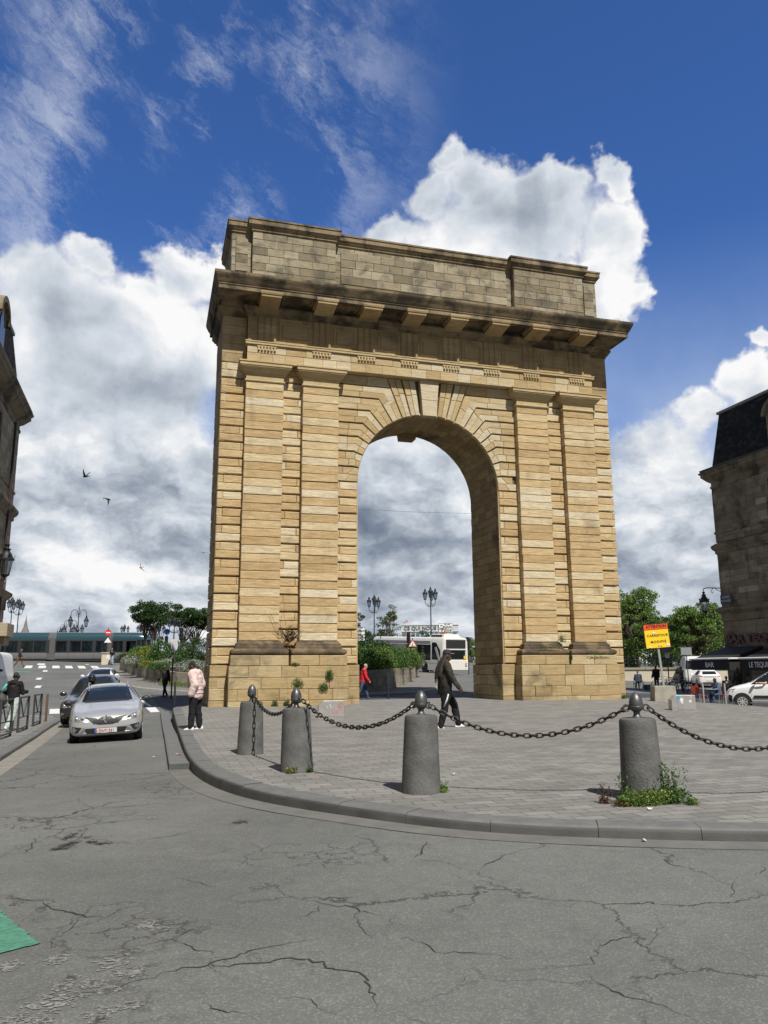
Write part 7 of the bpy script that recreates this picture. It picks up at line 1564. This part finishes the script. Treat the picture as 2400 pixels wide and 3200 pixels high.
# ------------------------------------------------------------------ far things
CREAMW=mat('cream_render',(.50,.45,.36),.85,0,.12,1.2)
a,b=at(1900,74),at(2345,72); d=Vector((b[0]-a[0],b[1]-a[1],0)); Lw=d.length
qw=empty('quay_wall',(a[0],a[1],-.55),math.atan2(d.y,d.x),'pale rendered quay wall with stone coping behind the vans','wall')
mb=MB(); mb.box(0,Lw,0,.4,-.3,1.62); mb.build('wall_face',CREAMW,qw); mb=MB(); mb.box(-.1,Lw+.1,-.1,.5,1.625,1.82); mb.build('coping',S_WAL,qw,bevel=.02)
rl=empty('railing',(a[0],a[1],1.27),math.atan2(d.y,d.x),'dark iron railing with crossed bars on the quay wall','railing')
for x in np.arange(0,Lw,2.0): mb=MB(); mb.box(x-.03,x+.03,.17,.23,0,1.05); mb.build('post',BLK,rl)
mb=MB(); mb.box(0,Lw,.18,.22,1.0,1.05); mb.box(0,Lw,.18,.22,.1,.14); mb.build('rail',BLK,rl)
mb=MB()
for x in np.arange(0,Lw,.5):
    mb.cyl((x,.2,.14),(x+.5,.2,1.0),.014,n=4); mb.cyl((x+.5,.2,.14),(x,.2,1.0),.014,n=4); mb.tube([(x+.25+.17*math.cos(q),.2,.57+.17*math.sin(q)) for q in np.linspace(0,6.28,13)[:-1]],.012,4,closed=True)
mb.build('lattice',BLK,rl)
x,y=at(331,81); t=empty('parapet_end',(x,y,float(zr(x,y))),0,'cream stone parapet end beside the no entry sign','parapet'); mb=MB(); mb.box(-.55,.55,-.4,3,-.2,1.1); mb.build('block',CREAMW,t,bevel=.03); mb=MB(); mb.box(-.62,.62,-.47,3.05,1.103,1.25); mb.build('coping',S_WAL,t,bevel=.02)
x,y=at(1346,330); ob=empty('office_block',(x,y,0),-YAW-R(3.5),'long glass office block across the river with letters along its roof','office building')
WG=mat('pale_cladding',(.50,.52,.53),.5); BG_=mat('blue_glass',(.10,.16,.20),.15,.2)
mb=MB(); mb.box(-12,12,0,14,-2,19.6); mb.build('wall',WG,ob)
for f_ in range(5):
    for k in range(12):
        mb=MB(); mb.box(-11.7+k*1.95,-11.7+k*1.95+1.55,-.06,.02,3.2+f_*2.8,5.2+f_*2.8); mb.build('window',BG_,ob)
mb=MB(); mb.box(-12.2,12.2,-.3,-.01,19.65,19.85); mb.box(-12.2,12.2,-.3,-.01,16.9,17.1); mb.build('sign_frame',WG,ob)
text('roof_lettering','CE QUI NOUS LIE',2.1,mat('grey_letters',(.10,.11,.12),.6),ob,(-2.5,-.15,18.35),w=17,ext=.1,bold=.02)
mb=MB(); mb.box(12.4,18,2,12,-2,14.5); mb.build('glass_wing',BG_,ob)
for k in range(6): mb=MB(); mb.box(12.3+k*1.1,12.45+k*1.1,1.85,1.98,-2,14.6); mb.build('mullion',WG,ob)
x,y=at(1452,280); t=empty('low_building',(x,y,0),-YAW,'low grey building right of the office block across the river','building'); mb=MB(); mb.box(-4,8,0,10,-2,8.5); mb.build('wall',mat('grey_render',(.26,.25,.24),.8),t); mb=MB(); mb.box(-4.3,8.3,-.3,10.3,8.503,8.9); mb.build('roof',DKM,t)
for px,D,h,l in ((1270,320,21.6,'red and white crane top behind the traffic light'),):
    x,y=at(px,D); t=empty('crane',(x,y,0),.3,l,'crane'); mb=MB(); mb.tube([(0,0,0),(0,0,h-4)],.25,4); mb.tube([(-1.0,0,h-1.6),(1.1,0,h-.9)],.3,4); mb.tube([(0,0,h-1.6),(.3,0,h-.4),(1.1,0,h-.9)],.18,4); mb.build('jib',mat('crane_red',(.42,.22,.20),.6),t)
x,y=at(66,420); t=empty('church_spire',(x,y,0),0,'small distant church spire beyond the tram roof','spire'); mb=MB(); mb.box(-2.6,2.6,-2.6,2.6,0,20); mb.build('tower',mat('spire_stone',(.30,.25,.20),.9),t); mb=MB(); mb.lathe([(3.0,20),(1.0,25),(.25,29),(.0,32)],n=8); mb.build('spire',mat('spire_slate',(.16,.14,.13),.8),t)
x,y=at(300,190); 
for px,l in ((1130,''),): pass
PP=[]
for px in np.arange(-300,2700,9):
    D=260+40*math.sin(px*.013); x,y=at(px,D); 
    PP.append(np.stack([x+RNG.normal(0,2.2,36),y+RNG.normal(0,2.5,36),.5+np.abs(RNG.normal(0,1,36))*(2.6+1.2*math.sin(px*.031)+.8*math.sin(px*.11))],1))
PP=np.concatenate(PP); tag(leaves('far_tree_line',PP,RNG.uniform(.5,1.2,len(PP)),leafmat('far_leaves',(.06,.085,.06),(.085,.11,.075),(.12,.15,.10),.1),None,.4),kind='stuff')
# ------------------------------------------------------------------ cracks, litter
CRACKS=[[(-11.03,-24.81),(-10.95,-24.79),(-10.83,-24.77),(-10.71,-24.79),(-10.6,-24.79),(-10.51,-24.73),(-10.39,-24.66),(-10.27,-24.63),(-10.16,-24.62),(-10.07,-24.56),(-9.97,-24.53),(-9.83,-24.45),(-9.69,-24.4),(-9.52,-24.37),(-9.37,-24.33)],[(-10.07,-24.56),(-9.91,-24.62),(-9.78,-24.6),(-9.6,-24.6),(-9.49,-24.65),(-9.42,-24.83),(-9.32,-24.95),(-9.28,-25.19),(-9.28,-25.34),(-9.33,-25.46)],[(-11.41,-22.73),(-11.27,-22.81),(-11.09,-22.91),(-10.98,-23.09),(-10.87,-23.27),(-10.77,-23.41),(-10.68,-23.41),(-10.6,-23.54)],[(-10.84,-23.44),(-10.85,-23.64),(-10.92,-23.8),(-10.97,-23.87),(-10.93,-24.01),(-10.89,-24.07)],[(-10.83,-24.07),(-10.72,-24.12),(-10.6,-24.13),(-10.51,-24.11),(-10.42,-24.11),(-10.32,-24.08),(-10.25,-24.07),(-10.17,-24.2),(-10.1,-24.31),(-10.01,-24.41)],[(-10.25,-24.04),(-10.12,-23.96),(-10.03,-23.86)],[(-9.54,-22.91),(-9.44,-23.07),(-9.41,-23.34),(-9.29,-23.51),(-9.18,-23.64),(-9.06,-23.76),(-8.97,-23.76),(-8.91,-24.03)],[(-9.5,-23.89),(-9.36,-23.87),(-9.25,-23.81),(-9.24,-23.67)],[(-9.0,-23.78),(-9.05,-24.08),(-9.08,-24.44)],[(-10.2,-22.5),(-10.1,-22.68),(-9.98,-22.8),(-9.89,-22.93),(-9.9,-23.09)],[(-11.29,-17.8),(-11.19,-18.36),(-11.01,-19.08)],[(-11.2,-21.12),(-11.1,-20.95),(-10.98,-20.54),(-11.05,-19.85)],[(-10.93,-20.96),(-10.69,-21.11)],[(-10.67,-21.06),(-10.38,-20.95),(-10.11,-20.82),(-9.88,-20.7),(-9.54,-20.53)],[(-10.14,-25.09),(-10.04,-25.2),(-9.88,-25.34)],[(-9.78,-25.18),(-9.64,-25.18),(-9.57,-25.24),(-9.54,-25.37),(-9.48,-25.52)],[(-10.07,-24.56),(-9.98,-24.72),(-9.92,-24.86)],[(-11.43,-21.33),(-11.45,-20.59),(-11.45,-20.35)],[(-11.02,-18.9),(-10.6,-18.81),(-10.22,-18.79),(-9.94,-18.81)],[(-9.01,-24.49),(-8.85,-24.53),(-8.8,-24.64),(-8.75,-24.78),(-8.64,-24.79),(-8.52,-24.85),(-8.42,-24.98),(-8.37,-25.02)],[(-8.57,-25.15),(-8.41,-25.19),(-8.26,-25.16),(-8.12,-25.22),(-8.02,-25.14),(-7.87,-25.03),(-7.69,-24.92),(-7.53,-24.86)],[(-8.13,-25.23),(-8.15,-25.36),(-8.14,-25.53),(-8.12,-25.62),(-8.05,-25.68),(-7.98,-25.77),(-7.95,-25.86),(-7.94,-25.94),(-7.91,-26.02)],[(-8.96,-24.3),(-8.86,-24.14),(-8.79,-24.06)],[(-8.17,-22.63),(-7.96,-22.75),(-7.93,-22.98),(-7.82,-23.11),(-7.87,-23.28),(-7.8,-23.42),(-7.71,-23.54)],[(-7.82,-23.11),(-7.57,-22.86),(-7.37,-22.67)],[(-8.87,-25.3),(-8.8,-25.21),(-8.7,-25.12)],[(-6.42,-24.35),(-6.2,-24.14),(-6.08,-23.97)],[(-7.64,-25.12),(-7.48,-24.97),(-7.27,-24.78),(-7.2,-24.63)],[(-7.91,-23.98),(-7.76,-24.07),(-7.61,-24.2),(-7.48,-24.12)],[(-8.18,-22.54),(-7.99,-22.18),(-7.87,-21.99)],[(-5.86,-23.93),(-5.53,-23.64)]]
mb=MB()
for l in CRACKS:
    P=[np.array(p) for p in l]; Q=[]
    for a,b in zip(P,P[1:]):
        n=max(2,int(np.linalg.norm(b-a)/.035))
        for k in range(n): Q.append(a+(b-a)*k/n)
    Q.append(P[-1]); Q=np.array(Q); n=len(Q); j=RNG.normal(0,1,(n,2)); w=np.cumsum(RNG.normal(0,.9,(n,2)),0); w=w-np.linspace(0,1,n)[:,None]*w[-1]; Q=Q+j*.009+w*.012
    wd=np.clip(.0026+.0022*np.convolve(RNG.normal(0,1,n+8),np.ones(9)/3,'valid'),.0015,.02)*np.minimum(1,np.minimum(np.arange(n),n-1-np.arange(n))/6+.15)
    z=zr(Q[:,0],Q[:,1])+.004; ids=[]
    for i in range(n):
        t=Q[min(i+1,n-1)]-Q[max(i-1,0)]; t/=np.linalg.norm(t)+1e-9; m=np.array((-t[1],t[0]))*wd[i]; ids.append((mb.vert((*(Q[i]+m),z[i])),mb.vert((*(Q[i]-m),z[i]))))
    for a,b in zip(ids,ids[1:]): mb.face(a[1],b[1],b[0],a[0])
tag(mb.build('road_cracks',mat('crack_dark',(.034,.033,.031),.95)),kind='structure')
WORN=[(-11.11,-24.26,0.08,0.1),(-10.86,-24.23,0.08,0.09),(-10.57,-24.37,0.12,0.16),(-10.46,-24.55,0.08,0.09),(-10.65,-24.67,0.07,0.07),(-10.76,-24.54,0.04,0.05),(-10.79,-24.66,0.05,0.07),(-10.56,-24.79,0.06,0.06),(-10.75,-24.8,0.13,0.07),(-10.84,-24.9,0.14,0.12),(-10.58,-25.06,0.1,0.08),(-10.45,-25.02,0.07,0.06),(-10.97,-25.02,0.08,0.07),(-10.86,-25.07,0.07,0.06),(-10.59,-25.14,0.04,0.05),(-10.37,-23.75,0.11,0.14),(-10.3,-23.87,0.06,0.07),(-10.62,-19.34,0.17,0.21),(-10.43,-19.58,0.19,0.23),(-10.33,-19.82,0.11,0.12)]
HOLES=[(-11.14,-21.09,0.12,0.13),(-11.08,-20.9,0.09,0.16),(-11.08,-20.37,0.1,0.24),(-11.13,-20.6,0.07,0.15),(-10.8,-21.04,0.15,0.09),(-10.89,-20.92,0.09,0.09),(-9.41,-20.42,0.12,0.14),(-9.48,-20.46,0.08,0.08),(-11.18,-21.13,0.07,0.1),(-11.12,-20.99,0.09,0.1)]
def flakes(name,spots,mt,per,rm):
    mb=MB()
    for x,y,rx,ry in spots:
        for _ in range(per):
            a=random.uniform(0,6.28); q=random.random()**.6; cx,cy=x+rx*q*math.cos(a)*CR.x+ry*q*math.sin(a)*CF.x,y+rx*q*math.cos(a)*CR.y+ry*q*math.sin(a)*CF.y
            r0=rm*random.uniform(.3,1)*(1.3-q); n=random.randint(7,12); P=[]
            for k in range(n): t=2*math.pi*k/n; r=r0*random.uniform(.35,1.25); P.append((cx+r*math.cos(t)*1.3,cy+r*math.sin(t)*.8))
            z=zr(np.array([p[0] for p in P]),np.array([p[1] for p in P]))+.0042
            c=mb.vert((cx,cy,float(zr(cx,cy))+.0042)); ids=[mb.vert((*p,zz)) for p,zz in zip(P,z)]
            for i in range(n): mb.face(c,ids[i],ids[(i+1)%n])
    tag(mb.build(name,mt),kind='structure')
flakes('worn_road_paint',WORN,mat('worn_white',(.215,.215,.20),.85,0,.25,14),44,.030)
flakes('broken_asphalt',HOLES,mat('broken_asphalt_dark',(.045,.044,.042),.95,0,.3,20),40,.026)
LIT=mat('paper_litter',(.62,.60,.54),.8)
for k,(x,y,zf,l,c,s) in enumerate(((-8.05,-20.75,zr,'small orange scrap in the gutter below the kerb',ORG,.025),(-5.95,-22.6,zr,'scrap of pale paper on the asphalt under the weeds',LIT,.028),(-9.85,-13.4,step_z,'pink paper scrap on the low kerb step',mat('pink_paper',(.6,.35,.33),.8),.06),(-6.3,-18.6,zp,'pale scrap on the paving right of the third bollard',LIT,.03),(-10.3,-12.6,zr,'pale scrap on the asphalt by the kerb step',LIT,.03),(-5.3,-21.75,zp,'white scrap on the paving below the weeds',LIT,.035))):
    mb=MB(); mb.loft([[(-s,-s*.6,.008),(s*.2,-s*.7,.012),(s,-s*.4,.02),(s*.8,s*.6,.012),(-s*.7,s*.5,.025)],[(-s,-s*.6,.012),(s*.2,-s*.7,.018),(s,-s*.4,.024),(s*.8,s*.6,.018),(-s*.7,s*.5,.03)]])
    o=mb.build('litter',c); o.location=(x,y,float(zf(x,y))+.004); o.rotation_euler.z=k*1.3; tag(o,l,'litter')
